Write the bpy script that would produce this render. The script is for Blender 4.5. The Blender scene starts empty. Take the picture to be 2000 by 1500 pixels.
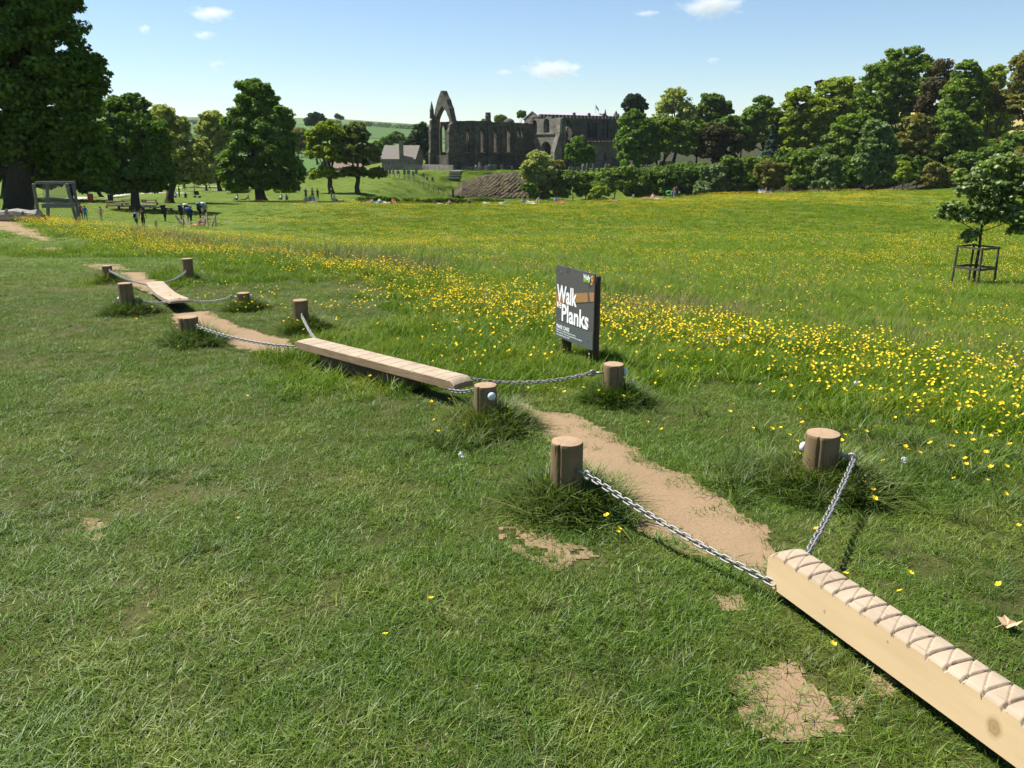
import bpy, bmesh, math, random
import numpy as np
from mathutils import Vector, Matrix

# ------------------------------------------------------------------ camera, sky, sun, exposure
SC = bpy.context.scene
COL = SC.collection
RNG = np.random.default_rng(11)
random.seed(5)
rad = math.radians

F_PX = 1618.0                      # focal length in pixels of a 2000 px wide frame
PITCH = rad(16.0)
EYE = np.array((0.0, 0.0, 1.65))
cam_d = bpy.data.cameras.new('camera')
cam_d.sensor_fit = 'HORIZONTAL'
cam_d.sensor_width = 36.0
cam_d.lens = 36.0 * F_PX / 2000.0
cam_d.clip_start = 0.05
cam_d.clip_end = 20000
cam = bpy.data.objects.new('camera', cam_d)
cam.location = EYE
cam.rotation_euler = (math.pi / 2 - PITCH, 0, 0)
COL.objects.link(cam)
SC.camera = cam

SUN_EL = rad(56.0)
SUN_H = np.array((-0.92, 0.39))    # horizontal direction towards the sun (left, a little ahead)
SUN_H /= np.linalg.norm(SUN_H)
sun_vec = Vector((SUN_H[0] * math.cos(SUN_EL), SUN_H[1] * math.cos(SUN_EL), math.sin(SUN_EL)))
world = bpy.data.worlds.new('World')
SC.world = world
world.use_nodes = True
wt = world.node_tree
wt.nodes.clear()
sky = wt.nodes.new('ShaderNodeTexSky')
sky.sky_type = 'NISHITA'
sky.sun_disc = False
sky.sun_elevation = SUN_EL
sky.sun_rotation = math.atan2(SUN_H[0], SUN_H[1])
sky.altitude = 100
sky.air_density = 1.0
sky.dust_density = 0.05
sky.ozone_density = 4.0
bg = wt.nodes.new('ShaderNodeBackground')
bg.inputs['Strength'].default_value = 0.07
wo = wt.nodes.new('ShaderNodeOutputWorld')
wt.links.new(sky.outputs[0], bg.inputs['Color'])
wt.links.new(bg.outputs[0], wo.inputs['Surface'])

sun_d = bpy.data.lights.new('sun', 'SUN')
sun_d.energy = 5.0
sun_d.angle = rad(0.53)
sun_d.color = (1.0, 0.95, 0.86)
sun = bpy.data.objects.new('sun', sun_d)
sun.rotation_euler = (-sun_vec).to_track_quat('-Z', 'Y').to_euler()
sun.location = (-60, 40, 90)
COL.objects.link(sun)

SC.view_settings.view_transform = 'Standard'
SC.view_settings.look = 'None'
SC.view_settings.exposure = 1.0
SC.view_settings.gamma = 1.0
SC.render.engine = 'CYCLES'
SC.cycles.max_bounces = 5
SC.cycles.diffuse_bounces = 2
SC.cycles.glossy_bounces = 2
SC.cycles.transmission_bounces = 3
SC.cycles.transparent_max_bounces = 8
SC.cycles.volume_bounces = 1
SC.cycles.caustics_reflective = False
SC.cycles.caustics_refractive = False
SC.cycles.use_denoising = True
SC.cycles.use_adaptive_sampling = True
SC.cycles.adaptive_threshold = 0.025

# ------------------------------------------------------------------ small maths: pixels of the 2000x1500 photograph to places
CP, SP = math.cos(PITCH), math.sin(PITCH)

def ray(px, py):
    a, b = (px - 1000) / F_PX, (750 - py) / F_PX
    return np.array((a, CP + b * SP, -SP + b * CP))

def at(px, py, depth):
    return EYE + ray(px, py) * depth

def at_y(px, py, Y):
    d = ray(px, py)
    return EYE + d * (Y / d[1])

def sstep(a, b, x):
    t = np.clip((x - a) / (b - a), 0, 1)
    return t * t * (3 - 2 * t)

EDGE_X = np.array([-200, -60, -28, -10, 0, 16, 34, 60, 82, 130, 260])
EDGE_Y = np.array([122, 121, 120, 119, 120, 124, 142, 150, 156, 162, 170])
TERR = -4.3

def bank_s(x, y):                  # distance beyond the flowery bank edge
    return 0.8 * (x - 1.8) + 0.6 * (y - 9.7)

def H(x, y):
    x = np.asarray(x, float); y = np.asarray(y, float)
    base = -0.03 * np.clip(y, -30, 15) - 0.05 * (np.clip(y, 15, 75) - 15)
    s = bank_s(x, y)
    sp = 1.2 * np.logaddexp(0, np.clip(s, -60, 400) / 1.2)
    near = base - 2.6 * (1 - np.exp(-sp / 18))
    near = near + 0.035 * np.sin(0.55 * x + 0.9) * np.sin(0.43 * y + 0.3 * x) * np.clip(np.hypot(x, y) / 6, 0, 1)
    near = near + 0.012 * np.sin(2.3 * x + 1.7 * y) * np.sin(1.9 * x - 2.6 * y)
    near = near + 0.10 * np.sin(0.11 * x + 1.3) * np.sin(0.09 * y + 0.4) * sstep(12, 40, np.hypot(x, y))
    near = near - 0.28 * sstep(12, 24, y) * sstep(-2, -9, x)
    near = near - 0.55 * sstep(35, 70, y) * sstep(5, -15, x) * (1 - sstep(90, 114, y))
    ey = np.interp(x, EDGE_X, EDGE_Y)
    e = y - ey
    L = sstep(-12, -26, x)
    Fl = sstep(-42, -68, x)
    hillr = 20 * sstep(158, 330, y) * sstep(62, 150, x)
    terr = TERR + 0.012 * np.clip(y - 230, 0, 200) + hillr
    right = terr + (-10.3 - TERR - hillr) * (1 - sstep(197, 208, y)) * (1 - sstep(60, 95, x))
    right = right + 0.7 * sstep(150, 186, y) * (1 - sstep(2, 14, x)) * (1 - sstep(197, 206, y))
    right = np.where(x > 60, right + (1 - sstep(120, 150, y)) * 0, right)
    left = -6.2 + (terr + 6.2) * np.clip((y - 128) / 84, 0, 1)
    farl = -5.1 - 0.031 * np.clip(y - 95, 0, 135)
    far = right * (1 - L) + left * L
    far = far * (1 - Fl) + farl * Fl
    k = sstep(0, 12, e)
    z = near * (1 - k) + far * k
    # the hills beyond
    az = x / np.maximum(y, 1.0)
    ridge = np.interp(az, [-2, -0.6, -0.39, -0.27, -0.19, -0.15, -0.105, 0.05, 0.3, 0.6, 2],
                      [.030, .036, .0375, .0385, .0345, .031, .0265, .02, .03, .045, .04])
    hz = ridge * 2200 + 6 * np.sin(x * 0.004 + 1.0) 
    t = np.clip((y - 330) / 1870, 0, 1)
    ramp = t ** 1.35 * (1 - 0.12 * np.sin(t * 9.0))
    z = z + (hz - z) * np.clip(ramp, 0, 1) * (y > 330)
    back = np.clip((y - 2200) / 3000, 0, 1)
    z = z - back * 60
    return z

def gz(x, y):
    return float(H(x, y))

_TT = 1.0 * np.exp(np.arange(0, 1900) * 0.0042)
def gp(px, py):
    """where the sight line of a picture point meets the ground"""
    d = ray(px, py)
    Q = EYE[None] + d[None] * _TT[:, None]
    below = np.nonzero(Q[:, 2] < H(Q[:, 0], Q[:, 1]))[0]
    if not len(below):
        return EYE + d * 2500.0
    lo, hi = _TT[max(below[0] - 1, 0)], _TT[below[0]]
    for _ in range(3):
        ts = np.linspace(lo, hi, 24)
        Q = EYE[None] + d[None] * ts[:, None]
        w = np.nonzero(Q[:, 2] < H(Q[:, 0], Q[:, 1]))[0]
        k = w[0] if len(w) else 23
        lo, hi = ts[max(k - 1, 0)], ts[k]
    q = EYE + d * hi
    return np.array((q[0], q[1], gz(q[0], q[1])))

def depth_of(p):
    v = np.asarray(p) - EYE
    return v[1] * CP - v[2] * SP

# ------------------------------------------------------------------ mesh helpers
def mesh_np(name, co, faces_idx, nper):
    me = bpy.data.meshes.new(name)
    co = np.asarray(co, np.float32).reshape(-1, 3)
    faces_idx = np.asarray(faces_idx, np.int32).ravel()
    nf = len(faces_idx) // nper
    me.vertices.add(len(co)); me.vertices.foreach_set('co', co.ravel())
    me.loops.add(len(faces_idx)); me.loops.foreach_set('vertex_index', faces_idx)
    me.polygons.add(nf)
    me.polygons.foreach_set('loop_start', np.arange(nf, dtype=np.int32) * nper)
    try:
        me.polygons.foreach_set('loop_total', np.full(nf, nper, np.int32))
    except Exception:
        pass
    me.update(calc_edges=True)
    return me

class MB:
    """collects verts and faces of one mesh"""
    def __init__(self): self.v = []; self.f = []
    def add(self, vs, fs):
        o = len(self.v)
        self.v.extend([tuple(map(float, p)) for p in vs]); self.f.extend([tuple(i + o for i in f) for f in fs])
        return self
    def box(self, c, s, rz=0.0, taper=1.0, rx=0.0, ry=0.0):
        hx, hy, hz = s[0] / 2, s[1] / 2, s[2] / 2
        M = Matrix.Translation(Vector(c)) @ Matrix.Rotation(rz, 4, 'Z') @ Matrix.Rotation(ry, 4, 'Y') @ Matrix.Rotation(rx, 4, 'X')
        vs = []
        for z in (-1, 1):
            k = taper if z > 0 else 1
            for x, y in ((-1, -1), (1, -1), (1, 1), (-1, 1)):
                vs.append(M @ Vector((x * hx * k, y * hy * k, z * hz)))
        return self.add(vs, [(3, 2, 1, 0), (4, 5, 6, 7), (0, 1, 5, 4), (1, 2, 6, 5), (2, 3, 7, 6), (3, 0, 4, 7)])
    def tube(self, pts, radii, seg=8, cap=True, jitter=0.0):
        pts = [np.asarray(p, float) for p in pts]
        rings = []
        n = len(pts)
        ref = np.array((0.31, 0.17, 0.93))
        for i, p in enumerate(pts):
            d = pts[min(i + 1, n - 1)] - pts[max(i - 1, 0)]
            d = d / (np.linalg.norm(d) + 1e-9)
            if abs(d @ ref) > 0.97: rr = np.array((1.0, 0.1, 0))
            else: rr = ref
            a = np.cross(d, rr); a /= np.linalg.norm(a); b = np.cross(d, a)
            r = radii[i] if hasattr(radii, '__len__') else radii
            rings.append([p + r * (1 + jitter * random.uniform(-1, 1)) * (math.cos(t) * a + math.sin(t) * b)
                          for t in [2 * math.pi * k / seg for k in range(seg)]])
        vs = [v for ring in rings for v in ring]
        fs = []
        for i in range(n - 1):
            for k in range(seg):
                k2 = (k + 1) % seg
                fs.append((i * seg + k, i * seg + k2, (i + 1) * seg + k2, (i + 1) * seg + k))
        if cap:
            fs.append(tuple(range(seg))[::-1]); fs.append(tuple((n - 1) * seg + k for k in range(seg)))
        return self.add(vs, fs)
    def lathe(self, prof, seg=16, c=(0, 0, 0), wob=None):
        vs, fs = [], []
        for r, z in prof:
            for k in range(seg):
                t = 2 * math.pi * k / seg
                w = wob(t, z) if wob else 1
                vs.append((c[0] + r * w * math.cos(t), c[1] + r * w * math.sin(t), c[2] + z))
        for i in range(len(prof) - 1):
            for k in range(seg):
                k2 = (k + 1) % seg
                fs.append((i * seg + k, i * seg + k2, (i + 1) * seg + k2, (i + 1) * seg + k))
        fs.append(tuple(range(seg))[::-1]); fs.append(tuple((len(prof) - 1) * seg + k for k in range(seg)))
        return self.add(vs, fs)
    def mesh(self, name, smooth=False, recalc=True):
        me = bpy.data.meshes.new(name)
        me.from_pydata(self.v, [], self.f)
        if recalc:
            bm = bmesh.new(); bm.from_mesh(me); bmesh.ops.recalc_face_normals(bm, faces=bm.faces); bm.to_mesh(me); bm.free()
        me.polygons.foreach_set('use_smooth', [smooth] * len(me.polygons))
        me.update()
        return me
    def build(self, name, mat, parent=None, smooth=False, loc=None):
        return obj(name, self.mesh(name, smooth), mat, parent, loc)

def obj(name, me, mat=None, parent=None, loc=None):
    o = bpy.data.objects.new(name, me)
    if mat is not None and me is not None:
        me.materials.clear(); me.materials.append(mat)
    COL.objects.link(o)
    if parent is not None: o.parent = parent
    if loc is not None: o.location = tuple(float(a) for a in loc)
    return o

def tag(o, label=None, cat=None, group=None, kind=None):
    if label: o['label'] = label
    if cat: o['category'] = cat
    if group: o['group'] = group
    if kind: o['kind'] = kind
    return o

def thing(name, label, cat, loc=(0, 0, 0), rz=0.0, group=None):
    o = bpy.data.objects.new(name, None)
    o.empty_display_size = 0.1
    COL.objects.link(o)
    o.location = tuple(float(a) for a in loc); o.rotation_euler = (0, 0, rz)
    return tag(o, label, cat, group)

def copy_thing(root, loc, rz=0.0, label=None, scale=None):
    r = root.copy(); COL.objects.link(r)
    r.location = tuple(float(a) for a in loc); r.rotation_euler = (0, 0, rz)
    if label: r['label'] = label
    if scale: r.scale = (scale,) * 3
    for ch in list(root.children):
        c = ch.copy(); COL.objects.link(c); c.parent = r
        for g in list(ch.children):
            d = g.copy(); COL.objects.link(d); d.parent = c
    return r

def curve_poly(outline, holes=(), half=0.0):
    """flat polygon with holes in xy, extruded by +-half in z"""
    cu = bpy.data.curves.new('tmp', 'CURVE')
    cu.dimensions = '2D'; cu.fill_mode = 'BOTH'; cu.extrude = half
    for loop in [outline] + list(holes):
        s = cu.splines.new('POLY'); s.points.add(len(loop) - 1)
        for p, (x, y) in zip(s.points, loop): p.co = (x, y, 0, 1)
        s.use_cyclic_u = True
    o = bpy.data.objects.new('tmp', cu)
    me = bpy.data.meshes.new_from_object(o)
    bpy.data.objects.remove(o); bpy.data.curves.remove(cu)
    bm = bmesh.new(); bm.from_mesh(me)
    bmesh.ops.remove_doubles(bm, verts=bm.verts, dist=1e-5)
    bmesh.ops.recalc_face_normals(bm, faces=bm.faces)
    bm.to_mesh(me); bm.free()
    for m in range(len(me.materials)): me.materials.pop()
    return me

def wall_poly(outline, holes, thick, origin=(0, 0, 0), axis='x'):
    """upright wall: outline in (run, z); run along local x (front face at y=0, back at +thick) or along y (front at x=0, back at +thick)"""
    me = curve_poly(outline, holes, thick / 2)
    n = len(me.vertices)
    co = np.zeros(n * 3, np.float32); me.vertices.foreach_get('co', co); co = co.reshape(-1, 3)
    out = np.zeros_like(co)
    if axis == 'x':
        out[:, 0] = co[:, 0]; out[:, 1] = co[:, 2] + thick / 2; out[:, 2] = co[:, 1]
    else:
        out[:, 1] = co[:, 0]; out[:, 0] = co[:, 2] + thick / 2; out[:, 2] = co[:, 1]
    out += np.asarray(origin, np.float32)
    me.vertices.foreach_set('co', out.ravel())
    bm = bmesh.new(); bm.from_mesh(me); bmesh.ops.recalc_face_normals(bm, faces=bm.faces); bm.to_mesh(me); bm.free()
    me.polygons.foreach_set('use_smooth', [False] * len(me.polygons))
    me.update()
    return me

def lancet(xc, z0, zs, w, n=5, rise=1.25):
    """pointed window opening, centre xc, sill z0, springing zs, width w"""
    h = w / 2
    pts = [(xc - h, z0), (xc + h, z0)]
    for k in range(n + 1):
        t = k / n
        pts.append((xc + h * (1 - t ** 1.9), zs + w * rise * math.sin(t * math.pi / 2) * (0.62 + 0.38 * t)))
    for k in range(n - 1, -1, -1):
        t = k / n
        pts.append((xc - h * (1 - t ** 1.9), zs + w * rise * math.sin(t * math.pi / 2) * (0.62 + 0.38 * t)))
    return pts

def ragged(p0, p1, n, amp):
    out = []
    for k in range(n):
        t = k / n
        x = p0[0] + (p1[0] - p0[0]) * t; z = p0[1] + (p1[1] - p0[1]) * t
        a = 0 if k == 0 else random.uniform(-amp, amp)
        out.append((x, z + a))
        if k: out.append((x + (p1[0] - p0[0]) / n * 0.45, z + a + random.uniform(-0.3, 0.3) * amp))
    return out

# ------------------------------------------------------------------ materials
class NT:
    def __init__(self, name):
        self.m = bpy.data.materials.new(name); self.m.use_nodes = True
        self.t = self.m.node_tree; self.t.nodes.clear()
        self.out = self.n('ShaderNodeOutputMaterial')
    def n(self, typ, **kw):
        nd = self.t.nodes.new(typ)
        for k, v in kw.items(): setattr(nd, k, v)
        return nd
    def l(self, a, b): self.t.links.new(a, b)
    def pos(self, obj_space=False):
        if obj_space: return self.n('ShaderNodeTexCoord').outputs['Object']
        return self.n('ShaderNodeNewGeometry').outputs['Position']
    def mapped(self, vec, scale=(1, 1, 1), rot=(0, 0, 0)):
        mp = self.n('ShaderNodeMapping'); mp.inputs['Scale'].default_value = scale; mp.inputs['Rotation'].default_value = rot
        self.l(vec, mp.inputs['Vector']); return mp.outputs[0]
    def noise(self, vec, scale, detail=4, rough=0.55, dist=0.0):
        nd = self.n('ShaderNodeTexNoise'); nd.inputs['Scale'].default_value = scale
        nd.inputs['Detail'].default_value = detail; nd.inputs['Roughness'].default_value = rough
        nd.inputs['Distortion'].default_value = dist
        self.l(vec, nd.inputs['Vector']); return nd.outputs['Fac']
    def ramp(self, fac, stops, interp='LINEAR'):
        r = self.n('ShaderNodeValToRGB'); r.color_ramp.interpolation = interp
        cr = r.color_ramp
        while len(cr.elements) < len(stops): cr.elements.new(0.5)
        for e, (p, c) in zip(cr.elements, stops):
            e.position = p; e.color = (c, c, c, 1) if not hasattr(c, '__len__') else (*c, 1)
        self.l(fac, r.inputs['Fac']); return r.outputs['Color']
    def mix(self, fac, a, b, mode='MIX'):
        m = self.n('ShaderNodeMix', data_type='RGBA', blend_type=mode)
        for sock, v in ((m.inputs[0], fac), (m.inputs[6], a), (m.inputs[7], b)):
            if hasattr(v, 'is_linked'): self.l(v, sock)
            elif hasattr(v, '__len__'): sock.default_value = (*v, 1)
            else: sock.default_value = v
        return m.outputs[2]
    def math(self, op, a, b=0.0, clamp=False):
        m = self.n('ShaderNodeMath', operation=op); m.use_clamp = clamp
        for sock, v in ((m.inputs[0], a), (m.inputs[1], b)):
            if hasattr(v, 'is_linked'): self.l(v, sock)
            else: sock.default_value = v
        return m.outputs[0]
    def bump(self, h, strength=0.5, dist=0.02):
        b = self.n('ShaderNodeBump'); b.inputs['Strength'].default_value = strength; b.inputs['Distance'].default_value = dist
        self.l(h, b.inputs['Height']); return b.outputs[0]
    def principled(self, color, rough=0.8, metal=0.0, normal=None, spec=0.3):
        p = self.n('ShaderNodeBsdfPrincipled')
        if hasattr(color, 'is_linked'): self.l(color, p.inputs['Base Color'])
        else: p.inputs['Base Color'].default_value = (*color, 1)
        if hasattr(rough, 'is_linked'): self.l(rough, p.inputs['Roughness'])
        else: p.inputs['Roughness'].default_value = rough
        p.inputs['Metallic'].default_value = metal
        p.inputs['Specular IOR Level'].default_value = spec
        if normal is not None: self.l(normal, p.inputs['Normal'])
        self.l(p.outputs[0], self.out.inputs['Surface'])
        return p

def plain(name, c, rough=0.75, metal=0.0, var=0.25, scale=30.0):
    t = NT(name)
    n = t.noise(t.pos(True), scale, 3)
    col = t.mix(n, tuple(v * (1 - var) for v in c), tuple(min(1, v * (1 + var)) for v in c))
    t.principled(col, rough, metal, t.bump(n, 0.15, 0.01))
    return t.m

def leafmat(name, dark, light, trans=0.35, gloss=0.06, patch=0.25):
    t = NT(name)
    g = t.n('ShaderNodeNewGeometry')
    r = g.outputs['Random Per Island']
    nz = t.noise(g.outputs['Position'], patch, 2)
    f = t.math('ADD', t.math('MULTIPLY', r, 0.6), t.math('MULTIPLY', nz, 0.5))
    col = t.ramp(f, [(0.15, dark), (0.95, light)])
    d = t.n('ShaderNodeBsdfDiffuse'); t.l(col, d.inputs['Color'])
    tr = t.n('ShaderNodeBsdfTranslucent')
    tc = t.mix(1.0, col, (1.0, 1.12, 0.45), 'MULTIPLY'); t.l(tc, tr.inputs['Color'])
    m1 = t.n('ShaderNodeMixShader'); m1.inputs[0].default_value = trans
    t.l(d.outputs[0], m1.inputs[1]); t.l(tr.outputs[0], m1.inputs[2])
    gl = t.n('ShaderNodeBsdfGlossy'); gl.inputs['Roughness'].default_value = 0.55
    gl.inputs['Color'].default_value = (0.9, 0.95, 0.9, 1)
    m2 = t.n('ShaderNodeMixShader'); m2.inputs[0].default_value = gloss
    t.l(m1.outputs[0], m2.inputs[1]); t.l(gl.outputs[0], m2.inputs[2])
    t.l(m2.outputs[0], t.out.inputs['Surface'])
    return t.m

M = {}

def ground_mat():
    t = NT('meadow_ground')
    P = t.pos()
    sep = t.n('ShaderNodeSeparateXYZ'); t.l(P, sep.inputs[0])
    n1 = t.noise(P, 0.9, 5); n2 = t.noise(P, 0.07, 4); n3 = t.noise(P, 14.0, 4, 0.7)
    lawn = t.mix(n3, (0.022, 0.030, 0.007), (0.075, 0.080, 0.022))
    lawn = t.mix(t.ramp(n1, [(0.5, 0.0), (0.72, 0.7)]), lawn, (0.115, 0.095, 0.045))
    mead = t.mix(n2, (0.060, 0.115, 0.008), (0.125, 0.180, 0.018))
    mead = t.mix(t.math('MULTIPLY', n3, 0.5), mead, (0.05, 0.085, 0.012))
    mead = t.mix(t.ramp(n1, [(0.35, 0.0), (0.7, 0.5)]), mead, (0.14, 0.15, 0.035))
    dist = t.n('ShaderNodeVectorMath', operation='LENGTH'); t.l(P, dist.inputs[0])
    fnear = t.n('ShaderNodeMapRange'); fnear.inputs[1].default_value = 12; fnear.inputs[2].default_value = 35
    t.l(dist.outputs['Value'], fnear.inputs[0])
    col = t.mix(fnear.outputs[0], lawn, mead)
    # patchwork of fields with hedges on the far hills
    v = t.n('ShaderNodeTexVoronoi', feature='F1'); v.inputs['Scale'].default_value = 0.0042
    w = t.mapped(P, (1.0, 0.55, 0.0), (0, 0, 0.5))
    t.l(w, v.inputs['Vector'])
    ve = t.n('ShaderNodeTexVoronoi', feature='DISTANCE_TO_EDGE'); ve.inputs['Scale'].default_value = 0.0042
    t.l(w, ve.inputs['Vector'])
    sepc = t.n('ShaderNodeSeparateColor'); t.l(v.outputs['Color'], sepc.inputs[0])
    field = t.ramp(sepc.outputs[0], [(0.0, (0.055, 0.11, 0.022)), (0.45, (0.075, 0.15, 0.03)), (0.75, (0.10, 0.17, 0.04)), (1.0, (0.12, 0.16, 0.045))])
    field = t.mix(t.math('MULTIPLY', t.noise(P, 0.02, 5), 0.5), field, (0.06, 0.10, 0.03))
    hedge = t.ramp(ve.outputs['Distance'], [(0.018, 1.0), (0.034, 0.0)])
    field = t.mix(hedge, field, (0.018, 0.04, 0.014))
    moor = t.n('ShaderNodeMapRange'); moor.inputs[1].default_value = 1750; moor.inputs[2].default_value = 2250
    t.l(sep.outputs[1], moor.inputs[0])
    field = t.mix(t.math('MULTIPLY', moor.outputs[0], 0.6), field, (0.085, 0.11, 0.04))
    ff = t.n('ShaderNodeMapRange'); ff.inputs[1].default_value = 330; ff.inputs[2].default_value = 420
    t.l(sep.outputs[1], ff.inputs[0])
    col = t.mix(ff.outputs[0], col, field)
    # dry straw-coloured field on the hillside to the right
    fx = t.n('ShaderNodeMapRange'); fx.inputs[1].default_value = 120; fx.inputs[2].default_value = 130; t.l(sep.outputs[0], fx.inputs[0])
    fy = t.n('ShaderNodeMapRange'); fy.inputs[1].default_value = 222; fy.inputs[2].default_value = 230; t.l(sep.outputs[1], fy.inputs[0])
    fy2 = t.n('ShaderNodeMapRange'); fy2.inputs[1].default_value = 700; fy2.inputs[2].default_value = 600; t.l(sep.outputs[1], fy2.inputs[0])
    gf = t.math('MULTIPLY', t.math('MULTIPLY', fx.outputs[0], fy.outputs[0]), fy2.outputs[0])
    col = t.mix(gf, col, (0.33, 0.27, 0.10))
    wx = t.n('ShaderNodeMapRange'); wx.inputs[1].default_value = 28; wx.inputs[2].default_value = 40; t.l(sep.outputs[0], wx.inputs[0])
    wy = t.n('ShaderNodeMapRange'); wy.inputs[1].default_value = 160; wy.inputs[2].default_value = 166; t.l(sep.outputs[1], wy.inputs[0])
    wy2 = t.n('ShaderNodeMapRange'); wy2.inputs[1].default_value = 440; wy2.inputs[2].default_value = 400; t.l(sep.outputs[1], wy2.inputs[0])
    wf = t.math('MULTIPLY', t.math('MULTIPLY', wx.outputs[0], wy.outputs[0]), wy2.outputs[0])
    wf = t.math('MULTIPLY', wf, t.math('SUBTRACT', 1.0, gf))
    col = t.mix(wf, col, t.mix(n1, (0.020, 0.028, 0.010), (0.05, 0.045, 0.022)))  # dark leaf-littered woodland floor, with the trees' shade painted into its colour
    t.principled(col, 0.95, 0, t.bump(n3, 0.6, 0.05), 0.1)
    return t.m

def soil_mat():
    t = NT('trodden_soil')
    P = t.pos()
    n = t.noise(P, 2.2, 5, 0.6); f = t.noise(P, 55, 4, 0.7); c = t.noise(P, 230, 3, 0.7)
    col = t.mix(n, (0.205, 0.138, 0.080), (0.325, 0.228, 0.138))
    col = t.mix(t.ramp(f, [(0.52, 0.0), (0.72, 0.7)]), col, (0.16, 0.11, 0.068))
    col = t.mix(t.ramp(c, [(0.63, 0.0), (0.70, 0.9)]), col, (0.10, 0.07, 0.045))
    col = t.mix(t.ramp(t.noise(P, 120, 2), [(0.68, 0.0), (0.74, 0.6)]), col, (0.52, 0.43, 0.32))
    h = t.math('ADD', t.math('MULTIPLY', f, 0.7), t.math('MULTIPLY', c, 0.4))
    t.principled(col, 0.95, 0, t.bump(h, 0.7, 0.012), 0.1)
    return t.m

def wood_mat(name, c0, c1, dark, axis_scale=(1, 1, 1), rough=0.8, green=0.0, crack=0.5):
    t = NT(name)
    P = t.pos(True)
    g = t.noise(t.mapped(P, axis_scale), 26, 6, 0.65, 0.4)
    b = t.noise(P, 5.5, 3)
    col = t.mix(g, c0, c1)
    col = t.mix(t.ramp(b, [(0.35, 0.0), (0.75, 0.55)]), col, tuple(v * 0.62 for v in c0))
    ck = t.noise(t.mapped(P, tuple(s * 1.8 for s in axis_scale)), 34, 3, 0.5, 0.2)
    col = t.mix(t.ramp(ck, [(0.60, 0.0), (0.70, crack)]), col, dark)
    if green:
        gn = t.noise(P, 9, 3)
        col = t.mix(t.ramp(gn, [(0.5, 0.0), (0.8, green)]), col, (0.09, 0.105, 0.04))
    t.principled(col, rough, 0, t.bump(t.math('ADD', g, t.math('MULTIPLY', ck, -0.8)), 0.45, 0.004), 0.25)
    return t.m

def endgrain_mat():
    t = NT('end_grain')
    P = t.pos(True)
    sep = t.n('ShaderNodeSeparateXYZ'); t.l(P, sep.inputs[0])
    fl = t.n('ShaderNodeCombineXYZ'); t.l(sep.outputs[0], fl.inputs[0]); t.l(sep.outputs[1], fl.inputs[1])
    ln = t.n('ShaderNodeVectorMath', operation='LENGTH'); t.l(fl.outputs[0], ln.inputs[0])
    wob = t.noise(P, 18, 3)
    rr = t.math('SINE', t.math('ADD', t.math('MULTIPLY', ln.outputs['Value'], 900.0), t.math('MULTIPLY', wob, 9.0)))
    n = t.noise(P, 40, 4)
    col = t.mix(n, (0.26, 0.17, 0.10), (0.42, 0.30, 0.19))
    col = t.mix(t.ramp(rr, [(0.2, 0.0), (1.0, 0.35)]), col, (0.18, 0.115, 0.065))
    col = t.mix(t.ramp(t.noise(P, 7, 2), [(0.5, 0.0), (0.75, 0.5)]), col, (0.16, 0.13, 0.10))
    t.principled(col, 0.9, 0, t.bump(rr, 0.2, 0.002), 0.2)
    return t.m

def stone_mat(name, c0, c1, stain, block=0.55):
    t = NT(name)
    P = t.pos(True)
    n = t.noise(P, 0.35, 5, 0.6); f = t.noise(P, 2.6, 4, 0.6)
    bk = t.n('ShaderNodeTexVoronoi'); bk.inputs['Scale'].default_value = 1 / block
    t.l(t.mapped(P, (0.7, 0.7, 1.6)), bk.inputs['Vector'])
    sc = t.n('ShaderNodeSeparateColor'); t.l(bk.outputs['Color'], sc.inputs[0])
    col = t.mix(sc.outputs[0], c0, c1)
    col = t.mix(t.ramp(n, [(0.40, 0.0), (0.72, 0.85)]), col, stain)
    col = t.mix(t.ramp(f, [(0.6, 0.0), (0.8, 0.5)]), col, tuple(min(1, v * 1.6) for v in c1))
    t.principled(col, 0.92, 0, t.bump(t.math('ADD', sc.outputs[0], f), 0.6, 0.08), 0.15)
    return t.m

def metal_mat():
    t = NT('galvanised_steel')
    P = t.pos(True)
    n = t.noise(P, 60, 3)
    col = t.mix(n, (0.15, 0.145, 0.135), (0.33, 0.325, 0.31))
    t.principled(col, t.ramp(n, [(0.3, 0.45), (0.8, 0.65)]), 0.35, t.bump(n, 0.1, 0.001), 0.5)
    return t.m

def roof_mat(name, c0, c1):
    t = NT(name)
    P = t.pos(True)
    n = t.noise(P, 1.2, 4); f = t.noise(t.mapped(P, (1, 1, 3)), 4.5, 3)
    t.principled(t.mix(t.math('ADD', t.math('MULTIPLY', n, 0.5), t.math('MULTIPLY', f, 0.5)), c0, c1), 0.85, 0, t.bump(f, 0.5, 0.06), 0.2)
    return t.m

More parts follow.
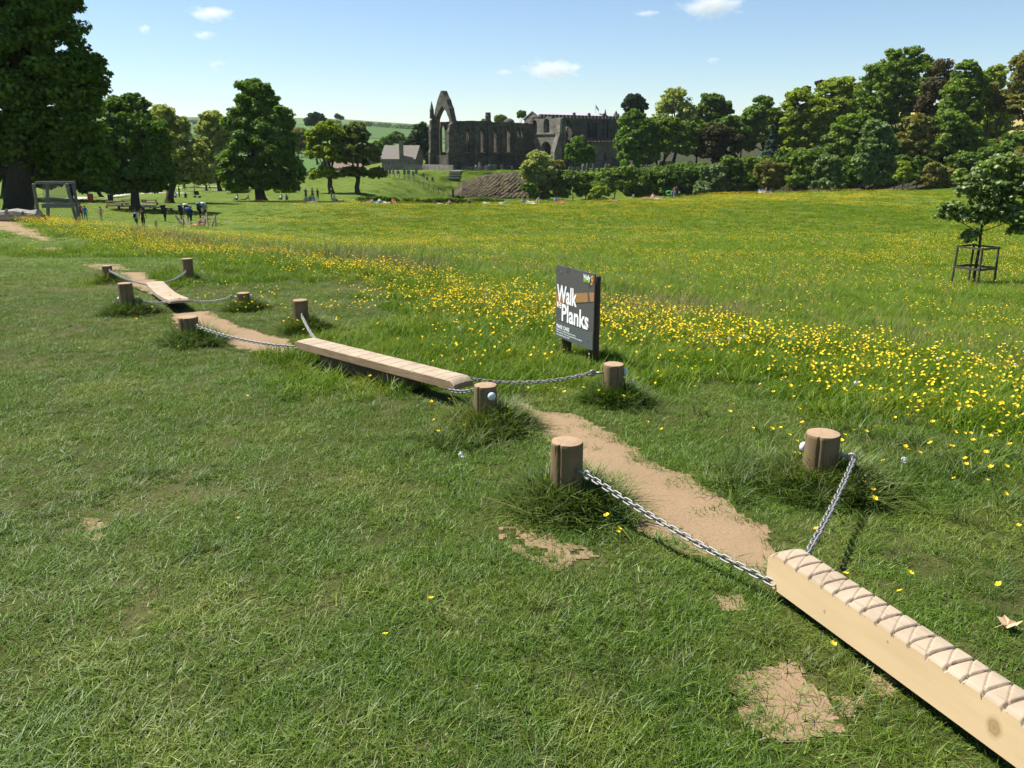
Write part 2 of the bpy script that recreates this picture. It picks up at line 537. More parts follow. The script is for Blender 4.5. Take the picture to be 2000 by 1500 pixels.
def blade_mat(name, dark, light, straw, straw_lo=0.62, straw_hi=0.8, gloss=0.10):
    t = NT(name)
    g = t.n('ShaderNodeNewGeometry')
    P = g.outputs['Position']
    r = g.outputs['Random Per Island']
    n1 = t.noise(P, 1.3, 3); n2 = t.noise(P, 0.16, 3); n3 = t.noise(P, 5.0, 2)
    col = t.mix(t.math('ADD', t.math('MULTIPLY', r, 0.55), t.math('MULTIPLY', n2, 0.45)), dark, light)
    col = t.mix(t.ramp(n1, [(0.48, 0.0), (0.72, 0.65)]), col, tuple(v * s for v, s in zip(light, (1.35, 1.08, 1.3))))
    col = t.mix(t.ramp(r, [(0.80, 0.0), (0.97, 0.55)]), col, (light[0] * 1.75, light[1] * 1.5, light[2] * 2.4))
    col = t.mix(t.ramp(r, [(0.03, 0.5), (0.16, 0.0)]), col, tuple(v * 0.5 for v in dark))
    sf = t.math('ADD', t.math('MULTIPLY', r, 0.38), t.math('ADD', t.math('MULTIPLY', n1, 0.42), t.math('MULTIPLY', n3, 0.32)))
    col = t.mix(t.ramp(sf, [(straw_lo, 0.0), (straw_hi, 0.9)]), col, straw)
    d = t.n('ShaderNodeBsdfDiffuse'); t.l(col, d.inputs['Color'])
    tr = t.n('ShaderNodeBsdfTranslucent'); t.l(t.mix(1.0, col, (1.0, 1.1, 0.5), 'MULTIPLY'), tr.inputs['Color'])
    m1 = t.n('ShaderNodeMixShader'); m1.inputs[0].default_value = 0.36
    t.l(d.outputs[0], m1.inputs[1]); t.l(tr.outputs[0], m1.inputs[2])
    gl = t.n('ShaderNodeBsdfGlossy'); gl.inputs['Roughness'].default_value = 0.5
    m2 = t.n('ShaderNodeMixShader'); m2.inputs[0].default_value = gloss
    t.l(m1.outputs[0], m2.inputs[1]); t.l(gl.outputs[0], m2.inputs[2])
    t.l(m2.outputs[0], t.out.inputs['Surface'])
    return t.m

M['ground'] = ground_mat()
M['soil'] = soil_mat()
M['post'] = wood_mat('weathered_post', (0.12, 0.080, 0.038), (0.285, 0.20, 0.105), (0.03, 0.02, 0.012), (1, 1, 0.07), 0.85, 0.45, 0.9)
M['end'] = endgrain_mat()
M['plank_new'] = wood_mat('fresh_sawn_beam', (0.60, 0.44, 0.24), (0.72, 0.56, 0.34), (0.30, 0.19, 0.09), (0.05, 1, 1), 0.7, 0.0, 0.25)
def beam_mat():
    t = NT('fresh_sawn_beam')
    Pp = t.pos(True)
    g = t.noise(t.mapped(Pp, (0.06, 1, 1)), 30, 5, 0.6, 0.3); b = t.noise(t.mapped(Pp, (0.3, 1, 1)), 6, 3)
    col = t.mix(g, (0.54, 0.385, 0.21), (0.65, 0.485, 0.285))
    col = t.mix(t.ramp(b, [(0.42, 0.0), (0.8, 0.45)]), col, (0.42, 0.30, 0.165))
    for (kx, kz, s1) in ((1.02, -0.085, 1.15), (0.33, -0.10, 0.28), (0.62, -0.05, 0.22), (1.55, -0.06, 0.5)):
        off = t.n('ShaderNodeVectorMath', operation='SUBTRACT'); t.l(Pp, off.inputs[0]); off.inputs[1].default_value = (kx, -0.058, kz)
        sc = t.mapped(off.outputs[0], (30 / s1, 0.0, 22 / s1), (0, 0.9, 0))
        ln = t.n('ShaderNodeVectorMath', operation='LENGTH'); t.l(sc, ln.inputs[0])
        dd = t.math('ADD', ln.outputs['Value'], t.math('MULTIPLY', t.noise(Pp, 60, 3), 0.35))
        col = t.mix(t.ramp(dd, [(0.15, 0.9), (0.42, 0.55), (0.55, 0.75), (0.75, 0.25), (1.0, 0.0)]), col, (0.26, 0.15, 0.06))
    t.principled(col, 0.75, 0, t.bump(g, 0.25, 0.002), 0.2)
    return t.m
M['plank_new'] = beam_mat()
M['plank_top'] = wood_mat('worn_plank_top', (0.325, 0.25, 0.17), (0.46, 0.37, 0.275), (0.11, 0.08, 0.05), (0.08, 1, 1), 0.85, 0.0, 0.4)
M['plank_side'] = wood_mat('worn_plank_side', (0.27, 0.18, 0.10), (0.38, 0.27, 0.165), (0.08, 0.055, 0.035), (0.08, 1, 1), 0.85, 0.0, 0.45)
M['plank_dark'] = wood_mat('damp_dark_timber', (0.085, 0.055, 0.035), (0.15, 0.10, 0.06), (0.02, 0.015, 0.01), (0.08, 1, 1), 0.9, 0.2, 0.5)
M['greywood'] = wood_mat('grey_weathered_timber', (0.13, 0.12, 0.10), (0.26, 0.245, 0.215), (0.04, 0.035, 0.03), (1, 1, 0.09), 0.9, 0.15, 0.5)
M['guardwood'] = wood_mat('dark_guard_timber', (0.050, 0.043, 0.033), (0.12, 0.105, 0.085), (0.02, 0.017, 0.014), (1, 1, 0.09), 0.9, 0.15, 0.5)
M['darkpost'] = wood_mat('brown_treated_post', (0.06, 0.034, 0.018), (0.12, 0.072, 0.04), (0.015, 0.01, 0.006), (1, 1, 0.07), 0.8, 0.0, 0.5)
M['palewood'] = wood_mat('pale_stripped_pole', (0.34, 0.25, 0.17), (0.50, 0.40, 0.29), (0.12, 0.08, 0.05), (1, 1, 0.1), 0.8, 0.0, 0.3)
M['steel'] = metal_mat()
M['dome'] = plain('white_plastic_cap', (0.55, 0.60, 0.62), 0.35, 0.0, 0.06)
M['rod'] = plain('grey_steel_rod', (0.22, 0.22, 0.23), 0.45, 0.6, 0.2)
M['bark'] = wood_mat('tree_bark', (0.028, 0.022, 0.016), (0.070, 0.056, 0.040), (0.012, 0.01, 0.008), (1, 1, 0.2), 0.95, 0.3, 0.6)
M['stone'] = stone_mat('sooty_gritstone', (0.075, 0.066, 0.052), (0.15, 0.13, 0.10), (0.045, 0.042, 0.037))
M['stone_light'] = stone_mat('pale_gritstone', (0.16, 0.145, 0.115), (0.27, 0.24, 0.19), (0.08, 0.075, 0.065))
M['stone_cott'] = stone_mat('cottage_stone', (0.17, 0.155, 0.13), (0.27, 0.25, 0.21), (0.11, 0.10, 0.09))
M['grave'] = stone_mat('lichened_headstone', (0.14, 0.135, 0.115), (0.25, 0.24, 0.20), (0.07, 0.075, 0.05), 0.9)
M['slate'] = roof_mat('stone_slate_roof', (0.14, 0.125, 0.105), (0.24, 0.215, 0.18))
M['lead'] = roof_mat('lead_roof', (0.42, 0.42, 0.44), (0.55, 0.55, 0.57))
M['glass'] = plain('dark_window_glass', (0.02, 0.025, 0.03), 0.15, 0.0, 0.1)
M['white'] = plain('white_paint', (0.78, 0.78, 0.76), 0.5, 0.0, 0.04)
M['gravel'] = plain('pale_gravel', (0.44, 0.41, 0.35), 0.95, 0.0, 0.2, 3.0)

# ------------------------------------------------------------------ ground sheet
def vnoise(x, y, seed=0):
    x = np.asarray(x, float); y = np.asarray(y, float)
    xi = np.floor(x).astype(np.int64); yi = np.floor(y).astype(np.int64)
    fx = x - xi; fy = y - yi
    fx = fx * fx * (3 - 2 * fx); fy = fy * fy * (3 - 2 * fy)
    def h(a, b):
        n = (a * 374761393 + b * 668265263 + seed * 1442695041) & 0x7fffffff
        n = ((n ^ (n >> 13)) * 1274126177) & 0x7fffffff
        return ((n ^ (n >> 16)) & 0xffff) / 65535.0
    return (h(xi, yi) * (1 - fx) + h(xi + 1, yi) * fx) * (1 - fy) + (h(xi, yi + 1) * (1 - fx) + h(xi + 1, yi + 1) * fx) * fy

def fbm(x, y, seed=0, oct=3):
    s = 0; a = 0.5; t = 0
    for k in range(oct):
        s = s + a * vnoise(x * 2 ** k, y * 2 ** k, seed + k); t += a; a *= 0.5
    return s / t

def make_ground():
    rings = [0.0]
    r = 0.4
    while r < 7000:
        rings.append(r); r *= 1.018
    rings = np.array(rings[1:])
    ang = np.concatenate([np.arange(-50, 50, 0.6), np.arange(50, 310, 5.0)])
    a = np.radians(ang)
    R, A = np.meshgrid(rings, a, indexing='ij')
    X = R * np.sin(A); Y = R * np.cos(A)
    Z = H(X, Y)
    co = np.stack([X, Y, Z], -1).reshape(-1, 3)
    n, m = len(rings), len(a)
    i = np.arange(n - 1)[:, None]; j = np.arange(m)[None, :]; j2 = (j + 1) % m
    f = np.stack([np.broadcast_to(i * m + j, (n - 1, m)), i * m + j2, (i + 1) * m + j2, np.broadcast_to((i + 1) * m + j, (n - 1, m))], -1)
    f = f[:, :, ::-1]
    # centre patch
    cidx = len(co)
    co = np.vstack([co, [[0, 0, gz(0, 0)]]])
    me = mesh_np('ground', co, f.reshape(-1), 4)
    bm = bmesh.new(); bm.from_mesh(me); bm.verts.ensure_lookup_table()
    for k in range(m):
        bm.faces.new((bm.verts[cidx], bm.verts[(k + 1) % m], bm.verts[k]))
    bmesh.ops.recalc_face_normals(bm, faces=bm.faces)
    bm.to_mesh(me); bm.free()
    if me.polygons[5000].normal.z < 0: me.flip_normals()
    me.polygons.foreach_set('use_smooth', [True] * len(me.polygons))
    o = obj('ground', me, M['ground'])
    tag(o, 'grassy meadow sloping from the lawn down to the riverside', 'ground', kind='structure')
make_ground()

def in_poly(x, y, poly):
    ins = np.zeros(np.shape(x), bool)
    n = len(poly)
    for k in range(n):
        x0, y0 = poly[k]; x1, y1 = poly[(k + 1) % n]
        c = ((y0 > y) != (y1 > y)) & (x < (x1 - x0) * (y - y0) / (y1 - y0 + 1e-12) + x0)
        ins ^= c
    return ins

PATHS = []            # (poly in world xy, wobble, seed)
def soil_patch(name, px_poly, label, cell, wob, seed, holes=0.0):
    poly = [tuple(gp(*p)[:2]) for p in px_poly]
    P = np.array(poly)
    lo, hi = P.min(0) - wob, P.max(0) + wob
    xs = np.arange(lo[0], hi[0], cell); ys = np.arange(lo[1], hi[1], cell)
    PATHS.append((poly, wob, seed, holes, lo, hi))
    X, Y = np.meshgrid(xs + cell / 2, ys + cell / 2, indexing='ij')
    ins = soil_mask(X, Y, PATHS[-1])
    nx, ny = len(xs) + 1, len(ys) + 1
    gx = np.append(xs, xs[-1] + cell); gy = np.append(ys, ys[-1] + cell)
    GX, GY = np.meshgrid(gx, gy, indexing='ij')
    GX = GX + cell * 0.35 * (vnoise(GX / cell * 1.7, GY / cell * 1.7, 3) - 0.5)
    co = np.stack([GX, GY, H(GX, GY) + 0.004 + 0.006 * (fbm(GX * 6, GY * 6, 9) - 0.5)], -1).reshape(-1, 3)
    co[:, 2] = np.maximum(co[:, 2], H(co[:, 0], co[:, 1]) + 0.003)
    ii, jj = np.nonzero(ins)
    f = np.stack([ii * ny + jj, (ii + 1) * ny + jj, (ii + 1) * ny + jj + 1, ii * ny + jj + 1], -1)
    used, inv = np.unique(f, return_inverse=True)
    me = mesh_np(name, co[used], inv.reshape(-1), 4)
    me.polygons.foreach_set('use_smooth', [True] * len(me.polygons))
    tag(obj(name, me, M['soil']), label, 'path', kind='structure')

def soil_mask(x, y, entry):
    poly, wob, seed, holes, lo, hi = entry
    dx = (fbm(x / (wob * 4), y / (wob * 4), seed, 4) - 0.5) * wob * 4
    dy = (fbm(x / (wob * 4), y / (wob * 4), seed + 50, 4) - 0.5) * wob * 4
    m = in_poly(x + dx, y + dy, poly)
    if holes: m &= fbm(x * 9, y * 9, seed + 7) > holes
    return m

soil_patch('dirt_path', [(965, 792), (1000, 788), (1060, 800), (1130, 815), (1200, 850), (1262, 885), (1290, 920), (1355, 930), (1385, 960), (1440, 1000), (1490, 1040), (1530, 1085), (1560, 1155), (1500, 1140), (1400, 1100), (1330, 1084), (1265, 1052), (1205, 1005), (1148, 952), (1100, 905), (1065, 852), (1015, 828)],
           'bare earth path worn between the near planks', 0.025, 0.05, 1)
soil_patch('dirt_path', [(338, 612), (400, 608), (430, 622), (480, 643), (560, 662), (600, 690), (530, 690), (470, 684), (430, 662), (350, 640)],
           'bare earth path worn below the curved far plank', 0.03, 0.05, 2)
soil_patch('dirt_path', [(225, 533), (283, 532), (300, 545), (340, 560), (300, 575), (268, 566), (240, 552)],
           'bare earth patch in front of the far posts', 0.04, 0.06, 3)
soil_patch('dirt_path', [(160, 516), (235, 514), (245, 528), (175, 526)], 'narrow bare strip behind the farthest post', 0.06, 0.07, 4, 0.2)
soil_patch('dirt_path', [(40, 486), (150, 483), (160, 491), (60, 493)], 'thin worn strip across the lawn at the left', 0.08, 0.08, 5, 0.2)
soil_patch('dirt_path', [(-60, 434), (20, 433), (60, 446), (100, 462), (110, 471), (55, 465), (0, 447), (-60, 446)],
           'sandy path leading to the fallen log', 0.12, 0.2, 6)
soil_patch('bare_patch', [(1435, 1335), (1505, 1300), (1530, 1280), (1565, 1300), (1615, 1370), (1640, 1430), (1560, 1445), (1470, 1435)],
           'largest bare earth patch beside the near plank', 0.02, 0.035, 7, 0.12)
soil_patch('bare_patch', [(975, 1035), (1040, 1025), (1105, 1060), (1160, 1095), (1090, 1112), (1005, 1085)],
           'scuffed earth patch below the nearest left post', 0.02, 0.04, 8, 0.36)
soil_patch('bare_patch', [(1410, 1170), (1460, 1160), (1480, 1190), (1430, 1200)], 'small earth patch near the plank end', 0.02, 0.04, 9, 0.4)
soil_patch('bare_patch', [(1640, 1368), (1690, 1362), (1710, 1400), (1650, 1410)], 'small earth patch right of the largest one', 0.02, 0.04, 10, 0.4)
soil_patch('bare_patch', [(1690, 1320), (1750, 1335), (1740, 1375), (1700, 1360)], 'small worn patch under the near plank', 0.02, 0.05, 12, 0.45)
soil_patch('bare_patch', [(130, 1020), (200, 1010), (230, 1045), (170, 1060)], 'faint worn patch in the left lawn', 0.02, 0.06, 11, 0.5)
soil_patch('bare_patch', [(1210, 1365), (1270, 1360), (1285, 1400), (1225, 1405)], 'faint worn patch at the bottom of the lawn', 0.02, 0.06, 13, 0.5)

# ------------------------------------------------------------------ posts, chains and planks
def post_frame(px, base_y, top_y):
    b = gp(px, base_y)
    d = ray(px, top_y)
    top = EYE + d * ((b[1]) / d[1])
    return b, top[2] - b[2]

def make_post(px, base_y, top_y, dia_px, label, lean=0.0, lean_dir=0.0, seed=0):
    b, h = post_frame(px, base_y, top_y)
    r = dia_px / F_PX * depth_of(b) / 2
    t = thing('wooden_post', label, 'post', b, 0, 'chain posts of the plank walk')
    rs = random.Random(seed)
    ph = [rs.uniform(0, 6.28) for _ in range(3)]
    crack = rs.uniform(3.3, 5.2)
    def wob(tt, z):
        w = 1 + 0.02 * math.sin(2 * tt + ph[0]) + 0.012 * math.sin(5 * tt + ph[1])
        for c, wd, dp in ((crack, 0.045, 0.16), (crack + 1.9, 0.03, 0.08)):
            dd = abs((tt - c + math.pi) % (2 * math.pi) - math.pi)
            if dd < wd * 2.2 and z > -0.05: w -= dp * max(0, 1 - dd / (wd * 2.2))
        return w
    body = MB().lathe([(r * 1.03, -0.35), (r * 1.02, h * 0.35), (r * 1.0, h * 0.7), (r * 0.995, h - 0.012), (r * 0.97, h - 0.003)], 64, wob=wob)
    body.build('post_shaft', M['post'], t, smooth=False)
    MB().lathe([(r * 0.968, h - 0.006), (r * 0.955, h + 0.001), (r * 0.6, h + 0.003 + 0.004 * rs.random()), (r * 0.05, h + 0.004)], 64, wob=wob).build('sawn_top', M['end'], t, smooth=False)
    t.rotation_euler = (lean * math.sin(lean_dir), lean * math.cos(lean_dir), rs.uniform(0, 0.4) * 0)
    return t, b, h, r

def bolt(t, b, h, r, direction, z, length, dome_back=True):
    """steel rod through the post with an eye on the chain side and a plastic dome on the other; returns the eye in world space"""
    d = np.array((direction[0], direction[1], 0.0)); d /= np.linalg.norm(d)
    p0 = d * r * 0.6 + np.array((0, 0, z)); p1 = d * (r + length) + np.array((0, 0, z - 0.004))
    MB().tube([p0, p1], 0.009, 10).build('eye_rod', M['rod'], t, True)
    eye = p1 + d * 0.018
    ring = [eye + 0.02 * (math.cos(a) * d + math.sin(a) * np.array((0, 0, 1))) for a in np.linspace(0, 2 * math.pi, 15)]
    MB().tube(ring, 0.0075, 8, False).build('eye', M['steel'], t, True)
    if dome_back:
        q = -d * (r * 0.97) + np.array((0, 0, z))
        prof = [(0.027, 0.0), (0.029, 0.008), (0.026, 0.018), (0.017, 0.027), (0.003, 0.031)]
        mb = MB().lathe(prof, 18)
        rot = Vector((0, 0, 1)).rotation_difference(Vector(-d)).to_matrix()
        mb.v = [tuple(rot @ Vector(v) + Vector(q)) for v in mb.v]
        mb.build('bolt_cap', M['dome'], t, True)
    return np.asarray(b) + eye

def link_mesh():
    L, R, wire = 0.0155, 0.0115, 0.0042           # half straight length, bend radius, wire radius
    path = []
    for a in np.linspace(-math.pi / 2, math.pi / 2, 7): path.append((L + R * math.cos(a), R * math.sin(a), 0))
    for a in np.linspace(math.pi / 2, 3 * math.pi / 2, 7): path.append((-L + R * math.cos(a), R * math.sin(a), 0))
    n = len(path); seg = 7
    vs, fs = [], []
    for i, p in enumerate(path):
        d = np.array(path[(i + 1) % n]) - np.array(path[i - 1]); d /= np.linalg.norm(d)
        a = np.cross(d, (0, 0, 1)); b = np.array((0, 0, 1.0))
        for k in range(seg):
            t = 2 * math.pi * k / seg
            vs.append(np.array(p) + wire * (math.cos(t) * a + math.sin(t) * b))
    for i in range(n):
        for k in range(seg):
            fs.append((i * seg + k, i * seg + (k + 1) % seg, ((i + 1) % n) * seg + (k + 1) % seg, ((i + 1) % n) * seg + k))
    me = MB().add(vs, fs).mesh('link', True)
    me.materials.append(M['steel'])
    return me
LINK = link_mesh()
PITCH_L = 0.0365

def make_chain(p0, p1, sag, label):
    p0 = np.asarray(p0, float); p1 = np.asarray(p1, float)
    ts = np.linspace(0, 1, 200)
    pts = p0[None] * (1 - ts[:, None]) + p1[None] * ts[:, None]
    pts[:, 2] -= sag * 4 * ts * (1 - ts)
    seg = np.linalg.norm(np.diff(pts, axis=0), axis=1); s = np.concatenate([[0], np.cumsum(seg)])
    n = max(3, int(round(s[-1] / PITCH_L)))
    root = thing('chain', label, 'chain', p0, 0, 'chains of the plank walk')
    for k in range(n):
        sm = (k + 0.5) / n * s[-1]
        c = np.array([np.interp(sm, s, pts[:, i]) for i in range(3)])
        e = np.array([np.interp(min(sm + 0.01, s[-1]), s, pts[:, i]) - np.interp(max(sm - 0.01, 0), s, pts[:, i]) for i in range(3)])
        e /= np.linalg.norm(e)
        up = np.array((0, 0, 1.0)) if abs(e[2]) < 0.9 else np.array((0, 1.0, 0))
        y = np.cross(up, e); y /= np.linalg.norm(y); z = np.cross(e, y)
        roll = (0.75 if k % 2 else 0.75 + math.pi / 2) + random.uniform(-0.18, 0.18)
        y2 = math.cos(roll) * y + math.sin(roll) * z; z2 = np.cross(e, y2)
        o = bpy.data.objects.new('link', LINK); COL.objects.link(o); o.parent = root
        k2 = s[-1] / n / PITCH_L
        Mx = Matrix(((e[0] * k2, y2[0], z2[0], c[0] - p0[0]), (e[1] * k2, y2[1], z2[1], c[1] - p0[1]), (e[2] * k2, y2[2], z2[2], c[2] - p0[2]), (0, 0, 0, 1)))
        o.matrix_local = Mx
    return root

def make_plank(name, label, A, B, width, thick, top_mat, side_mat, spacing, diag, grooves=0.007, sag=0.0, crown=0.012, beam=None, skew=0.35, res=0.005, groove_w=0.005):
    """plank from A to B (centres of the top edge ends, world); grooves are cut into the top"""
    A = np.asarray(A, float); B = np.asarray(B, float)
    ax = B - A; Lh = np.linalg.norm(ax); ax = ax / Lh
    side = np.cross((0, 0, 1.0), ax); side /= np.linalg.norm(side)      # to the left looking from A to B
    up = np.cross(ax, side)
    root = thing(name, label, 'plank', A)
    root.rotation_euler = Matrix([list(r_) for r_ in np.stack([ax, side, up], 1)]).to_euler()
    nx = int(Lh / res); ny = 36
    xs = np.linspace(0, Lh, nx); ys = np.linspace(-width / 2, width / 2, ny)
    X, Y = np.meshgrid(xs, ys, indexing='ij')
    z = -crown * (2 * Y / width) ** 2 * 0.5
    dend = np.minimum(X, Lh - X)
    z = z - np.maximum(0, 0.06 - dend) ** 2 * 9.0
    cur = -sag * 4 * (X / Lh) * (1 - X / Lh)
    z = z + cur
    z = z + 0.0025 * (fbm(X * 5, Y * 30, 4) - 0.5)
    if spacing:
        u = X - skew * Y * 0.25 - 0.03
        k = np.round(u / spacing)
        off = 0.012 * (vnoise(k * 3.1, k * 0 + 2, 8) - 0.5)
        d = np.abs(u - k * spacing - off)
        z = z - grooves * np.clip(1 - d / groove_w, 0, 1) ** 0.4
        z = z - 0.0012 * np.clip(1 - d / 0.014, 0, 1) ** 2
        if diag:
            u2 = X + (Y / width) * spacing * diag - 0.03 + spacing * 0.5
            k2 = np.round(u2 / spacing)
            off2 = 0.02 * (vnoise(k2 * 2.7, k2 * 0 + 5, 3) - 0.5)
            d2 = np.abs(u2 - k2 * spacing - off2)
            z = z - grooves * 0.42 * np.clip(1 - d2 / (groove_w * 0.5), 0, 1) ** 0.4
    z = z - np.maximum(0, np.abs(Y) - (width / 2 - 0.012)) ** 2 * 60
    def W(x, y, zz): return np.stack(np.broadcast_arrays(x, y, zz), -1)
    co = W(X, Y, z).reshape(-1, 3)
    i = np.arange(nx - 1)[:, None]; j = np.arange(ny - 1)[None, :]
    f = np.stack([i * ny + j, (i + 1) * ny + j, (i + 1) * ny + j + 1, i * ny + j + 1], -1)
    me = mesh_np('plank_top', co, f.reshape(-1), 4)
    obj('plank_top', me, top_mat, root)
    # sides, ends and underside
    mb = MB()
    step = max(1, int(0.02 / res))
    idx = list(range(0, nx, 2)); 
    if idx[-1] != nx - 1: idx.append(nx - 1)
    for jj in (0, ny - 1):
        vs = []
        for a in idx:
            vs.append(co[a * ny + jj]); vs.append(W(xs[a:a + 1], ys[jj:jj + 1], np.array([cur[a, 0] - thick]))[0])
        fs = [(2 * a, 2 * a + 2, 2 * a + 3, 2 * a + 1) for a in range(len(idx) - 1)]
        mb.add(vs, fs)
    vs = []
    for a in idx:
        for jj in (0, ny - 1): vs.append(W(xs[a:a + 1], ys[jj:jj + 1], np.array([cur[a, 0] - thick]))[0])
    mb.add(vs, [(2 * a, 2 * a + 1, 2 * a + 3, 2 * a + 2) for a in range(len(idx) - 1)])
    for a in (0, nx - 1):
        vs = [co[a * ny + jj] for jj in range(ny)] + [W(xs[a:a + 1], ys[jj:jj + 1], np.array([cur[a, 0] - thick]))[0] for jj in range(ny)]
        mb.add(vs, [(jj, jj + 1, ny + jj + 1, ny + jj) for jj in range(ny - 1)])
    mb.build('plank_body', side_mat, root)
    if beam:
        x0, x1, bw, bh = beam
        m = MB().box(((x0 + x1) / 2, 0, -(thick + bh / 2 + 0.002)), (x1 - x0, bw, bh))
        m.build('under_beam', M['plank_dark'], root)
    return root, ax, side, up, Lh

POSTS = {}
def P(key, *a, **k):
    POSTS[key] = make_post(*a, **k, seed=ord(key))
P('A', 1105, 985, 862, 61, 'thick post left of the earth path with a cracked top, nearest on the left')
P('B', 1597, 948, 846, 64, 'post standing alone at the right, chained to the nearest plank')
P('C', 949, 835, 752, 44, 'post with a pale dome bolt at the near end of the middle plank')
P('D', 1196, 784, 711, 40, 'post just in front of the sign')
P('E', 372, 668, 619, 37, 'low post at the left end of the middle plank, beside the bare path')
P('F', 590, 644, 586, 29, 'post behind the left end of the middle plank')
P('G', 251, 611, 553, 27, 'post left of the curved plank with dense grass round its foot')
P('H', 478, 604, 572, 24, 'short post right of the curved plank')
P('I', 213, 553, 519, 18, 'farthest low post at the left end of the walk')
P('J', 370, 550, 505, 20, 'tall slim post behind the curved plank')

def bz(key, py):                 # height on a post of a picture row
    t, b, h, r = POSTS[key]
    d = ray(1000, py)
    return float((EYE + d * (b[1] / d[1]))[2] - b[2])

def plank_end(px, py, depth): return at(px, py, depth)

# near plank (runs out of the picture at the lower right)
def over_ground(px, py, lift):
    """point on the sight line of a picture point that stands `lift` above the ground"""
    d = ray(px, py)
    ts = np.linspace(0.8, 30, 6000)
    Q = EYE[None] + d[None] * ts[:, None]
    k = np.nonzero(Q[:, 2] - H(Q[:, 0], Q[:, 1]) < lift)[0][0]
    return Q[k]
A1 = over_ground(1528, 1064, 0.215); B1 = over_ground(2230, 1520, 0.215)
pl1 = make_plank('grooved_plank', 'pale sawn plank with criss-cross grooves, nearest at the lower right', A1, B1, 0.128, 0.155,
                 M['plank_top'], M['plank_new'], 0.067, 1.25, 0.0145, 0.0, 0.012, res=0.003, groove_w=0.0056, skew=0.0)
# middle plank
A2 = over_ground(592, 660, 0.23); B2 = over_ground(905, 738, 0.22)
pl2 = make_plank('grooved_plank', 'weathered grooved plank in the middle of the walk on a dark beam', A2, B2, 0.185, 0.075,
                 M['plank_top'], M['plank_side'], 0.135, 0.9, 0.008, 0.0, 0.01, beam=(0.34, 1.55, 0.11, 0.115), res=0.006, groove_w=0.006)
# far curved plank
A3 = over_ground(301, 548, 0.19); B3 = over_ground(350, 582, 0.18)
pl3 = make_plank('curved_plank', 'short sagging pale plank hung between four posts at the far end', A3, B3, 0.235, 0.06,
                 M['plank_top'], M['plank_top'], 0.0, 0, sag=0.045, res=0.02)

def end_pt(pl, x, y, z):
    root, ax, side, up, Lh = pl
    return np.array(root.location) + ax * (x if x >= 0 else Lh + x) + side * y + up * z

def link_up(key, py, target, sag, label, length=0.05, dome=True, rod=None):
    t, b, h, r = POSTS[key]
    d = np.asarray(target)[:2] - b[:2]
    if rod is not None: d = np.array(rod)
    eye = bolt(t, b, h, r, d, bz(key, py), length, dome)
    make_chain(eye + np.array((d[0], d[1], 0)) / np.linalg.norm(d) * 0.012, target, sag, label)

link_up('A', 908, end_pt(pl1, 0.05, -0.066, -0.13), 0.02, 'galvanised chain across the path from the nearest left post', 0.06)
link_up('B', 880, end_pt(pl1, 0.06, 0.066, -0.03), 0.03, 'steep chain from the right post to the nearest plank', 0.05, rod=(0.75, -0.55))
link_up('C', 768, end_pt(pl2, -0.10, -0.07, -0.085), 0.02, 'short chain under the near end of the middle plank', 0.03)
link_up('D', 727, end_pt(pl2, -0.04, 0.093, -0.03), 0.05, 'chain from the post by the sign to the middle plank', 0.06)
link_up('E', 633, end_pt(pl2, 0.05, -0.09, -0.06), 0.04, 'chain across the bare path to the left end of the middle plank', 0.05)
link_up('F', 612, end_pt(pl2, 0.05, 0.092, -0.02), 0.02, 'steep chain hanging behind the left end of the middle plank', 0.03)
link_up('G', 584, end_pt(pl3, -0.05, -0.11, -0.04), 0.03, 'chain from the grassy post to the near end of the curved plank', 0.03)
link_up('H', 579, end_pt(pl3, -0.05, 0.11, -0.04), 0.04, 'chain from the short post to the near end of the curved plank', 0.05)
link_up('I', 527, end_pt(pl3, 0.05, -0.11, -0.04), 0.03, 'chain from the farthest post to the curved plank', 0.03)
link_up('J', 528, end_pt(pl3, 0.05, 0.11, -0.03), 0.03, 'chain from the tall slim post to the curved plank', 0.03)

# ------------------------------------------------------------------ sign
def text_mesh(s, height, xs=1.0, bold=0.0, extrude=0.0012):
    cu = bpy.data.curves.new('t', 'FONT'); cu.body = s; cu.size = 1.0; cu.offset = bold; cu.extrude = 0
    cu.resolution_u = 3
    o = bpy.data.objects.new('t', cu)
    me = bpy.data.meshes.new_from_object(o)
    bpy.data.objects.remove(o); bpy.data.curves.remove(cu)
    n = len(me.vertices); co = np.zeros(n * 3, np.float32); me.vertices.foreach_get('co', co); co = co.reshape(-1, 3)
    co[:, 0] -= co[:, 0].min()
    k = height / 0.72
    co[:, 0] *= k * xs; co[:, 1] *= k
    me.vertices.foreach_set('co', co.ravel())
    for m in range(len(me.materials)): me.materials.pop()
    return me, co[:, 0].max()

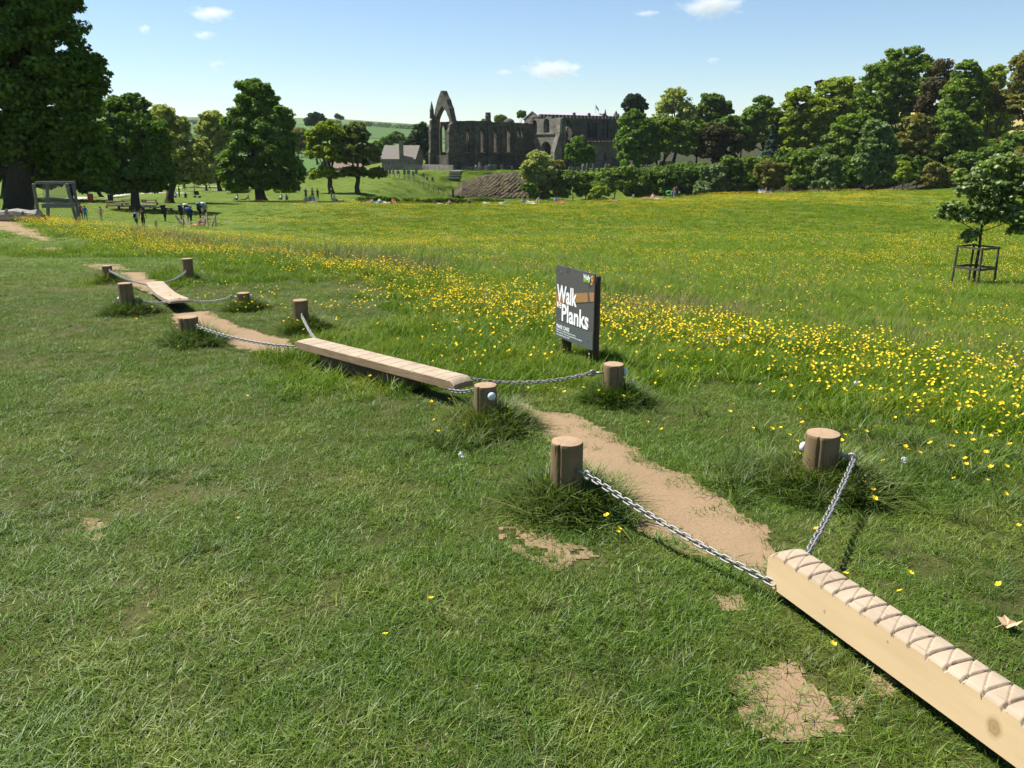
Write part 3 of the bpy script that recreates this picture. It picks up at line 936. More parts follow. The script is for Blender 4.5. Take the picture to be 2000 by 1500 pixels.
def make_sign():
    # right (near) and left (far) edges of the board
    pr = gp(1148, 699)
    R0 = at(1160, 682, 7.15); L0 = at(1087, 659, 7.72)
    R0 = np.array((R0[0], R0[1], 0)); L0 = np.array((L0[0], L0[1], 0))
    u = R0 - L0; Wd = np.linalg.norm(u); u /= Wd
    nrm = np.array((u[1], -u[0], 0))                    # facing the viewer
    if nrm @ (EYE - R0) < 0: nrm = -nrm
    ztop = 0.5 * (at_y(1162, 532, R0[1])[2] + at_y(1089, 520, L0[1])[2])
    zbot = 0.5 * (at_y(1158, 682, R0[1])[2] + at_y(1087, 658, L0[1])[2])
    Hh = ztop - zbot
    g = gz(*(0.5 * (R0 + L0))[:2])
    base = np.array((*(0.5 * (R0 + L0))[:2], g))
    ang = math.atan2(u[1], u[0])
    t = thing('wooden_sign', 'dark grey sign reading Walk the Planks on two brown posts', 'sign', base, ang)
    # local: x along the board, y away from the viewer (rotation puts -y to the viewer side), z up from the ground
    z0, z1 = zbot - g, ztop - g
    zm = z1 - 0.773 * Hh
    w = Wd
    board = NT('sign_board_print')
    Pn = board.pos(True)
    n1 = board.noise(Pn, 9, 4); n2 = board.noise(Pn, 40, 3)
    col = board.mix(n2, (0.072, 0.069, 0.063), (0.088, 0.085, 0.078))
    col = board.mix(board.ramp(n1, [(0.60, 0.0), (0.66, 0.85)]), col, (0.035, 0.033, 0.031))
    board.principled(col, 0.55, 0, None, 0.35)
    board2 = plain('sign_lower_panel', (0.082, 0.098, 0.095), 0.5, 0, 0.06)
    tan = NT('printed_wood'); tp = tan.pos(True)
    tan.principled(tan.mix(tan.noise(tan.mapped(tp, (0.1, 1, 1)), 50, 4), (0.26, 0.13, 0.045), (0.38, 0.21, 0.08)), 0.55)
    th = 0.012
    MB().box((0, -th / 2, (z1 + zm) / 2 + 0.001), (w, th, z1 - zm - 0.002)).build('upper_board', board.m, t)
    MB().box((0, -th / 2 - 0.004, (zm + z0) / 2), (w, th, zm - z0 - 0.002)).build('lower_board', board2, t)
    for x, d in ((-w / 2 + 0.10, 0.0), (w / 2 - 0.085, 0.0)):
        lg = MB().lathe([(0.047, -0.35), (0.046, 0.2), (0.045, z1 - 0.035), (0.03, z1 - 0.028)], 20).build('leg', M['darkpost'], t, True)
        lg.location = (x, 0.052, 0)
        if x > 0:
            MB().tube([(x + 0.012, 0.004, z0 - 0.05), (x + 0.012, -0.004, z0 - 0.05)], 0.011, 14).build('bolt_head', M['steel'], t, True)
    def U(uu, vv): return (-w / 2 + uu * w, z1 - vv * Hh)
    yf = -th - 0.0012
    def flat(name, pts, mat, y=yf):
        me = curve_poly([U(*p) for p in pts], (), 0.0006)
        co = np.zeros(len(me.vertices) * 3, np.float32); me.vertices.foreach_get('co', co); co = co.reshape(-1, 3)
        co = np.stack([co[:, 0], co[:, 2] + y, co[:, 1]], 1); me.vertices.foreach_set('co', co.ravel()); me.update()
        return obj(name, me, mat, t)
    flat('plank_picture', [(0.0, 0.40), (0.3, 0.355), (0.84, 0.262), (1.0, 0.232), (1.0, 0.352), (0.62, 0.425), (0.3, 0.515), (0.0, 0.585)], tan.m)
    flat('plank_picture', [(0.835, 0.25), (0.875, 0.25), (0.905, 0.375), (0.86, 0.385)], board.m, yf - 0.0012)
    flat('printed_shadow', [(0.10, 0.515), (0.62, 0.425), (1.0, 0.352), (1.0, 0.357), (0.62, 0.435), (0.10, 0.53)], plain('sign_print_shadow', (0.05, 0.045, 0.04), 0.6), yf - 0.0002)
    wh = plain('sign_white_lettering', (0.82, 0.84, 0.84), 0.5, 0, 0.02)
    def text(s, u0, v_base, height, width, bold=0.02, mat=wh, name='lettering', y=yf - 0.0024, slope=0.0):
        me, wid = text_mesh(s, height * Hh, 1.0, bold)
        k = width * w / wid
        co = np.zeros(len(me.vertices) * 3, np.float32); me.vertices.foreach_get('co', co); co = co.reshape(-1, 3)
        x0, zb = U(u0, v_base)
        xx = x0 + co[:, 0] * k
        co = np.stack([xx, np.full(len(co), y), zb + co[:, 1] + slope * (xx - x0)], 1)
        me.vertices.foreach_set('co', co.ravel()); me.update()
        return obj(name, me, mat, t)
    text('Walk', 0.035, 0.490, 0.235, 0.54, 0.026)
    text('THE', 0.035, 0.578, 0.075, 0.125, 0.03)
    text('Planks', 0.175, 0.742, 0.235, 0.71, 0.026)
    text('TAKE CARE', 0.04, 0.866, 0.052, 0.36, 0.03, y=yf - 0.0055)
    text('Maximum weight 50kg (8 stone)', 0.045, 0.899, 0.021, 0.52, 0.012, y=yf - 0.0055)
    text('This activity must be supervised by an adult', 0.045, 0.932, 0.021, 0.69, 0.012, y=yf - 0.0055)
    text('accompanying the child.', 0.045, 0.965, 0.021, 0.37, 0.012, y=yf - 0.0055)
    green = plain('logo_green', (0.22, 0.48, 0.03), 0.5, 0, 0.05)
    orange = plain('logo_orange', (0.62, 0.24, 0.05), 0.5, 0, 0.05)
    flat('logo', [(0.735, 0.095), (0.875, 0.085), (0.875, 0.135), (0.735, 0.135)], green, yf - 0.001)
    text('Welly', 0.73, 0.092, 0.062, 0.175, 0.03, name='logo', y=yf - 0.0034)
    text('walk', 0.76, 0.128, 0.03, 0.095, 0.02, mat=plain('logo_dark_green', (0.07, 0.26, 0.02), 0.5), name='logo', y=yf - 0.0034)
    flat('logo', [(0.915, 0.035), (0.945, 0.022), (0.972, 0.032), (0.978, 0.075), (0.968, 0.108), (0.935, 0.108), (0.918, 0.08)], orange, yf - 0.001)
    flat('logo', [(0.905, 0.132), (0.925, 0.118), (0.955, 0.12), (0.955, 0.135), (0.94, 0.155), (0.92, 0.152)], orange, yf - 0.001)
    for uu, vv in ((0.14, 0.085), (0.12, 0.745), (0.86, 0.715), (0.87, 0.885), (0.95, 0.05)):
        x, z = U(uu, vv)
        sc_ = MB().lathe([(0.006, 0), (0.005, 0.003), (0.002, 0.0042)], 10).build('screw', M['steel'], t, True)
        sc_.rotation_euler = (math.pi / 2, 0, 0); sc_.location = (x, yf - 0.004, z)
make_sign()

# ------------------------------------------------------------------ grass and flowers
def proto(name, me, mat):
    me.materials.clear(); me.materials.append(mat)
    return bpy.data.objects.new(name, me)            # never linked to the scene: only the source of the scattered blades

def blades(rs, n, radius, hgt, width, bend, lean, segs=2):
    vs, fs = [], []
    for _ in range(n):
        a = rs.uniform(0, 6.283); q = radius * math.sqrt(rs.random())
        x, y = q * math.cos(a), q * math.sin(a)
        h = hgt * rs.uniform(0.45, 1.25); w = width * rs.uniform(0.6, 1.3)
        d = rs.uniform(0, 6.283); dx, dy = math.cos(d), math.sin(d)
        b = bend * rs.uniform(0.2, 1.4); l = lean * rs.uniform(0, 1)
        px_, py_ = -dy, dx
        tw = rs.uniform(-0.6, 0.6)
        px_, py_ = px_ * math.cos(tw) - py_ * math.sin(tw), px_ * math.sin(tw) + py_ * math.cos(tw)
        o = len(vs)
        for k in range(segs):
            t = k / segs
            out = h * (l * t + b * t * t)
            zz = h * (t - 0.32 * b * t * t) - 0.004
            ww = w * (1 - 0.35 * t) * 0.5
            vs.append((x + dx * out - px_ * ww, y + dy * out - py_ * ww, zz)); vs.append((x + dx * out + px_ * ww, y + dy * out + py_ * ww, zz))
        out = h * (l + b); vs.append((x + dx * out, y + dy * out, h * (1 - 0.32 * b)))
        for k in range(segs - 1):
            fs.append((o + 2 * k, o + 2 * k + 1, o + 2 * k + 3, o + 2 * k + 2))
        k = segs - 1
        fs.append((o + 2 * k, o + 2 * k + 1, o + 2 * k + 2))
    return MB().add(vs, fs)

def flower_cluster(rs, n, radius, hgt, fr, stems=True):
    heads, stem = MB(), MB()
    for _ in range(n):
        a = rs.uniform(0, 6.283); q = radius * math.sqrt(rs.random())
        x, y, h = q * math.cos(a), q * math.sin(a), hgt * rs.uniform(0.6, 1.25)
        tx, ty = rs.uniform(-0.5, 0.5), rs.uniform(-0.5, 0.5)
        f = fr * rs.uniform(0.7, 1.2)
        vs = [(x, y, h - f * 0.35)]
        for k in range(10):
            t = k * 0.6283 + a
            rr = f * (1.0 if k % 2 else 0.72)
            vs.append((x + rr * math.cos(t), y + rr * math.sin(t), h + f * 0.25 + rr * (tx * math.cos(t) + ty * math.sin(t))))
        heads.add(vs, [(0, 1 + k, 1 + (k + 1) % 10) for k in range(10)])
        if stems:
            stem.add([(x * 0.7 - 0.0012, y * 0.7, 0), (x * 0.7 + 0.0012, y * 0.7, 0), (x + 0.001, y, h - f * 0.3), (x - 0.001, y, h - f * 0.3)], [(0, 1, 2, 3)])
    return heads, stem

M['lawn_blade'] = blade_mat('lawn_blade', (0.040, 0.098, 0.004), (0.150, 0.250, 0.016), (0.42, 0.37, 0.14), 0.69, 0.90, 0.032)
M['meadow_blade'] = blade_mat('meadow_blade', (0.042, 0.105, 0.003), (0.155, 0.245, 0.014), (0.36, 0.33, 0.10), 0.70, 0.92, 0.015)
M['tuft_blade'] = blade_mat('tall_tuft_blade', (0.030, 0.075, 0.008), (0.14, 0.20, 0.028), (0.38, 0.34, 0.18), 0.74, 0.90, 0.03)
M['petal'] = leafmat('buttercup_petal', (0.83, 0.53, 0.0), (0.94, 0.69, 0.004), 0.14, 0.03)
M['clock'] = plain('dandelion_clock_fluff', (0.62, 0.62, 0.58), 0.9, 0, 0.1)
M['stem'] = plain('flower_stem', (0.10, 0.17, 0.04), 0.8, 0, 0.2)

_rs = random.Random(3)
def mk_protos(count, prefix, mat, **kw):
    return [proto(prefix, blades(_rs, **kw).mesh(prefix, False, False), mat) for _ in range(count)]
LAWN = mk_protos(6, 'lawn_tuft', M['lawn_blade'], n=64, radius=0.085, hgt=0.033, width=0.0031, bend=1.1, lean=0.8)
LAWN_FLAT = mk_protos(4, 'lawn_flat', M['lawn_blade'], n=48, radius=0.10, hgt=0.034, width=0.0032, bend=1.5, lean=1.2)
MEAD = mk_protos(6, 'meadow_tuft', M['meadow_blade'], n=60, radius=0.13, hgt=0.14, width=0.006, bend=0.8, lean=0.5)
SEED = [proto('seed_stalks', blades(_rs, n=16, radius=0.14, hgt=0.30, width=0.0035, bend=0.35, lean=0.25, segs=3).mesh('seed_stalks', False, False), plain('seeding_grass', (0.24, 0.19, 0.09), 0.9, 0, 0.3)) for _ in range(3)]
TALL = mk_protos(4, 'tall_tuft', M['tuft_blade'], n=34, radius=0.07, hgt=0.20, width=0.0065, bend=0.9, lean=0.45, segs=3)

def scatter(name, label, cat, pts, rots, scl, kind, protos):
    me = bpy.data.meshes.new(name)
    pts = np.asarray(pts, np.float32)
    me.vertices.add(len(pts)); me.vertices.foreach_set('co', pts.ravel())
    for nm, typ, arr in (('rot', 'FLOAT_VECTOR', rots), ('scl', 'FLOAT_VECTOR', scl)):
        at_ = me.attributes.new(nm, typ, 'POINT'); at_.data.foreach_set('vector', np.asarray(arr, np.float32).ravel())
    at_ = me.attributes.new('kind_id', 'INT', 'POINT'); at_.data.foreach_set('value', np.asarray(kind, np.int32))
    me.update()
    o = obj(name, me)
    ng = bpy.data.node_groups.new(name, 'GeometryNodeTree')
    ng.interface.new_socket('Geometry', in_out='INPUT', socket_type='NodeSocketGeometry')
    ng.interface.new_socket('Geometry', in_out='OUTPUT', socket_type='NodeSocketGeometry')
    N, Lk = ng.nodes, ng.links
    gi = N.new('NodeGroupInput'); go = N.new('NodeGroupOutput')
    mp = N.new('GeometryNodeMeshToPoints'); Lk.new(gi.outputs[0], mp.inputs['Mesh'])
    def named(nm, typ):
        a = N.new('GeometryNodeInputNamedAttribute'); a.data_type = typ; a.inputs['Name'].default_value = nm
        return a.outputs['Attribute']
    er = N.new('FunctionNodeEulerToRotation'); Lk.new(named('rot', 'FLOAT_VECTOR'), er.inputs[0])
    sc = named('scl', 'FLOAT_VECTOR'); ki = named('kind_id', 'INT')
    jn = N.new('GeometryNodeJoinGeometry')
    for i, p in enumerate(protos):
        cmp_ = N.new('FunctionNodeCompare'); cmp_.data_type = 'INT'; cmp_.operation = 'EQUAL'
        Lk.new(ki, cmp_.inputs[2]); cmp_.inputs[3].default_value = i
        oi = N.new('GeometryNodeObjectInfo'); oi.inputs['Object'].default_value = p; oi.inputs['As Instance'].default_value = True
        ip = N.new('GeometryNodeInstanceOnPoints')
        Lk.new(mp.outputs[0], ip.inputs['Points']); Lk.new(cmp_.outputs[0], ip.inputs['Selection'])
        Lk.new(oi.outputs['Geometry'], ip.inputs['Instance']); Lk.new(er.outputs[0], ip.inputs['Rotation']); Lk.new(sc, ip.inputs['Scale'])
        Lk.new(ip.outputs[0], jn.inputs[0])
    Lk.new(jn.outputs[0], go.inputs[0])
    md = o.modifiers.new('scatter', 'NODES'); md.node_group = ng
    tag(o, label, cat, kind='stuff')
    return o

def sector(n, r0, r1, half=46.0):
    r = np.sqrt(RNG.uniform(r0 * r0, r1 * r1, n)); a = np.radians(RNG.uniform(-half, half, n))
    return r * np.sin(a), r * np.cos(a), r

def on_soil(x, y):
    m = np.zeros(len(x), bool)
    for e in PATHS:
        lo, hi = e[4], e[5]
        k = (x > lo[0]) & (x < hi[0]) & (y > lo[1]) & (y < hi[1])
        if k.any():
            idx = np.nonzero(k)[0]
            inside = soil_mask(x[idx], y[idx], e)
            # some grass creeps in: sparse on the worn patches, hardly any on the path
            loose = 0.6 if e[3] >= 0.45 else (0.14 if e[3] else 0.03)
            d = e[1] * 1.3
            edge = ~(soil_mask(x[idx] + d, y[idx], e) & soil_mask(x[idx] - d, y[idx], e) & soil_mask(x[idx], y[idx] + d, e) & soil_mask(x[idx], y[idx] - d, e))
            p = np.where(edge, 0.62 if e[3] else 0.36, loose)
            m[idx] |= inside & (RNG.random(len(idx)) > p)
    return m

def under_plank(x, y):
    m = np.zeros(len(x), bool)
    for pl, w in ((pl1, 0.07), (pl2, 0.12), (pl3, 0.10)):
        root, ax, side, up, Lh = pl
        dx = x - root.location[0]; dy = y - root.location[1]
        u = dx * ax[0] + dy * ax[1]; v = dx * side[0] + dy * side[1]
        m |= (u > 0) & (u < Lh) & (np.abs(v) < w)
    return m

def make_grass():
    post_xy = np.array([POSTS[k][1][:2] for k in POSTS])
    post_r = np.array([POSTS[k][3] for k in POSTS])
    X, Y, S, K = [], [], [], []
    bins = [(1.0, 3.0, 420), (3.0, 5.0, 330), (5.0, 8.0, 230), (8.0, 13.0, 120), (13.0, 22.0, 60), (22.0, 40.0, 20), (40.0, 70.0, 6.5), (70.0, 128.0, 2.6), (128.0, 215.0, 0.8)]
    for r0, r1, den in bins:
        area = rad(92) / 2 * (r1 * r1 - r0 * r0)
        x, y, r = sector(int(area * den), r0, r1)
        k = ~on_soil(x, y)
        x, y, r = x[k], y[k], r[k]
        s = bank_s(x, y)
        n = fbm(x * 0.9, y * 0.9, 21); n2 = fbm(x * 0.22, y * 0.22, 31)
        # thin, worn lawn in places
        thin = (n < 0.36) & (s < -1.5) & (RNG.random(len(x)) < 0.25)
        # mown strip at the side of the path stays short, the bank and the meadow are long
        long_ = sstep(-2.6, 0.6, s + (n - 0.5) * 2.0)
        long_ = np.maximum(long_, 0.55 * sstep(0.52, 0.72, n2) * (s > -5))
        edge = np.interp(x, EDGE_X, EDGE_Y)
        mown = sstep(-8, 0, y - edge)
        left_lawn = (x < -14) & (y > 40)
        d = np.min(np.hypot(x[:, None] - post_xy[None, :, 0], y[:, None] - post_xy[None, :, 1]), 1)
        up_ = under_plank(x, y)
        thin |= up_ & (RNG.random(len(x)) < 0.55)
        keep = ~thin & (d > 0.06)
        far = np.clip(r / 13.0, 1, None) ** 0.72
        mown = np.where(y > edge + 2, 1.0, mown)
        if r0 > 100: keep &= (y < edge + 6) | ((x < 12) & (x > -60))
        islong = RNG.random(len(x)) < long_
        islong &= ~(RNG.random(len(x)) < sstep(-10, -30, x + (n2 - 0.5) * 22) * sstep(36, 52, y + (n - 0.5) * 12))
        hs = np.where(islong, RNG.uniform(0.55, 1.25, len(x)), RNG.uniform(0.6, 1.25, len(x)) * (0.45 + 1.25 * n))
        hs = hs * np.where(islong & (mown > 0.5), 0.6, 1)
        hs = np.where(up_, hs * 0.7, hs)
        kk = np.where(islong, 10 + RNG.integers(0, 6, len(x)), np.where(RNG.random(len(x)) < 0.35 + 0.4 * (n2 > 0.5), 6 + RNG.integers(0, 4, len(x)), RNG.integers(0, 6, len(x))))
        tus = (fbm(x * 2.1, y * 2.1, 55) > 0.655) & ~islong & (s < 0) & (r < 30) & (RNG.random(len(x)) < 0.4)
        kk = np.where(tus, 16 + RNG.integers(0, 4, len(x)), kk)
        hs = np.where(tus, RNG.uniform(0.14, 0.27, len(x)), hs)
        far = np.where(tus, far * 0.42, far)
        seed_p = 0.22 * np.exp(-((s - 0.9) / 1.5) ** 2) * sstep(0.38, 0.62, fbm(x * 0.3, y * 0.3, 44)) * 1.6 + 0.03 * (s > 2)
        kk = np.where((RNG.random(len(x)) < seed_p) & islong, 20 + RNG.integers(0, 3, len(x)), kk)
        X.append(x[keep]); Y.append(y[keep]); K.append(kk[keep])
        sx = far * RNG.uniform(0.8, 1.25, len(x)); sz = hs * np.clip(far, 1, 1.5)
        S.append(np.stack([sx, sx, sz], 1)[keep])
    # dense long grass round the feet of the posts (not trimmed by the mower)
    for i, key in enumerate(POSTS):
        b, r = POSTS[key][1], POSTS[key][3]
        amount = dict(A=240, B=300, C=260, D=130, E=170, F=150, G=220, H=90, I=90, J=25)[key]
        spread = dict(A=0.26, B=0.27, C=0.25, D=0.17, E=0.27, F=0.20, G=0.25, H=0.16, I=0.20, J=0.12)[key]
        a = RNG.uniform(0, 6.283, amount); q = r * 0.95 + spread * RNG.random(amount) ** 1.5
        x, y = b[0] + q * np.cos(a) + 0.03, b[1] + q * np.sin(a)
        k = ~on_soil(x, y) | (RNG.random(amount) < 0.25)
        x, y, q = x[k], y[k], q[k]
        hh = RNG.uniform(0.45, 1.0, len(x)) * np.clip(1.25 - (q - r) / spread * 0.75, 0.35, 1.2)
        X.append(x); Y.append(y); K.append(16 + RNG.integers(0, 4, len(x)))
        sx = RNG.uniform(0.6, 1.0, len(x)); S.append(np.stack([sx, sx, hh], 1))
    # grass hanging at the foot of planks and the sign
    for (px, py, n_, sp) in ((1100, 690, 40, 0.12), (1150, 700, 40, 0.12), (900, 865, 60, 0.3), (1900, 560, 120, 0.7), (1480, 930, 60, 0.3), (1800, 900, 90, 0.9)):
        c = gp(px, py)
        x = c[0] + RNG.normal(0, sp * 0.5, n_); y = c[1] + RNG.normal(0, sp * 0.5, n_)
        X.append(x); Y.append(y); K.append(16 + RNG.integers(0, 4, n_))
        sx = RNG.uniform(0.5, 0.9, n_); S.append(np.stack([sx, sx, RNG.uniform(0.35, 0.8, n_)], 1))
    X = np.concatenate(X); Y = np.concatenate(Y); S = np.concatenate(S); K = np.concatenate(K)
    rots = np.stack([RNG.normal(0, 0.12, len(X)), RNG.normal(0, 0.12, len(X)), RNG.uniform(0, 6.283, len(X))], 1)
    Z = H(X, Y) - 0.003
    scatter('grass', 'lawn and meadow grass covering the whole field', 'grass', np.stack([X, Y, Z], 1), rots, S, K, LAWN + LAWN_FLAT + MEAD + TALL + SEED)
    print('grass tufts', len(X))
make_grass()

# ---- buttercups: where they grow
def yellow_density(x, y):
    s = bank_s(x, y)
    n = fbm(x * 0.35, y * 0.35, 61); n2 = fbm(x * 1.1, y * 1.1, 71)
    band = np.exp(-((s + 0.3 + 0.35 * (x < 0)) / 1.05) ** 2) * (0.45 + 1.6 * sstep(0.35, 0.7, n) + 1.2 * sstep(0.5, 3.5, x))
    near_side = 0.05 * np.exp(-((s + 2.6) / 1.6) ** 2) * sstep(0.42, 0.66, n2) * 4
    slope = 0.12 * sstep(1.0, 4, s) * (0.3 + 1.2 * sstep(0.42, 0.62, n))
    far = sstep(18, 45, y) * (0.03 + 0.30 * sstep(0.48, 0.66, fbm(x * 0.055, y * 0.14, 81))) * (s > 0)
    strip = 0.75 * np.exp(-((np.interp(x, EDGE_X, EDGE_Y) - y - 14) / 12) ** 2) * sstep(-36, -16, x) * (1 - sstep(50, 75, x)) * (0.35 + 0.65 * sstep(0.35, 0.6, fbm(x * 0.08, y * 0.2, 91)))
    left = 0.2 * np.exp(-((s - 0.3) / 2.0) ** 2) * sstep(-2, -7, x)
    gap = (1 - 0.85 * sstep(-26, -34, x) * (y > 60)) * (y < np.interp(x, EDGE_X, EDGE_Y) + 3)
    return (band + near_side + slope + far + strip + left) * gap

def make_flowers():
    fl = []
    rs = random.Random(9)
    for n_, rad_, hg, fr in ((1, 0.0, 0.16, 0.0125), (3, 0.10, 0.19, 0.012), (6, 0.28, 0.24, 0.013), (14, 0.75, 0.30, 0.018), (22, 1.3, 0.34, 0.026)):
        h, st = flower_cluster(rs, n_, rad_, hg, fr, False)
        fl.append(proto('buttercup_heads', h.mesh('buttercup_heads', False, False), M['petal']))
    X, Y, K = [], [], []
    for r0, r1, den, kind in ((2.5, 12, 150, 0), (8, 16, 40, 1), (14, 30, 17, 2), (28, 60, 4.0, 3), (55, 165, 1.5, 4)):
        area = rad(92) / 2 * (r1 * r1 - r0 * r0)
        x, y, r = sector(int(area * den), r0, r1)
        k = (RNG.random(len(x)) < np.clip(yellow_density(x, y), 0, 1)) & ~on_soil(x, y)
        X.append(x[k]); Y.append(y[k]); K.append(np.full(k.sum(), kind))
    X = np.concatenate(X); Y = np.concatenate(Y); K = np.concatenate(K)
    # a few single ones on the lawn and round the posts
    lawn_px = [(457, 1053), (740, 1290), (1075, 977), (1190, 1058), (1207, 1062), (1213, 1085), (1684, 971), (1694, 989), (1707, 1020), (1258, 860), (1290, 872), (1425, 815), (1430, 835), (1475, 858), (1505, 873), (1740, 1326), (1758, 1326), (1777, 1345),
               (610, 720), (645, 725), (672, 735), (750, 738), (718, 757), (883, 810), (852, 820), (268, 645), (345, 655), (325, 645), (160, 700), (355, 672), (435, 675), (445, 675), (915, 668), (925, 678), (1096, 790), (1180, 795), (1210, 790), (1222, 802), (1160, 790),
               (1770, 823), (1780, 815), (1805, 818), (1860, 805), (1894, 782), (1890, 795), (1915, 775), (1845, 720), (1795, 745), (1700, 790)]
    near = np.hypot(X, Y)
    order = np.argsort(near)
    single = [i for i in order if K[i] == 0]
    hero = []
    for p in lawn_px:
        g = gp(*p); hero.append((g[0], g[1]))
    hero += [(X[i], Y[i]) for i in single[:300 - len(hero)]]
    rest = np.ones(len(X), bool); rest[single[:300 - len(lawn_px)]] = False
    X, Y, K = X[rest], Y[rest], K[rest]
    n = len(X)
    sc = RNG.uniform(0.75, 1.25, n)
    scatter('buttercup_carpet', 'countless yellow buttercups spread over the meadow and along the bank', 'flowers',
            np.stack([X, Y, H(X, Y)], 1), np.stack([np.zeros(n), np.zeros(n), RNG.uniform(0, 6.28, n)], 1), np.stack([sc, sc, sc], 1), K, fl)
    print('flowers', n)
    # the 300 nearest one by one
    heads, stems = [], []
    for k in range(6):
        h = rs.uniform(0.07, 0.16); f = rs.uniform(0.011, 0.0135)
        lx, ly = rs.uniform(-0.03, 0.03), rs.uniform(-0.03, 0.03)
        vs = [(lx, ly, h)]
        tx, ty = rs.uniform(-0.55, 0.55), rs.uniform(-0.55, 0.55)
        fs = []
        for p in range(5):
            a = p * 1.2566
            o = len(vs)
            for (rr, da, zz) in ((0.35, -0.35, 0.05), (0.95, -0.52, 0.5), (1.08, 0, 0.62), (0.95, 0.52, 0.5), (0.35, 0.35, 0.05)):
                X_, Y_ = f * rr * math.cos(a + da), f * rr * math.sin(a + da)
                vs.append((lx + X_, ly + Y_, h + f * zz + tx * X_ + ty * Y_))
            fs.append((0, o, o + 1, o + 2, o + 3, o + 4))
        m = MB().add(vs, fs).mesh('flower_head', False, False); m.materials.append(M['petal']); heads.append(m)
        m = MB().tube([(0, 0, -0.01), (lx * 0.4, ly * 0.3, h * 0.55), (lx, ly, h)], [0.0014, 0.0012, 0.001], 5).mesh('stem', True); m.materials.append(M['stem']); stems.append(m)
    for i, (x, y) in enumerate(hero):
        t = thing('buttercup', 'single yellow buttercup on a thin green stem in the near grass', 'flower', (x, y, gz(x, y)), rs.uniform(0, 6.28), 'nearest buttercups')
        s = rs.uniform(0.85, 1.2) * (0.9 if i < 3 else 1.0); t.scale = (s, s, s)
        k = rs.randrange(6)
        obj('stem', stems[k], None, t); obj('flower_head', heads[k], None, t)
    # dandelion clocks
    ball = MB()
    for _ in range(70):
        v = np.array([rs.gauss(0, 1) for _ in range(3)]); v /= np.linalg.norm(v)
        w = np.cross(v, (0.3, 0.2, 0.9)); w /= np.linalg.norm(w); q = np.cross(v, w); c = v * 0.02
        ball.add([c + w * 0.005, c + q * 0.005, c - w * 0.005, c - q * 0.005], [(0, 1, 2, 3)])
    bm_ = ball.mesh('seed_head', False, False); bm_.materials.append(M['clock'])
    sm_ = MB().tube([(0, 0, -0.01), (0.01, 0, 0.12), (0.012, 0.004, 0.2)], [0.002, 0.0018, 0.0015], 5).mesh('stem', True); sm_.materials.append(M['stem'])
    for px, py in ((896, 668), (1843, 722), (1825, 735), (1782, 702), (1980, 745), (1425, 690), (1543, 690), (1889, 716), (1670, 795), (1755, 955), (1450, 690), (430, 580), (660, 548), (905, 945), (410, 500), (470, 513), (395, 548), (1300, 575)):
        g = gp(px, py)
        t = thing('dandelion_clock', 'round white dandelion seed head standing in the grass', 'flower', g, rs.uniform(0, 6.28), 'dandelion clocks in the grass')
        s = rs.uniform(0.6, 0.9); t.scale = (s, s, s)
        obj('stem', sm_, None, t); obj('seed_head', bm_, None, t).location = (0.012, 0.004, 0.21)
make_flowers()

# ------------------------------------------------------------------ trees
M['leaf_oak'] = leafmat('oak_leaf', (0.0319, 0.0686, 0.0104), (0.1618, 0.2569, 0.0268), 0.4, 0.012)
M['leaf_lime'] = leafmat('lime_leaf', (0.0383, 0.0838, 0.0131), (0.2022, 0.3181, 0.0369), 0.42, 0.012)
M['leaf_mid'] = leafmat('mid_green_leaf', (0.0479, 0.0944, 0.0131), (0.2428, 0.3426, 0.0369), 0.44, 0.012)
M['leaf_pale'] = leafmat('pale_willow_leaf', (0.1355, 0.1751, 0.0522), (0.5394, 0.5505, 0.1423), 0.45, 0.012)
M['leaf_fresh'] = leafmat('fresh_yellow_green_leaf', (0.0878, 0.1446, 0.0131), (0.3910, 0.4526, 0.0369), 0.45, 0.012)
M['leaf_olive'] = leafmat('olive_leaf', (0.0798, 0.0838, 0.0209), (0.3371, 0.3058, 0.0670), 0.42, 0.012)
M['leaf_copper'] = leafmat('copper_leaf', (0.0435, 0.0174, 0.0174), (0.1015, 0.0435, 0.0377), 0.35, 0.012)
M['leaf_brown'] = leafmat('brownish_leaf', (0.0653, 0.0508, 0.0261), (0.1595, 0.1232, 0.0609), 0.35, 0.012)
M['leaf_dark'] = leafmat('dark_evergreen_leaf', (0.0174, 0.0377, 0.0145), (0.0592, 0.1015, 0.0274), 0.28, 0.012)
M['leaf_yew'] = leafmat('yew_leaf', (0.0319, 0.0290, 0.0101), (0.0798, 0.0696, 0.0203), 0.28, 0.012)
M['leaf_blue'] = leafmat('blue_spruce_leaf', (0.0290, 0.0580, 0.0435), (0.0958, 0.1540, 0.0990), 0.25, 0.012)
M['leaf_syc'] = leafmat('sycamore_leaf', (0.045, 0.095, 0.014), (0.20, 0.29, 0.055), 0.4, 0.04)
M['leaf_sap'] = leafmat('sapling_leaf', (0.075, 0.13, 0.022), (0.29, 0.37, 0.085), 0.48, 0.05)
M['leaf_park'] = leafmat('pale_olive_leaf', (0.07, 0.095, 0.018), (0.22, 0.25, 0.06), 0.42, 0.012)
M['leaf_far'] = leafmat('far_wood_leaf', (0.0351, 0.0639, 0.0183), (0.1237, 0.1663, 0.0415), 0.35, 0.012, 0.02)

def rand_dirs(n):
    v = RNG.normal(size=(n, 3)); return v / np.linalg.norm(v, axis=1)[:, None]

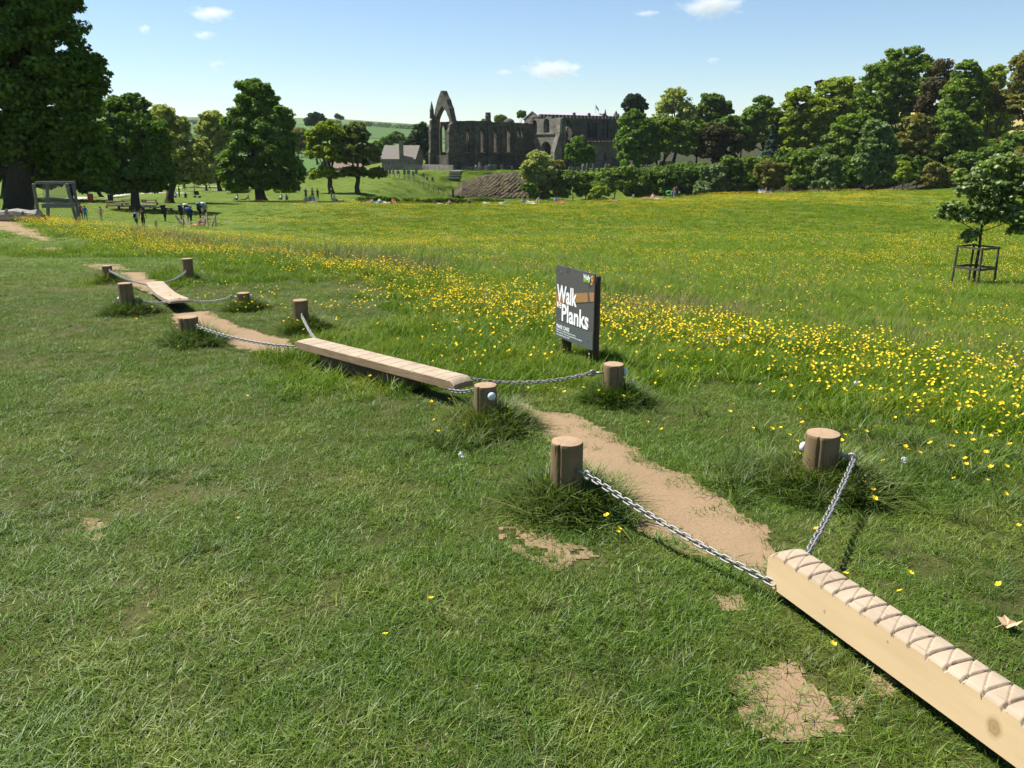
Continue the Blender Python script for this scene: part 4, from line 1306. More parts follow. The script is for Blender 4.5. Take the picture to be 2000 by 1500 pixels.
def leaf_cards(cent, nrm, size, stretch=1.25):
    n = len(cent)
    nrm = nrm / (np.linalg.norm(nrm, axis=1)[:, None] + 1e-9)
    a = np.cross(nrm, rand_dirs(n)); a /= (np.linalg.norm(a, axis=1)[:, None] + 1e-9)
    b = np.cross(nrm, a)
    s = np.asarray(size)[:, None]
    k = s * 0.18 * RNG.uniform(-1, 1, (n, 1))
    v = np.stack([cent - a * s * stretch * 0.5, cent - b * s * 0.42 + nrm * k, cent + a * s * stretch * 0.5, cent + b * s * 0.42 + nrm * k], 1)
    return v.reshape(-1, 3)

def crown_points(blobs, n, sub=1.0, inner=0.5, droop=0.0):
    """leaf centres and normals for a list of (centre, radii) blobs; each blob is broken into clumps on its outside"""
    C, N = [], []
    w = np.array([(b[1][0] * b[1][2] + b[1][0] * b[1][1]) for b in blobs]); w = w / w.sum()
    for (c, r), wt in zip(blobs, w):
        c = np.asarray(c, float); r = np.asarray(r, float)
        m = max(14, int(46 * sub * (0.6 + 0.8 * RNG.random())))
        nl = int(n * wt)
        d = rand_dirs(m); d[:, 2] = np.where(d[:, 2] < -0.55, -d[:, 2], d[:, 2])
        q = inner + (1 - inner) * RNG.random(m) ** 0.6
        sc = c + d * r * (q * RNG.uniform(0.85, 1.12, m))[:, None] * 0.92
        rs_ = RNG.uniform(0.15, 0.40, m) * r.mean() / math.sqrt(sub)
        idx = RNG.choice(m, nl, p=rs_ ** 2 / (rs_ ** 2).sum())
        ld = rand_dirs(nl)
        rr = RNG.random(nl) ** 0.45
        p = sc[idx] + ld * (rs_[idx] * rr)[:, None] * np.array((1.15, 1.15, 0.72))
        if droop: p[:, 2] -= droop * RNG.random(nl) ** 2 * rs_[idx]
        N.append(ld * 0.7 + np.array((0, 0, 0.55)) + rand_dirs(nl) * 0.8); C.append(p)
    return np.concatenate(C), np.concatenate(N)

def make_tree(name, label, cat, base, blobs, leaf, n, size, trunk_r, mat=None, sub=1.0, limbs=True, inner=0.5, droop=0.0, stems=None, group=None, trunk_top=None, bark=None):
    """base: foot of the trunk (world); blobs: (world centre, radii)"""
    base = np.asarray(base, float)
    t = thing(name, label, cat, base, 0, group)
    if trunk_r:
        mb = MB()
        cen = np.mean([np.asarray(b[0]) for b in blobs], 0)
        top = np.asarray(trunk_top, float) - base if trunk_top is not None else (cen - base) * np.array((0.75, 0.75, 0.9))
        pts, rr = [], []
        for k, q in enumerate((-0.03, 0.0, 0.06, 0.2, 0.42, 0.7, 1.0)):
            w = np.array((math.sin(k * 1.7), math.cos(k * 2.3), 0)) * trunk_r * 0.5 * (q > 0.05)
            pts.append(top * max(q, 0) + w + np.array((0, 0, -0.6 if q < 0 else 0))); rr.append(trunk_r * (1.75, 1.45, 1.08, 0.95, 0.78, 0.5, 0.2)[k])
        mb.tube(pts, rr, 10, jitter=0.06)
        if limbs:
            for i, (c, r) in enumerate(blobs):
                e = np.asarray(c) - base
                q = RNG.uniform(0.28, 0.6); s0 = top * q
                mid = s0 * 0.45 + e * 0.55 + np.array((0, 0, RNG.uniform(-0.1, 0.15) * np.linalg.norm(e - s0)))
                lr = trunk_r * 0.42
                mb.tube([s0, s0 * 0.72 + mid * 0.28, mid, e * 0.8 + mid * 0.2, e + rand_dirs(1)[0] * np.asarray(r) * 0.4], [lr, lr * 0.85, lr * 0.55, lr * 0.3, lr * 0.08], 6, jitter=0.1)
                for _ in range(3):
                    q2 = e + rand_dirs(1)[0] * np.asarray(r) * 0.75
                    mb.tube([mid, mid * 0.45 + q2 * 0.55 + rand_dirs(1)[0] * 0.08 * np.linalg.norm(q2 - mid), q2], [lr * 0.4, lr * 0.25, lr * 0.06], 5)
        mb.build('trunk', bark or M['bark'], t, True)
    n = int(n * 1.45); size = size * 1.08
    C, N = crown_points(blobs, n, sub, inner, droop)
    sz = size * RNG.uniform(0.6, 1.3, len(C))
    v = leaf_cards(C - base, N, sz)
    me = mesh_np('crown', v, np.arange(len(v)), 4)
    obj('crown', me, leaf, t)
    return t

def pxblobs(D, lst, squash=0.9):
    """crown ellipses measured in picture pixels at camera depth D -> world blobs; optional 5th value pushes a blob back by that many metres"""
    out = []
    k = D / F_PX
    for e in lst:
        cx, cy, rx, ry = e[:4]
        dd = e[4] if len(e) > 4 else 0.0
        c = at(cx, cy, D + dd)
        out.append((c, (rx * k, min(rx, ry * 1.3) * k * squash, ry * k)))
    return out

def tree_px(name, label, foot, D, ell, leaf, n, size, tr, cat='tree', **kw):
    p = at(foot[0], foot[1], D)
    z = gz(p[0], p[1])
    base = np.array((p[0], p[1], z))
    if cat == 'tree' and foot[0] > 1530 and D < 240:      # wood-edge trees keep leafy lower boughs
        low = max(e[1] + e[3] for e in ell)
        wid = max(e[2] for e in ell)
        for dx, q in ((-0.55, 0.35), (0.5, 0.5), (0.0, 0.8)):
            ell = ell + [(foot[0] + dx * wid, low + (foot[1] - low) * q - 6, wid * 0.75, max(12, (foot[1] - low) * 0.35))]
        n = int(n * 1.1)
    return make_tree(name, label, cat, base, pxblobs(D, ell), M[leaf], n, size, tr, **kw)

# --- left side
tree_px('oak_tree', 'huge dark oak filling the upper left corner', (40, 415), 54,
        [(20, 20, 130, 80), (95, 60, 85, 75), (150, 150, 62, 60), (30, 140, 130, 90), (110, 220, 90, 70), (165, 215, 38, 40), (20, 260, 110, 75), (130, 285, 75, 55), (75, 330, 60, 30),
         (-90, 90, 140, 120), (-110, 240, 130, 110), (-40, -80, 190, 110), (170, 330, 50, 48), (75, -20, 80, 60), (185, 130, 24, 26), (-150, 330, 60, 60)],
        'leaf_oak', 88000, 0.245, 0.95, sub=1.7)
tree_px('broad_tree', 'dark spreading tree behind the beam trail, right of the huge oak', (265, 386), 98,
        [(245, 230, 48, 42), (222, 280, 55, 45), (280, 275, 50, 50), (300, 325, 38, 40), (245, 335, 60, 38), (215, 345, 30, 35), (265, 205, 25, 20), (200, 300, 30, 60), (320, 345, 22, 30), (230, 370, 40, 14), (290, 368, 40, 14)],
        'leaf_oak', 34000, 0.36, 0.55, sub=1.4)
tree_px('willow_tree', 'leaning willow with a low curved bough beside the dark spreading tree', (330, 386), 112,
        [(318, 235, 30, 32), (345, 290, 34, 45), (375, 325, 32, 42), (340, 345, 24, 25), (320, 275, 25, 30), (355, 250, 20, 25), (395, 345, 24, 26), (385, 295, 22, 26)], 'leaf_pale', 18000, 0.34, 0.55, sub=1.6, droop=0.6, inner=0.25)
tree_px('willow_tree', 'pale airy willow between the dark tree and the tall lime', (430, 372), 150,
        [(418, 240, 30, 28), (405, 290, 26, 34), (425, 320, 24, 30), (395, 255, 16, 14), (435, 275, 24, 40), (410, 345, 28, 22)], 'leaf_pale', 11000, 0.42, 0.35, sub=1.6, droop=0.4, inner=0.2)
tree_px('round_bush', 'yellowish riverside bush behind the walkers', (405, 372), 190,
        [(395, 335, 30, 26), (370, 350, 22, 18), (425, 345, 22, 22)], 'leaf_mid', 5000, 0.6, 0.2, cat='bush', sub=1.3)
tree_px('round_bush', 'pale bush in the gap below the hill', (360, 360), 230,
        [(350, 310, 25, 28), (375, 300, 24, 24)], 'leaf_fresh', 4000, 0.6, 0.2, cat='bush', sub=1.3)
tree_px('lime_tree', 'tall dark lime tree with a drooping skirt standing alone left of the ruin', (510, 388), 120,
        [(500, 195, 42, 38), (520, 235, 48, 40), (475, 245, 40, 40), (555, 240, 22, 24), (480, 300, 48, 45), (530, 295, 52, 48), (460, 335, 32, 30), (510, 345, 55, 32), (560, 330, 30, 35), (520, 270, 55, 45), (495, 168, 20, 14), (440, 340, 16, 28), (582, 340, 14, 30), (475, 360, 40, 18), (545, 360, 45, 18)],
        'leaf_lime', 48000, 0.38, 0.75, sub=1.7)
tree_px('park_tree', 'open pale green tree with a forked leaning trunk, right of the lime', (648, 377), 138,
        [(640, 262, 34, 26), (620, 300, 28, 24), (655, 305, 28, 25), (632, 340, 32, 15), (612, 270, 18, 20), (660, 270, 18, 22)], 'leaf_fresh', 12000, 0.40, 0.42, sub=2.2, inner=0.3)
tree_px('park_tree', 'open olive green tree with a straight trunk nearest the ruin', (699, 378), 138,
        [(695, 265, 30, 27), (685, 305, 34, 26), (718, 305, 28, 24), (735, 340, 22, 12), (690, 338, 34, 14), (672, 285, 16, 18)], 'leaf_park', 12000, 0.40, 0.42, sub=2.2, inner=0.3)
tree_px('dark_tree', 'dense dark tree against the left end of the ruin', (820, 335), 246,
        [(822, 262, 20, 22), (812, 290, 28, 24), (826, 310, 24, 20), (835, 285, 18, 30)], 'leaf_dark', 9000, 0.75, 0.4, sub=1.4)
tree_px('round_tree', 'round dark tree on the skyline behind the park trees', (616, 262), 420,
        [(616, 232, 17, 12), (606, 240, 12, 9), (628, 238, 12, 9)], 'leaf_dark', 4000, 1.1, 0.5, sub=1.2)
tree_px('round_tree', 'small distant tree on the skyline right of the round dark one', (660, 245), 700,
        [(659, 228, 5, 6), (667, 231, 4, 4)], 'leaf_far', 900, 1.6, 0.4)
for (lb, fx, fy, D, el, lf) in (
        ('leafy tree below the hill behind the lime tree', 580, 320, 300, [(575, 270, 26, 22), (595, 285, 22, 22)], 'leaf_olive'),
        ('broad tree between the lime and the barn roofs', 640, 300, 320, [(640, 255, 28, 16), (665, 262, 22, 14), (615, 270, 20, 14)], 'leaf_mid'),
        ('tree behind the cottage on the slope', 770, 300, 330, [(775, 272, 20, 14), (755, 280, 16, 12)], 'leaf_oak'),
        ('small tree on the slope left of the cottage', 740, 320, 300, [(738, 290, 14, 14), (725, 300, 14, 12)], 'leaf_mid'),
        ('tree peeping over the ruined wall beside its chimney', 985, 320, 300, [(978, 233, 12, 7), (950, 238, 10, 5)], 'leaf_mid'),
        ('small tree peeping over the ruin near the gable', 1018, 320, 310, [(1018, 225, 9, 8)], 'leaf_mid'),
        ('dark tree behind the climbing frame', 140, 392, 110, [(120, 300, 55, 45), (165, 330, 50, 45), (100, 350, 40, 30), (180, 365, 35, 22)], 'leaf_oak'),
        ('dark tree left behind the oak trunk', 10, 396, 105, [(10, 290, 60, 50), (-40, 330, 60, 40), (60, 310, 50, 40)], 'leaf_oak'),
        ('tree on the far left behind the oak', 30, 390, 130, [(20, 330, 60, 50), (100, 350, 40, 30)], 'leaf_mid'),
        ('bright tree behind the trunk of the oak', 200, 392, 140, [(190, 350, 40, 35), (150, 340, 30, 30)], 'leaf_fresh')):
    tree_px('background_tree', lb, (fx, fy), D, el, lf, 4200 if D > 200 else 9000, 0.8 if D > 200 else 0.45, 0.3, sub=1.4)

# --- round the church and the wood on the right
tree_px('sycamore_tree', 'dark rounded tree hiding the right end of the church', (1245, 335), 196,
        [(1240, 240, 30, 25), (1232, 275, 32, 28), (1262, 265, 28, 34), (1240, 310, 38, 22), (1265, 305, 25, 20)], 'leaf_lime', 16000, 0.55, 0.5, sub=1.6)
tree_px('cedar_tree', 'dark flat-topped tree rising behind the rounded one by the church', (1238, 300), 262,
        [(1238, 196, 22, 11), (1228, 206, 16, 7), (1250, 208, 16, 8), (1238, 215, 20, 8)], 'leaf_dark', 5000, 0.75, 0.5, sub=1.3)
tree_px('willow_tree', 'tall feathery pale tree right of the church', (1316, 315), 206,
        [(1318, 195, 30, 24), (1300, 215, 26, 24), (1340, 225, 28, 28), (1292, 260, 26, 28), (1325, 268, 38, 32), (1355, 275, 26, 26), (1350, 232, 16, 26)], 'leaf_pale', 9000, 0.5, 0.45, sub=2.4, inner=0.2)
tree_px('park_tree', 'mid green tree in front of the feathery one', (1290, 318), 200,
        [(1300, 255, 30, 30), (1315, 285, 34, 22), (1345, 262, 26, 28), (1290, 285, 20, 22)], 'leaf_mid', 9000, 0.55, 0.35, sub=1.5)
tree_px('dark_tree', 'domed dark tree on the skyline right of the feathery one', (1395, 305), 236,
        [(1392, 200, 27, 18), (1410, 215, 26, 18), (1380, 220, 22, 18), (1400, 240, 32, 22)], 'leaf_oak', 10000, 0.65, 0.45, sub=1.5)
tree_px('yew_tree', 'brownish yew spreading among the headstones', (1405, 322), 199,
        [(1400, 270, 34, 28), (1390, 295, 32, 22), (1425, 285, 28, 28), (1415, 310, 30, 14)], 'leaf_yew', 10000, 0.5, 0.35, sub=1.4)
tree_px('park_tree', 'tree filling the gap behind the yew', (1420, 310), 215,
        [(1420, 250, 28, 26), (1440, 270, 24, 30), (1370, 265, 22, 28)], 'leaf_oak', 7000, 0.6, 0.35, sub=1.4)
tree_px('maple_tree', 'full green tree with a pointed round top, centre right', (1490, 308), 217,
        [(1488, 212, 28, 24), (1470, 240, 30, 28), (1508, 238, 30, 30), (1460, 270, 26, 26), (1490, 265, 34, 30), (1520, 270, 24, 28)], 'leaf_mid', 16000, 0.6, 0.45, sub=1.6)
def spruce(label, foot, D, top_y, half, leaf):
    p = at(foot[0], foot[1], D); base = np.array((p[0], p[1], gz(p[0], p[1])))
    zt = at(foot[0], top_y, D)[2]; hgt = zt - base[2]; w = half * D / F_PX
    bl = []
    for k in range(9):
        q = k / 8
        rr = max(0.5, w * (1 - q) ** 0.8)
        bl.append((base + np.array((0.15 * math.sin(k * 2.1), 0.15 * math.cos(k), hgt * (0.1 + 0.86 * q))), (rr, rr, hgt * 0.075)))
    return make_tree('spruce_tree', label, 'tree', base, bl, M[leaf], 7000, 0.42, 0.25, sub=1.2, limbs=False, trunk_top=base + np.array((0, 0, hgt * 0.95)))
spruce('bluish spruce among the trees above the river bank', (1505, 308), 203, 246, 26, 'leaf_blue')
tree_px('lime_tree', 'bright yellow-green tree at the foot of the wooded rise', (1565, 310), 205,
        [(1560, 205, 32, 32), (1550, 245, 28, 32), (1590, 225, 38, 34), (1585, 265, 36, 30), (1555, 280, 26, 20)], 'leaf_fresh', 16000, 0.55, 0.45, sub=1.6)
tree_px('lime_tree', 'second bright yellow-green tree higher up the wooded rise', (1630, 300), 210,
        [(1625, 185, 36, 30), (1650, 175, 34, 26), (1640, 215, 44, 32), (1610, 240, 36, 30), (1660, 240, 34, 32)], 'leaf_fresh', 16000, 0.55, 0.45, sub=1.6)
tree_px('beech_tree', 'small dark copper crown on the skyline left of the rise', (1545, 290), 268, [(1545, 195, 13, 15), (1540, 210, 10, 12)], 'leaf_copper', 2600, 0.7, 0.35)
tree_px('beech_tree', 'dark copper crown peeping over the bright trees', (1602, 290), 268, [(1602, 166, 11, 9), (1575, 175, 9, 6)], 'leaf_copper', 2200, 0.7, 0.35)
tree_px('sycamore_tree', 'largest domed tree standing highest on the wooded rise', (1765, 320), 186,
        [(1765, 118, 48, 24), (1735, 150, 50, 32), (1795, 145, 40, 32), (1720, 190, 46, 36), (1770, 185, 52, 36), (1745, 225, 58, 32), (1800, 205, 38, 34), (1705, 225, 30, 30)], 'leaf_mid', 30000, 0.5, 0.6, sub=2.0)
tree_px('bare_tree', 'thin brownish half-bare tree beside the largest one', (1840, 320), 182,
        [(1840, 140, 30, 26), (1825, 185, 34, 38), (1850, 170, 26, 28), (1800, 215, 26, 34)], 'leaf_brown', 6500, 0.42, 0.4, sub=2.4, inner=0.15)
tree_px('sycamore_tree', 'layered green tree right of the half-bare one', (1890, 330), 176,
        [(1890, 140, 28, 22), (1875, 180, 36, 30), (1910, 175, 26, 36), (1885, 220, 40, 32), (1860, 215, 26, 26)], 'leaf_mid', 16000, 0.5, 0.45, sub=1.8)
tree_px('park_tree', 'bright low crown on the skyline near the right edge', (1948, 300), 215, [(1948, 145, 20, 18), (1940, 165, 22, 16), (1930, 185, 22, 20)], 'leaf_fresh', 5000, 0.55, 0.35, sub=1.4)
tree_px('park_tree', 'dull olive tree in the gap before the straw field', (1930, 320), 178,
        [(1925, 200, 32, 32), (1960, 205, 32, 30), (1900, 225, 24, 26)], 'leaf_olive', 10000, 0.5, 0.4, sub=1.8, inner=0.3)
tree_px('ash_tree', 'tall tree cut by the right edge of the picture', (2010, 330), 172,
        [(2000, 130, 30, 36), (2015, 180, 40, 36), (1985, 165, 20, 26), (1992, 200, 24, 22), (2060, 140, 60, 60), (2060, 220, 60, 50)], 'leaf_olive', 15000, 0.5, 0.45, sub=1.8)
tree_px('park_tree', 'leafy tree in the middle of the wooded slope', (1690, 340), 178,
        [(1660, 250, 36, 30), (1690, 260, 34, 32), (1640, 285, 36, 32), (1680, 300, 36, 28)], 'leaf_mid', 15000, 0.5, 0.4, sub=1.6)
tree_px('park_tree', 'brown-green tree low on the wooded slope', (1810, 350), 170,
        [(1790, 245, 34, 22), (1780, 275, 30, 30), (1815, 270, 34, 34), (1800, 310, 34, 28)], 'leaf_olive', 13000, 0.48, 0.4, sub=1.6, inner=0.3)
tree_px('park_tree', 'green tree low on the wooded slope nearest the right', (1880, 350), 168,
        [(1860, 245, 36, 30), (1885, 270, 36, 32), (1850, 290, 34, 32), (1910, 295, 40, 30)], 'leaf_mid', 15000, 0.48, 0.4, sub=1.6)
tree_px('sycamore_tree', 'big-leaved young sycamore before the dark slope', (1710, 365), 158,
        [(1710, 255, 26, 20), (1700, 290, 32, 24), (1725, 285, 28, 24), (1690, 320, 30, 22), (1720, 320, 30, 24)], 'leaf_syc', 9000, 0.55, 0.3, sub=1.6, inner=0.4)

def shrubs():
    rows = [  # label, (foot x, foot y), depth, ellipses, material, leaves
        ('pale willowy bush above the rock face', (1050, 395), 186, [(1052, 312, 26, 17), (1040, 335, 24, 24), (1068, 335, 22, 24), (1048, 355, 22, 16)], 'leaf_pale', 7000),
        ('olive bush right of the pale willowy one', (1085, 390), 188, [(1085, 335, 24, 22), (1078, 360, 26, 22), (1100, 355, 18, 22)], 'leaf_olive', 6000),
        ('bright shrub at the foot of the rock face', (1035, 393), 184, [(1032, 370, 14, 13), (1045, 380, 12, 10)], 'leaf_mid', 3000),
        ('leafy shrub against the church wall', (1128, 322), 208, [(1130, 282, 18, 16), (1120, 300, 18, 18), (1145, 298, 18, 16), (1138, 312, 24, 12)], 'leaf_lime', 8000),
        ('dark bush on the bank below the church', (1120, 390), 186, [(1115, 360, 26, 26), (1095, 378, 22, 14), (1140, 372, 20, 18)], 'leaf_oak', 6000),
        ('sunlit bush on top of the bank below the church', (1145, 370), 192, [(1130, 345, 22, 10), (1160, 350, 22, 12)], 'leaf_mid', 4000),
        ('broad bright bush hanging over the bank', (1200, 385), 186, [(1195, 345, 30, 16), (1225, 338, 24, 14), (1180, 362, 26, 16), (1215, 365, 24, 18)], 'leaf_mid', 8000),
        ('low bright bush at the foot of the bank', (1175, 392), 184, [(1175, 375, 20, 12), (1160, 384, 14, 8)], 'leaf_fresh', 2800),
        ('dark bush in the shade below the rounded tree', (1260, 390), 186, [(1255, 355, 30, 26), (1285, 355, 28, 28), (1240, 378, 30, 12)], 'leaf_oak', 7000),
        ('dark thicket right of the rounded tree', (1315, 388), 184, [(1310, 350, 30, 26), (1340, 352, 28, 26), (1300, 375, 30, 12)], 'leaf_oak', 7000),
        ('green thicket on top of the bank', (1345, 380), 190, [(1340, 328, 26, 12), (1368, 335, 24, 14)], 'leaf_mid', 4500),
        ('large-leaved bright bush with hanging sprays', (1388, 380), 176, [(1388, 335, 24, 14), (1395, 352, 26, 18), (1375, 368, 22, 14), (1410, 365, 18, 14)], 'leaf_syc', 6000),
        ('dark bush between the bright ones on the bank', (1430, 380), 178, [(1428, 330, 28, 24), (1440, 358, 28, 22)], 'leaf_oak', 6000),
        ('green bush below the pale van', (1460, 378), 178, [(1462, 322, 22, 16), (1470, 350, 24, 22), (1450, 366, 14, 10)], 'leaf_mid', 5500),
        ('olive bush behind the left young tree', (1505, 378), 172, [(1500, 330, 26, 20), (1510, 355, 28, 20), (1530, 335, 20, 18)], 'leaf_olive', 6500),
        ('tall green bush right of the olive one', (1575, 375), 168, [(1570, 310, 24, 20), (1580, 335, 26, 24), (1560, 355, 24, 18)], 'leaf_mid', 7000),
        ('dark bush in the hollow of the slope', (1540, 372), 176, [(1545, 320, 22, 18), (1545, 350, 26, 22)], 'leaf_oak', 5000),
        ('bush with pale sprays at the field edge', (1620, 375), 162, [(1615, 325, 26, 24), (1625, 350, 26, 20), (1600, 362, 18, 10)], 'leaf_syc', 6500),
        ('dark bush behind the second young tree', (1665, 372), 166, [(1665, 335, 28, 30), (1650, 358, 28, 16)], 'leaf_oak', 6000),
        ('dark undergrowth behind the third young tree', (1745, 370), 164, [(1745, 345, 30, 28), (1760, 325, 24, 24)], 'leaf_oak', 6000),
        ('dark undergrowth left of the round olive bush', (1790, 370), 163, [(1792, 345, 26, 28), (1800, 325, 24, 20)], 'leaf_oak', 5500),
        ('round olive bush at the right end of the field', (1828, 370), 160, [(1822, 340, 24, 22), (1840, 345, 22, 24), (1830, 360, 26, 12)], 'leaf_olive', 7000),
        ('dark hedge bank behind the near young tree', (1900, 370), 164, [(1880, 330, 34, 36), (1920, 325, 36, 40), (1960, 320, 34, 44)], 'leaf_oak', 11000),
        ('dark hedge running out at the right edge', (2000, 370), 164, [(1990, 290, 34, 36), (2000, 340, 40, 36), (2050, 320, 50, 60)], 'leaf_oak', 9000),
        ('brownish shrub at the right edge above the young tree', (1992, 340), 158, [(1992, 310, 16, 18), (1998, 295, 12, 10)], 'leaf_olive', 2500),
        ('low dark riverside growth behind the first sunbathers', (740, 396), 128, [(715, 391, 24, 5), (760, 392, 24, 5), (740, 389, 18, 4)], 'leaf_lime', 3000),
        ('low dark riverside growth behind the seated person in navy', (830, 398), 128, [(805, 394, 24, 5), (850, 394, 26, 6), (880, 393, 18, 5)], 'leaf_lime', 3000),
        ('low dark riverside growth behind the bare-chested child', (930, 398), 128, [(905, 394, 22, 5), (940, 394, 24, 6), (970, 395, 16, 4)], 'leaf_lime', 3000),
        ('low riverside bush left of the rock face', (640, 350), 200, [(610, 345, 16, 12), (655, 348, 14, 10)], 'leaf_mid', 2500),
        ('low bushes beside the far path under the lime tree', (455, 384), 140, [(450, 362, 18, 12), (470, 372, 16, 9), (555, 372, 22, 8)], 'leaf_fresh', 3500),
    ]
    for lb, foot, D, el, lf, n in rows:
        tree_px('bush', lb, foot, D, el, lf, n, 0.45, 0.12, cat='bush', sub=1.3)
shrubs()
def undergrowth():
    cols = [(1290, 350), (1335, 345), (1375, 345), (1415, 345), (1455, 345), (1495, 335), (1530, 325), (1560, 320), (1600, 318), (1640, 318), (1675, 322), (1715, 330), (1750, 315), (1785, 318), (1830, 315), (1865, 322), (1900, 300), (1940, 290), (1975, 290)]
    words = ['below the feathery tree', 'left of the yew', 'under the yew', 'right of the yew', 'below the van', 'below the spruce', 'right of the spruce', 'under the first bright tree', 'between the bright trees', 'under the second bright tree', 'left of the big-leaved sycamore',
             'behind the big-leaved sycamore', 'under the largest tree', 'right of the largest tree', 'under the half-bare tree', 'under the layered tree', 'behind the near young tree top', 'below the straw field', 'at the far right of the slope']
    for (px, py), w in zip(cols, words):
        tree_px('bush', 'shaded undergrowth thicket ' + w, (px, 372), 188, [(px, py, 30, 28), (px - 14, py + 24, 28, 24), (px + 14, py + 20, 26, 26)], 'leaf_oak', 3000, 0.68, 0.1, cat='bush', sub=1.2, limbs=False, group='undergrowth on the wooded slope')
undergrowth()

for lb, fx, el, lf in (('tree filling the gap left of the feathery one', 1285, [(1280, 262, 26, 30), (1270, 290, 24, 20)], 'leaf_oak'), ('tree filling the gap between yew and feathery tree', 1362, [(1360, 262, 28, 30), (1350, 292, 28, 18)], 'leaf_mid'),
                       ('tree in the gap right of the yew', 1445, [(1445, 255, 24, 26), (1450, 284, 26, 20)], 'leaf_oak'), ('dark tree behind the spruce', 1530, [(1528, 255, 26, 30), (1530, 288, 26, 22)], 'leaf_oak'),
                       ('tree hiding the left of the straw field', 1915, [(1905, 235, 34, 22), (1925, 255, 34, 24), (1945, 240, 30, 20)], 'leaf_mid'), ('tree hiding the right of the straw field', 1975, [(1965, 228, 24, 14), (1985, 265, 30, 18), (2020, 262, 36, 22)], 'leaf_olive'),
                       ('crown on the rise between the bright trees', 1690, [(1690, 205, 28, 26), (1680, 240, 30, 26)], 'leaf_mid'), ('dark crown below the half-bare tree', 1830, [(1825, 235, 30, 26), (1850, 262, 30, 24)], 'leaf_oak')):
    tree_px('gap_tree', lb, (fx, 325), 238, el, lf, 3600, 0.75, 0.3, sub=1.4, limbs=False)

# far woods on the hills: nobody could count them
def far_woods():
    C, N, S = [], [], []
    def clump(px, py, w, h, n, Y):
        p = at_y(px, py, Y)
        k = Y / F_PX
        c = np.stack([p[0] + RNG.normal(0, w * k * 0.5, n), Y + RNG.normal(0, w * k * 0.5, n), np.zeros(n)], 1)
        c[:, 2] = H(c[:, 0], c[:, 1]) + RNG.random(n) * h * k
        C.append(c); N.append(rand_dirs(n) + np.array((0, 0, 0.5))); S.append(np.full(n, 0.0032 * Y * 0.6))
    for px, w in ((365, 8), (400, 30), (430, 20), (570, 10), (590, 14), (690, 10), (800, 40), (815, 25), (780, 20), (760, 12)):
        clump(px, 260, w, 10, 260, 900)
    for px, py, w in ((420, 245, 25), (380, 243, 10), (655, 236, 10), (700, 240, 6), (790, 256, 24), (810, 252, 26), (640, 240, 12), (750, 262, 20), (720, 255, 10)):
        clump(px, py, w, 7, 240, 1400)
    for px in np.arange(345, 840, 11):
        clump(px + RNG.uniform(-4, 4), 285, 9, 16 * RNG.uniform(0.5, 1), 120, 520 + 90 * RNG.random())
    v = leaf_cards(np.concatenate(C), np.concatenate(N), np.concatenate(S))
    tag(obj('far_woods', mesh_np('far_woods', v, np.arange(len(v)), 4), M['leaf_far']), 'dark copses and hedgerow trees on the far green hills', 'trees', kind='stuff')
far_woods()

# --- young trees in wooden guards
def tree_guard(label, c, side, hgt, lean=0.05, post=0.05):
    t = thing('tree_guard', label, 'tree guard', c, 0.5, 'timber tree guards')
    s = side / 2
    cor = [(-s, -s), (s, -s), (s, s), (-s, s)]
    for (x, y) in cor:
        MB().tube([(x * 1.08, y * 1.08, -0.2), (x, y, hgt * 1.02)], [post * 0.55, post * 0.5], 8).build('post', M['guardwood'], t)
    for zq in (0.47, 0.985):
        for k in range(4):
            a, b = np.array(cor[k]), np.array(cor[(k + 1) % 4])
            m = (a + b) / 2; d = b - a
            o_ = m / np.linalg.norm(m) * post * 0.55
            MB().box((m[0] + o_[0], m[1] + o_[1], hgt * zq), (np.linalg.norm(d) * 1.08, 0.022, 0.075 if zq < 0.9 else 0.06), math.atan2(d[1], d[0])).build('rail', M['guardwood'], t)
    return t

def maple_leaf_mesh(cent, nrm, size):
    """five-lobed leaves, one fan each"""
    n = len(cent)
    nrm = nrm / np.linalg.norm(nrm, axis=1)[:, None]
    a = np.cross(nrm, rand_dirs(n)); a /= np.linalg.norm(a, axis=1)[:, None]; b = np.cross(nrm, a)
    ang = np.radians([0, 25, 50, 85, 115, 155, 205, 245, 275, 310, 335])
    rr = np.array([1.0, 0.55, 0.92, 0.5, 0.68, 0.40, 0.40, 0.68, 0.5, 0.92, 0.55])
    s = np.asarray(size)[:, None]
    vs = [cent]
    for t, r in zip(ang, rr):
        vs.append(cent + s * 0.5 * r * (math.cos(t) * a + math.sin(t) * b) - nrm * s * 0.10 * r * r)
    V = np.stack(vs, 1)                      # n,12,3
    k = np.arange(11); fan = np.stack([np.zeros(11, int), 1 + k, 1 + (k + 1) % 11], 1).reshape(-1)
    F = (np.arange(n)[:, None] * 12 + fan[None]).reshape(-1)
    return V.reshape(-1, 3), F

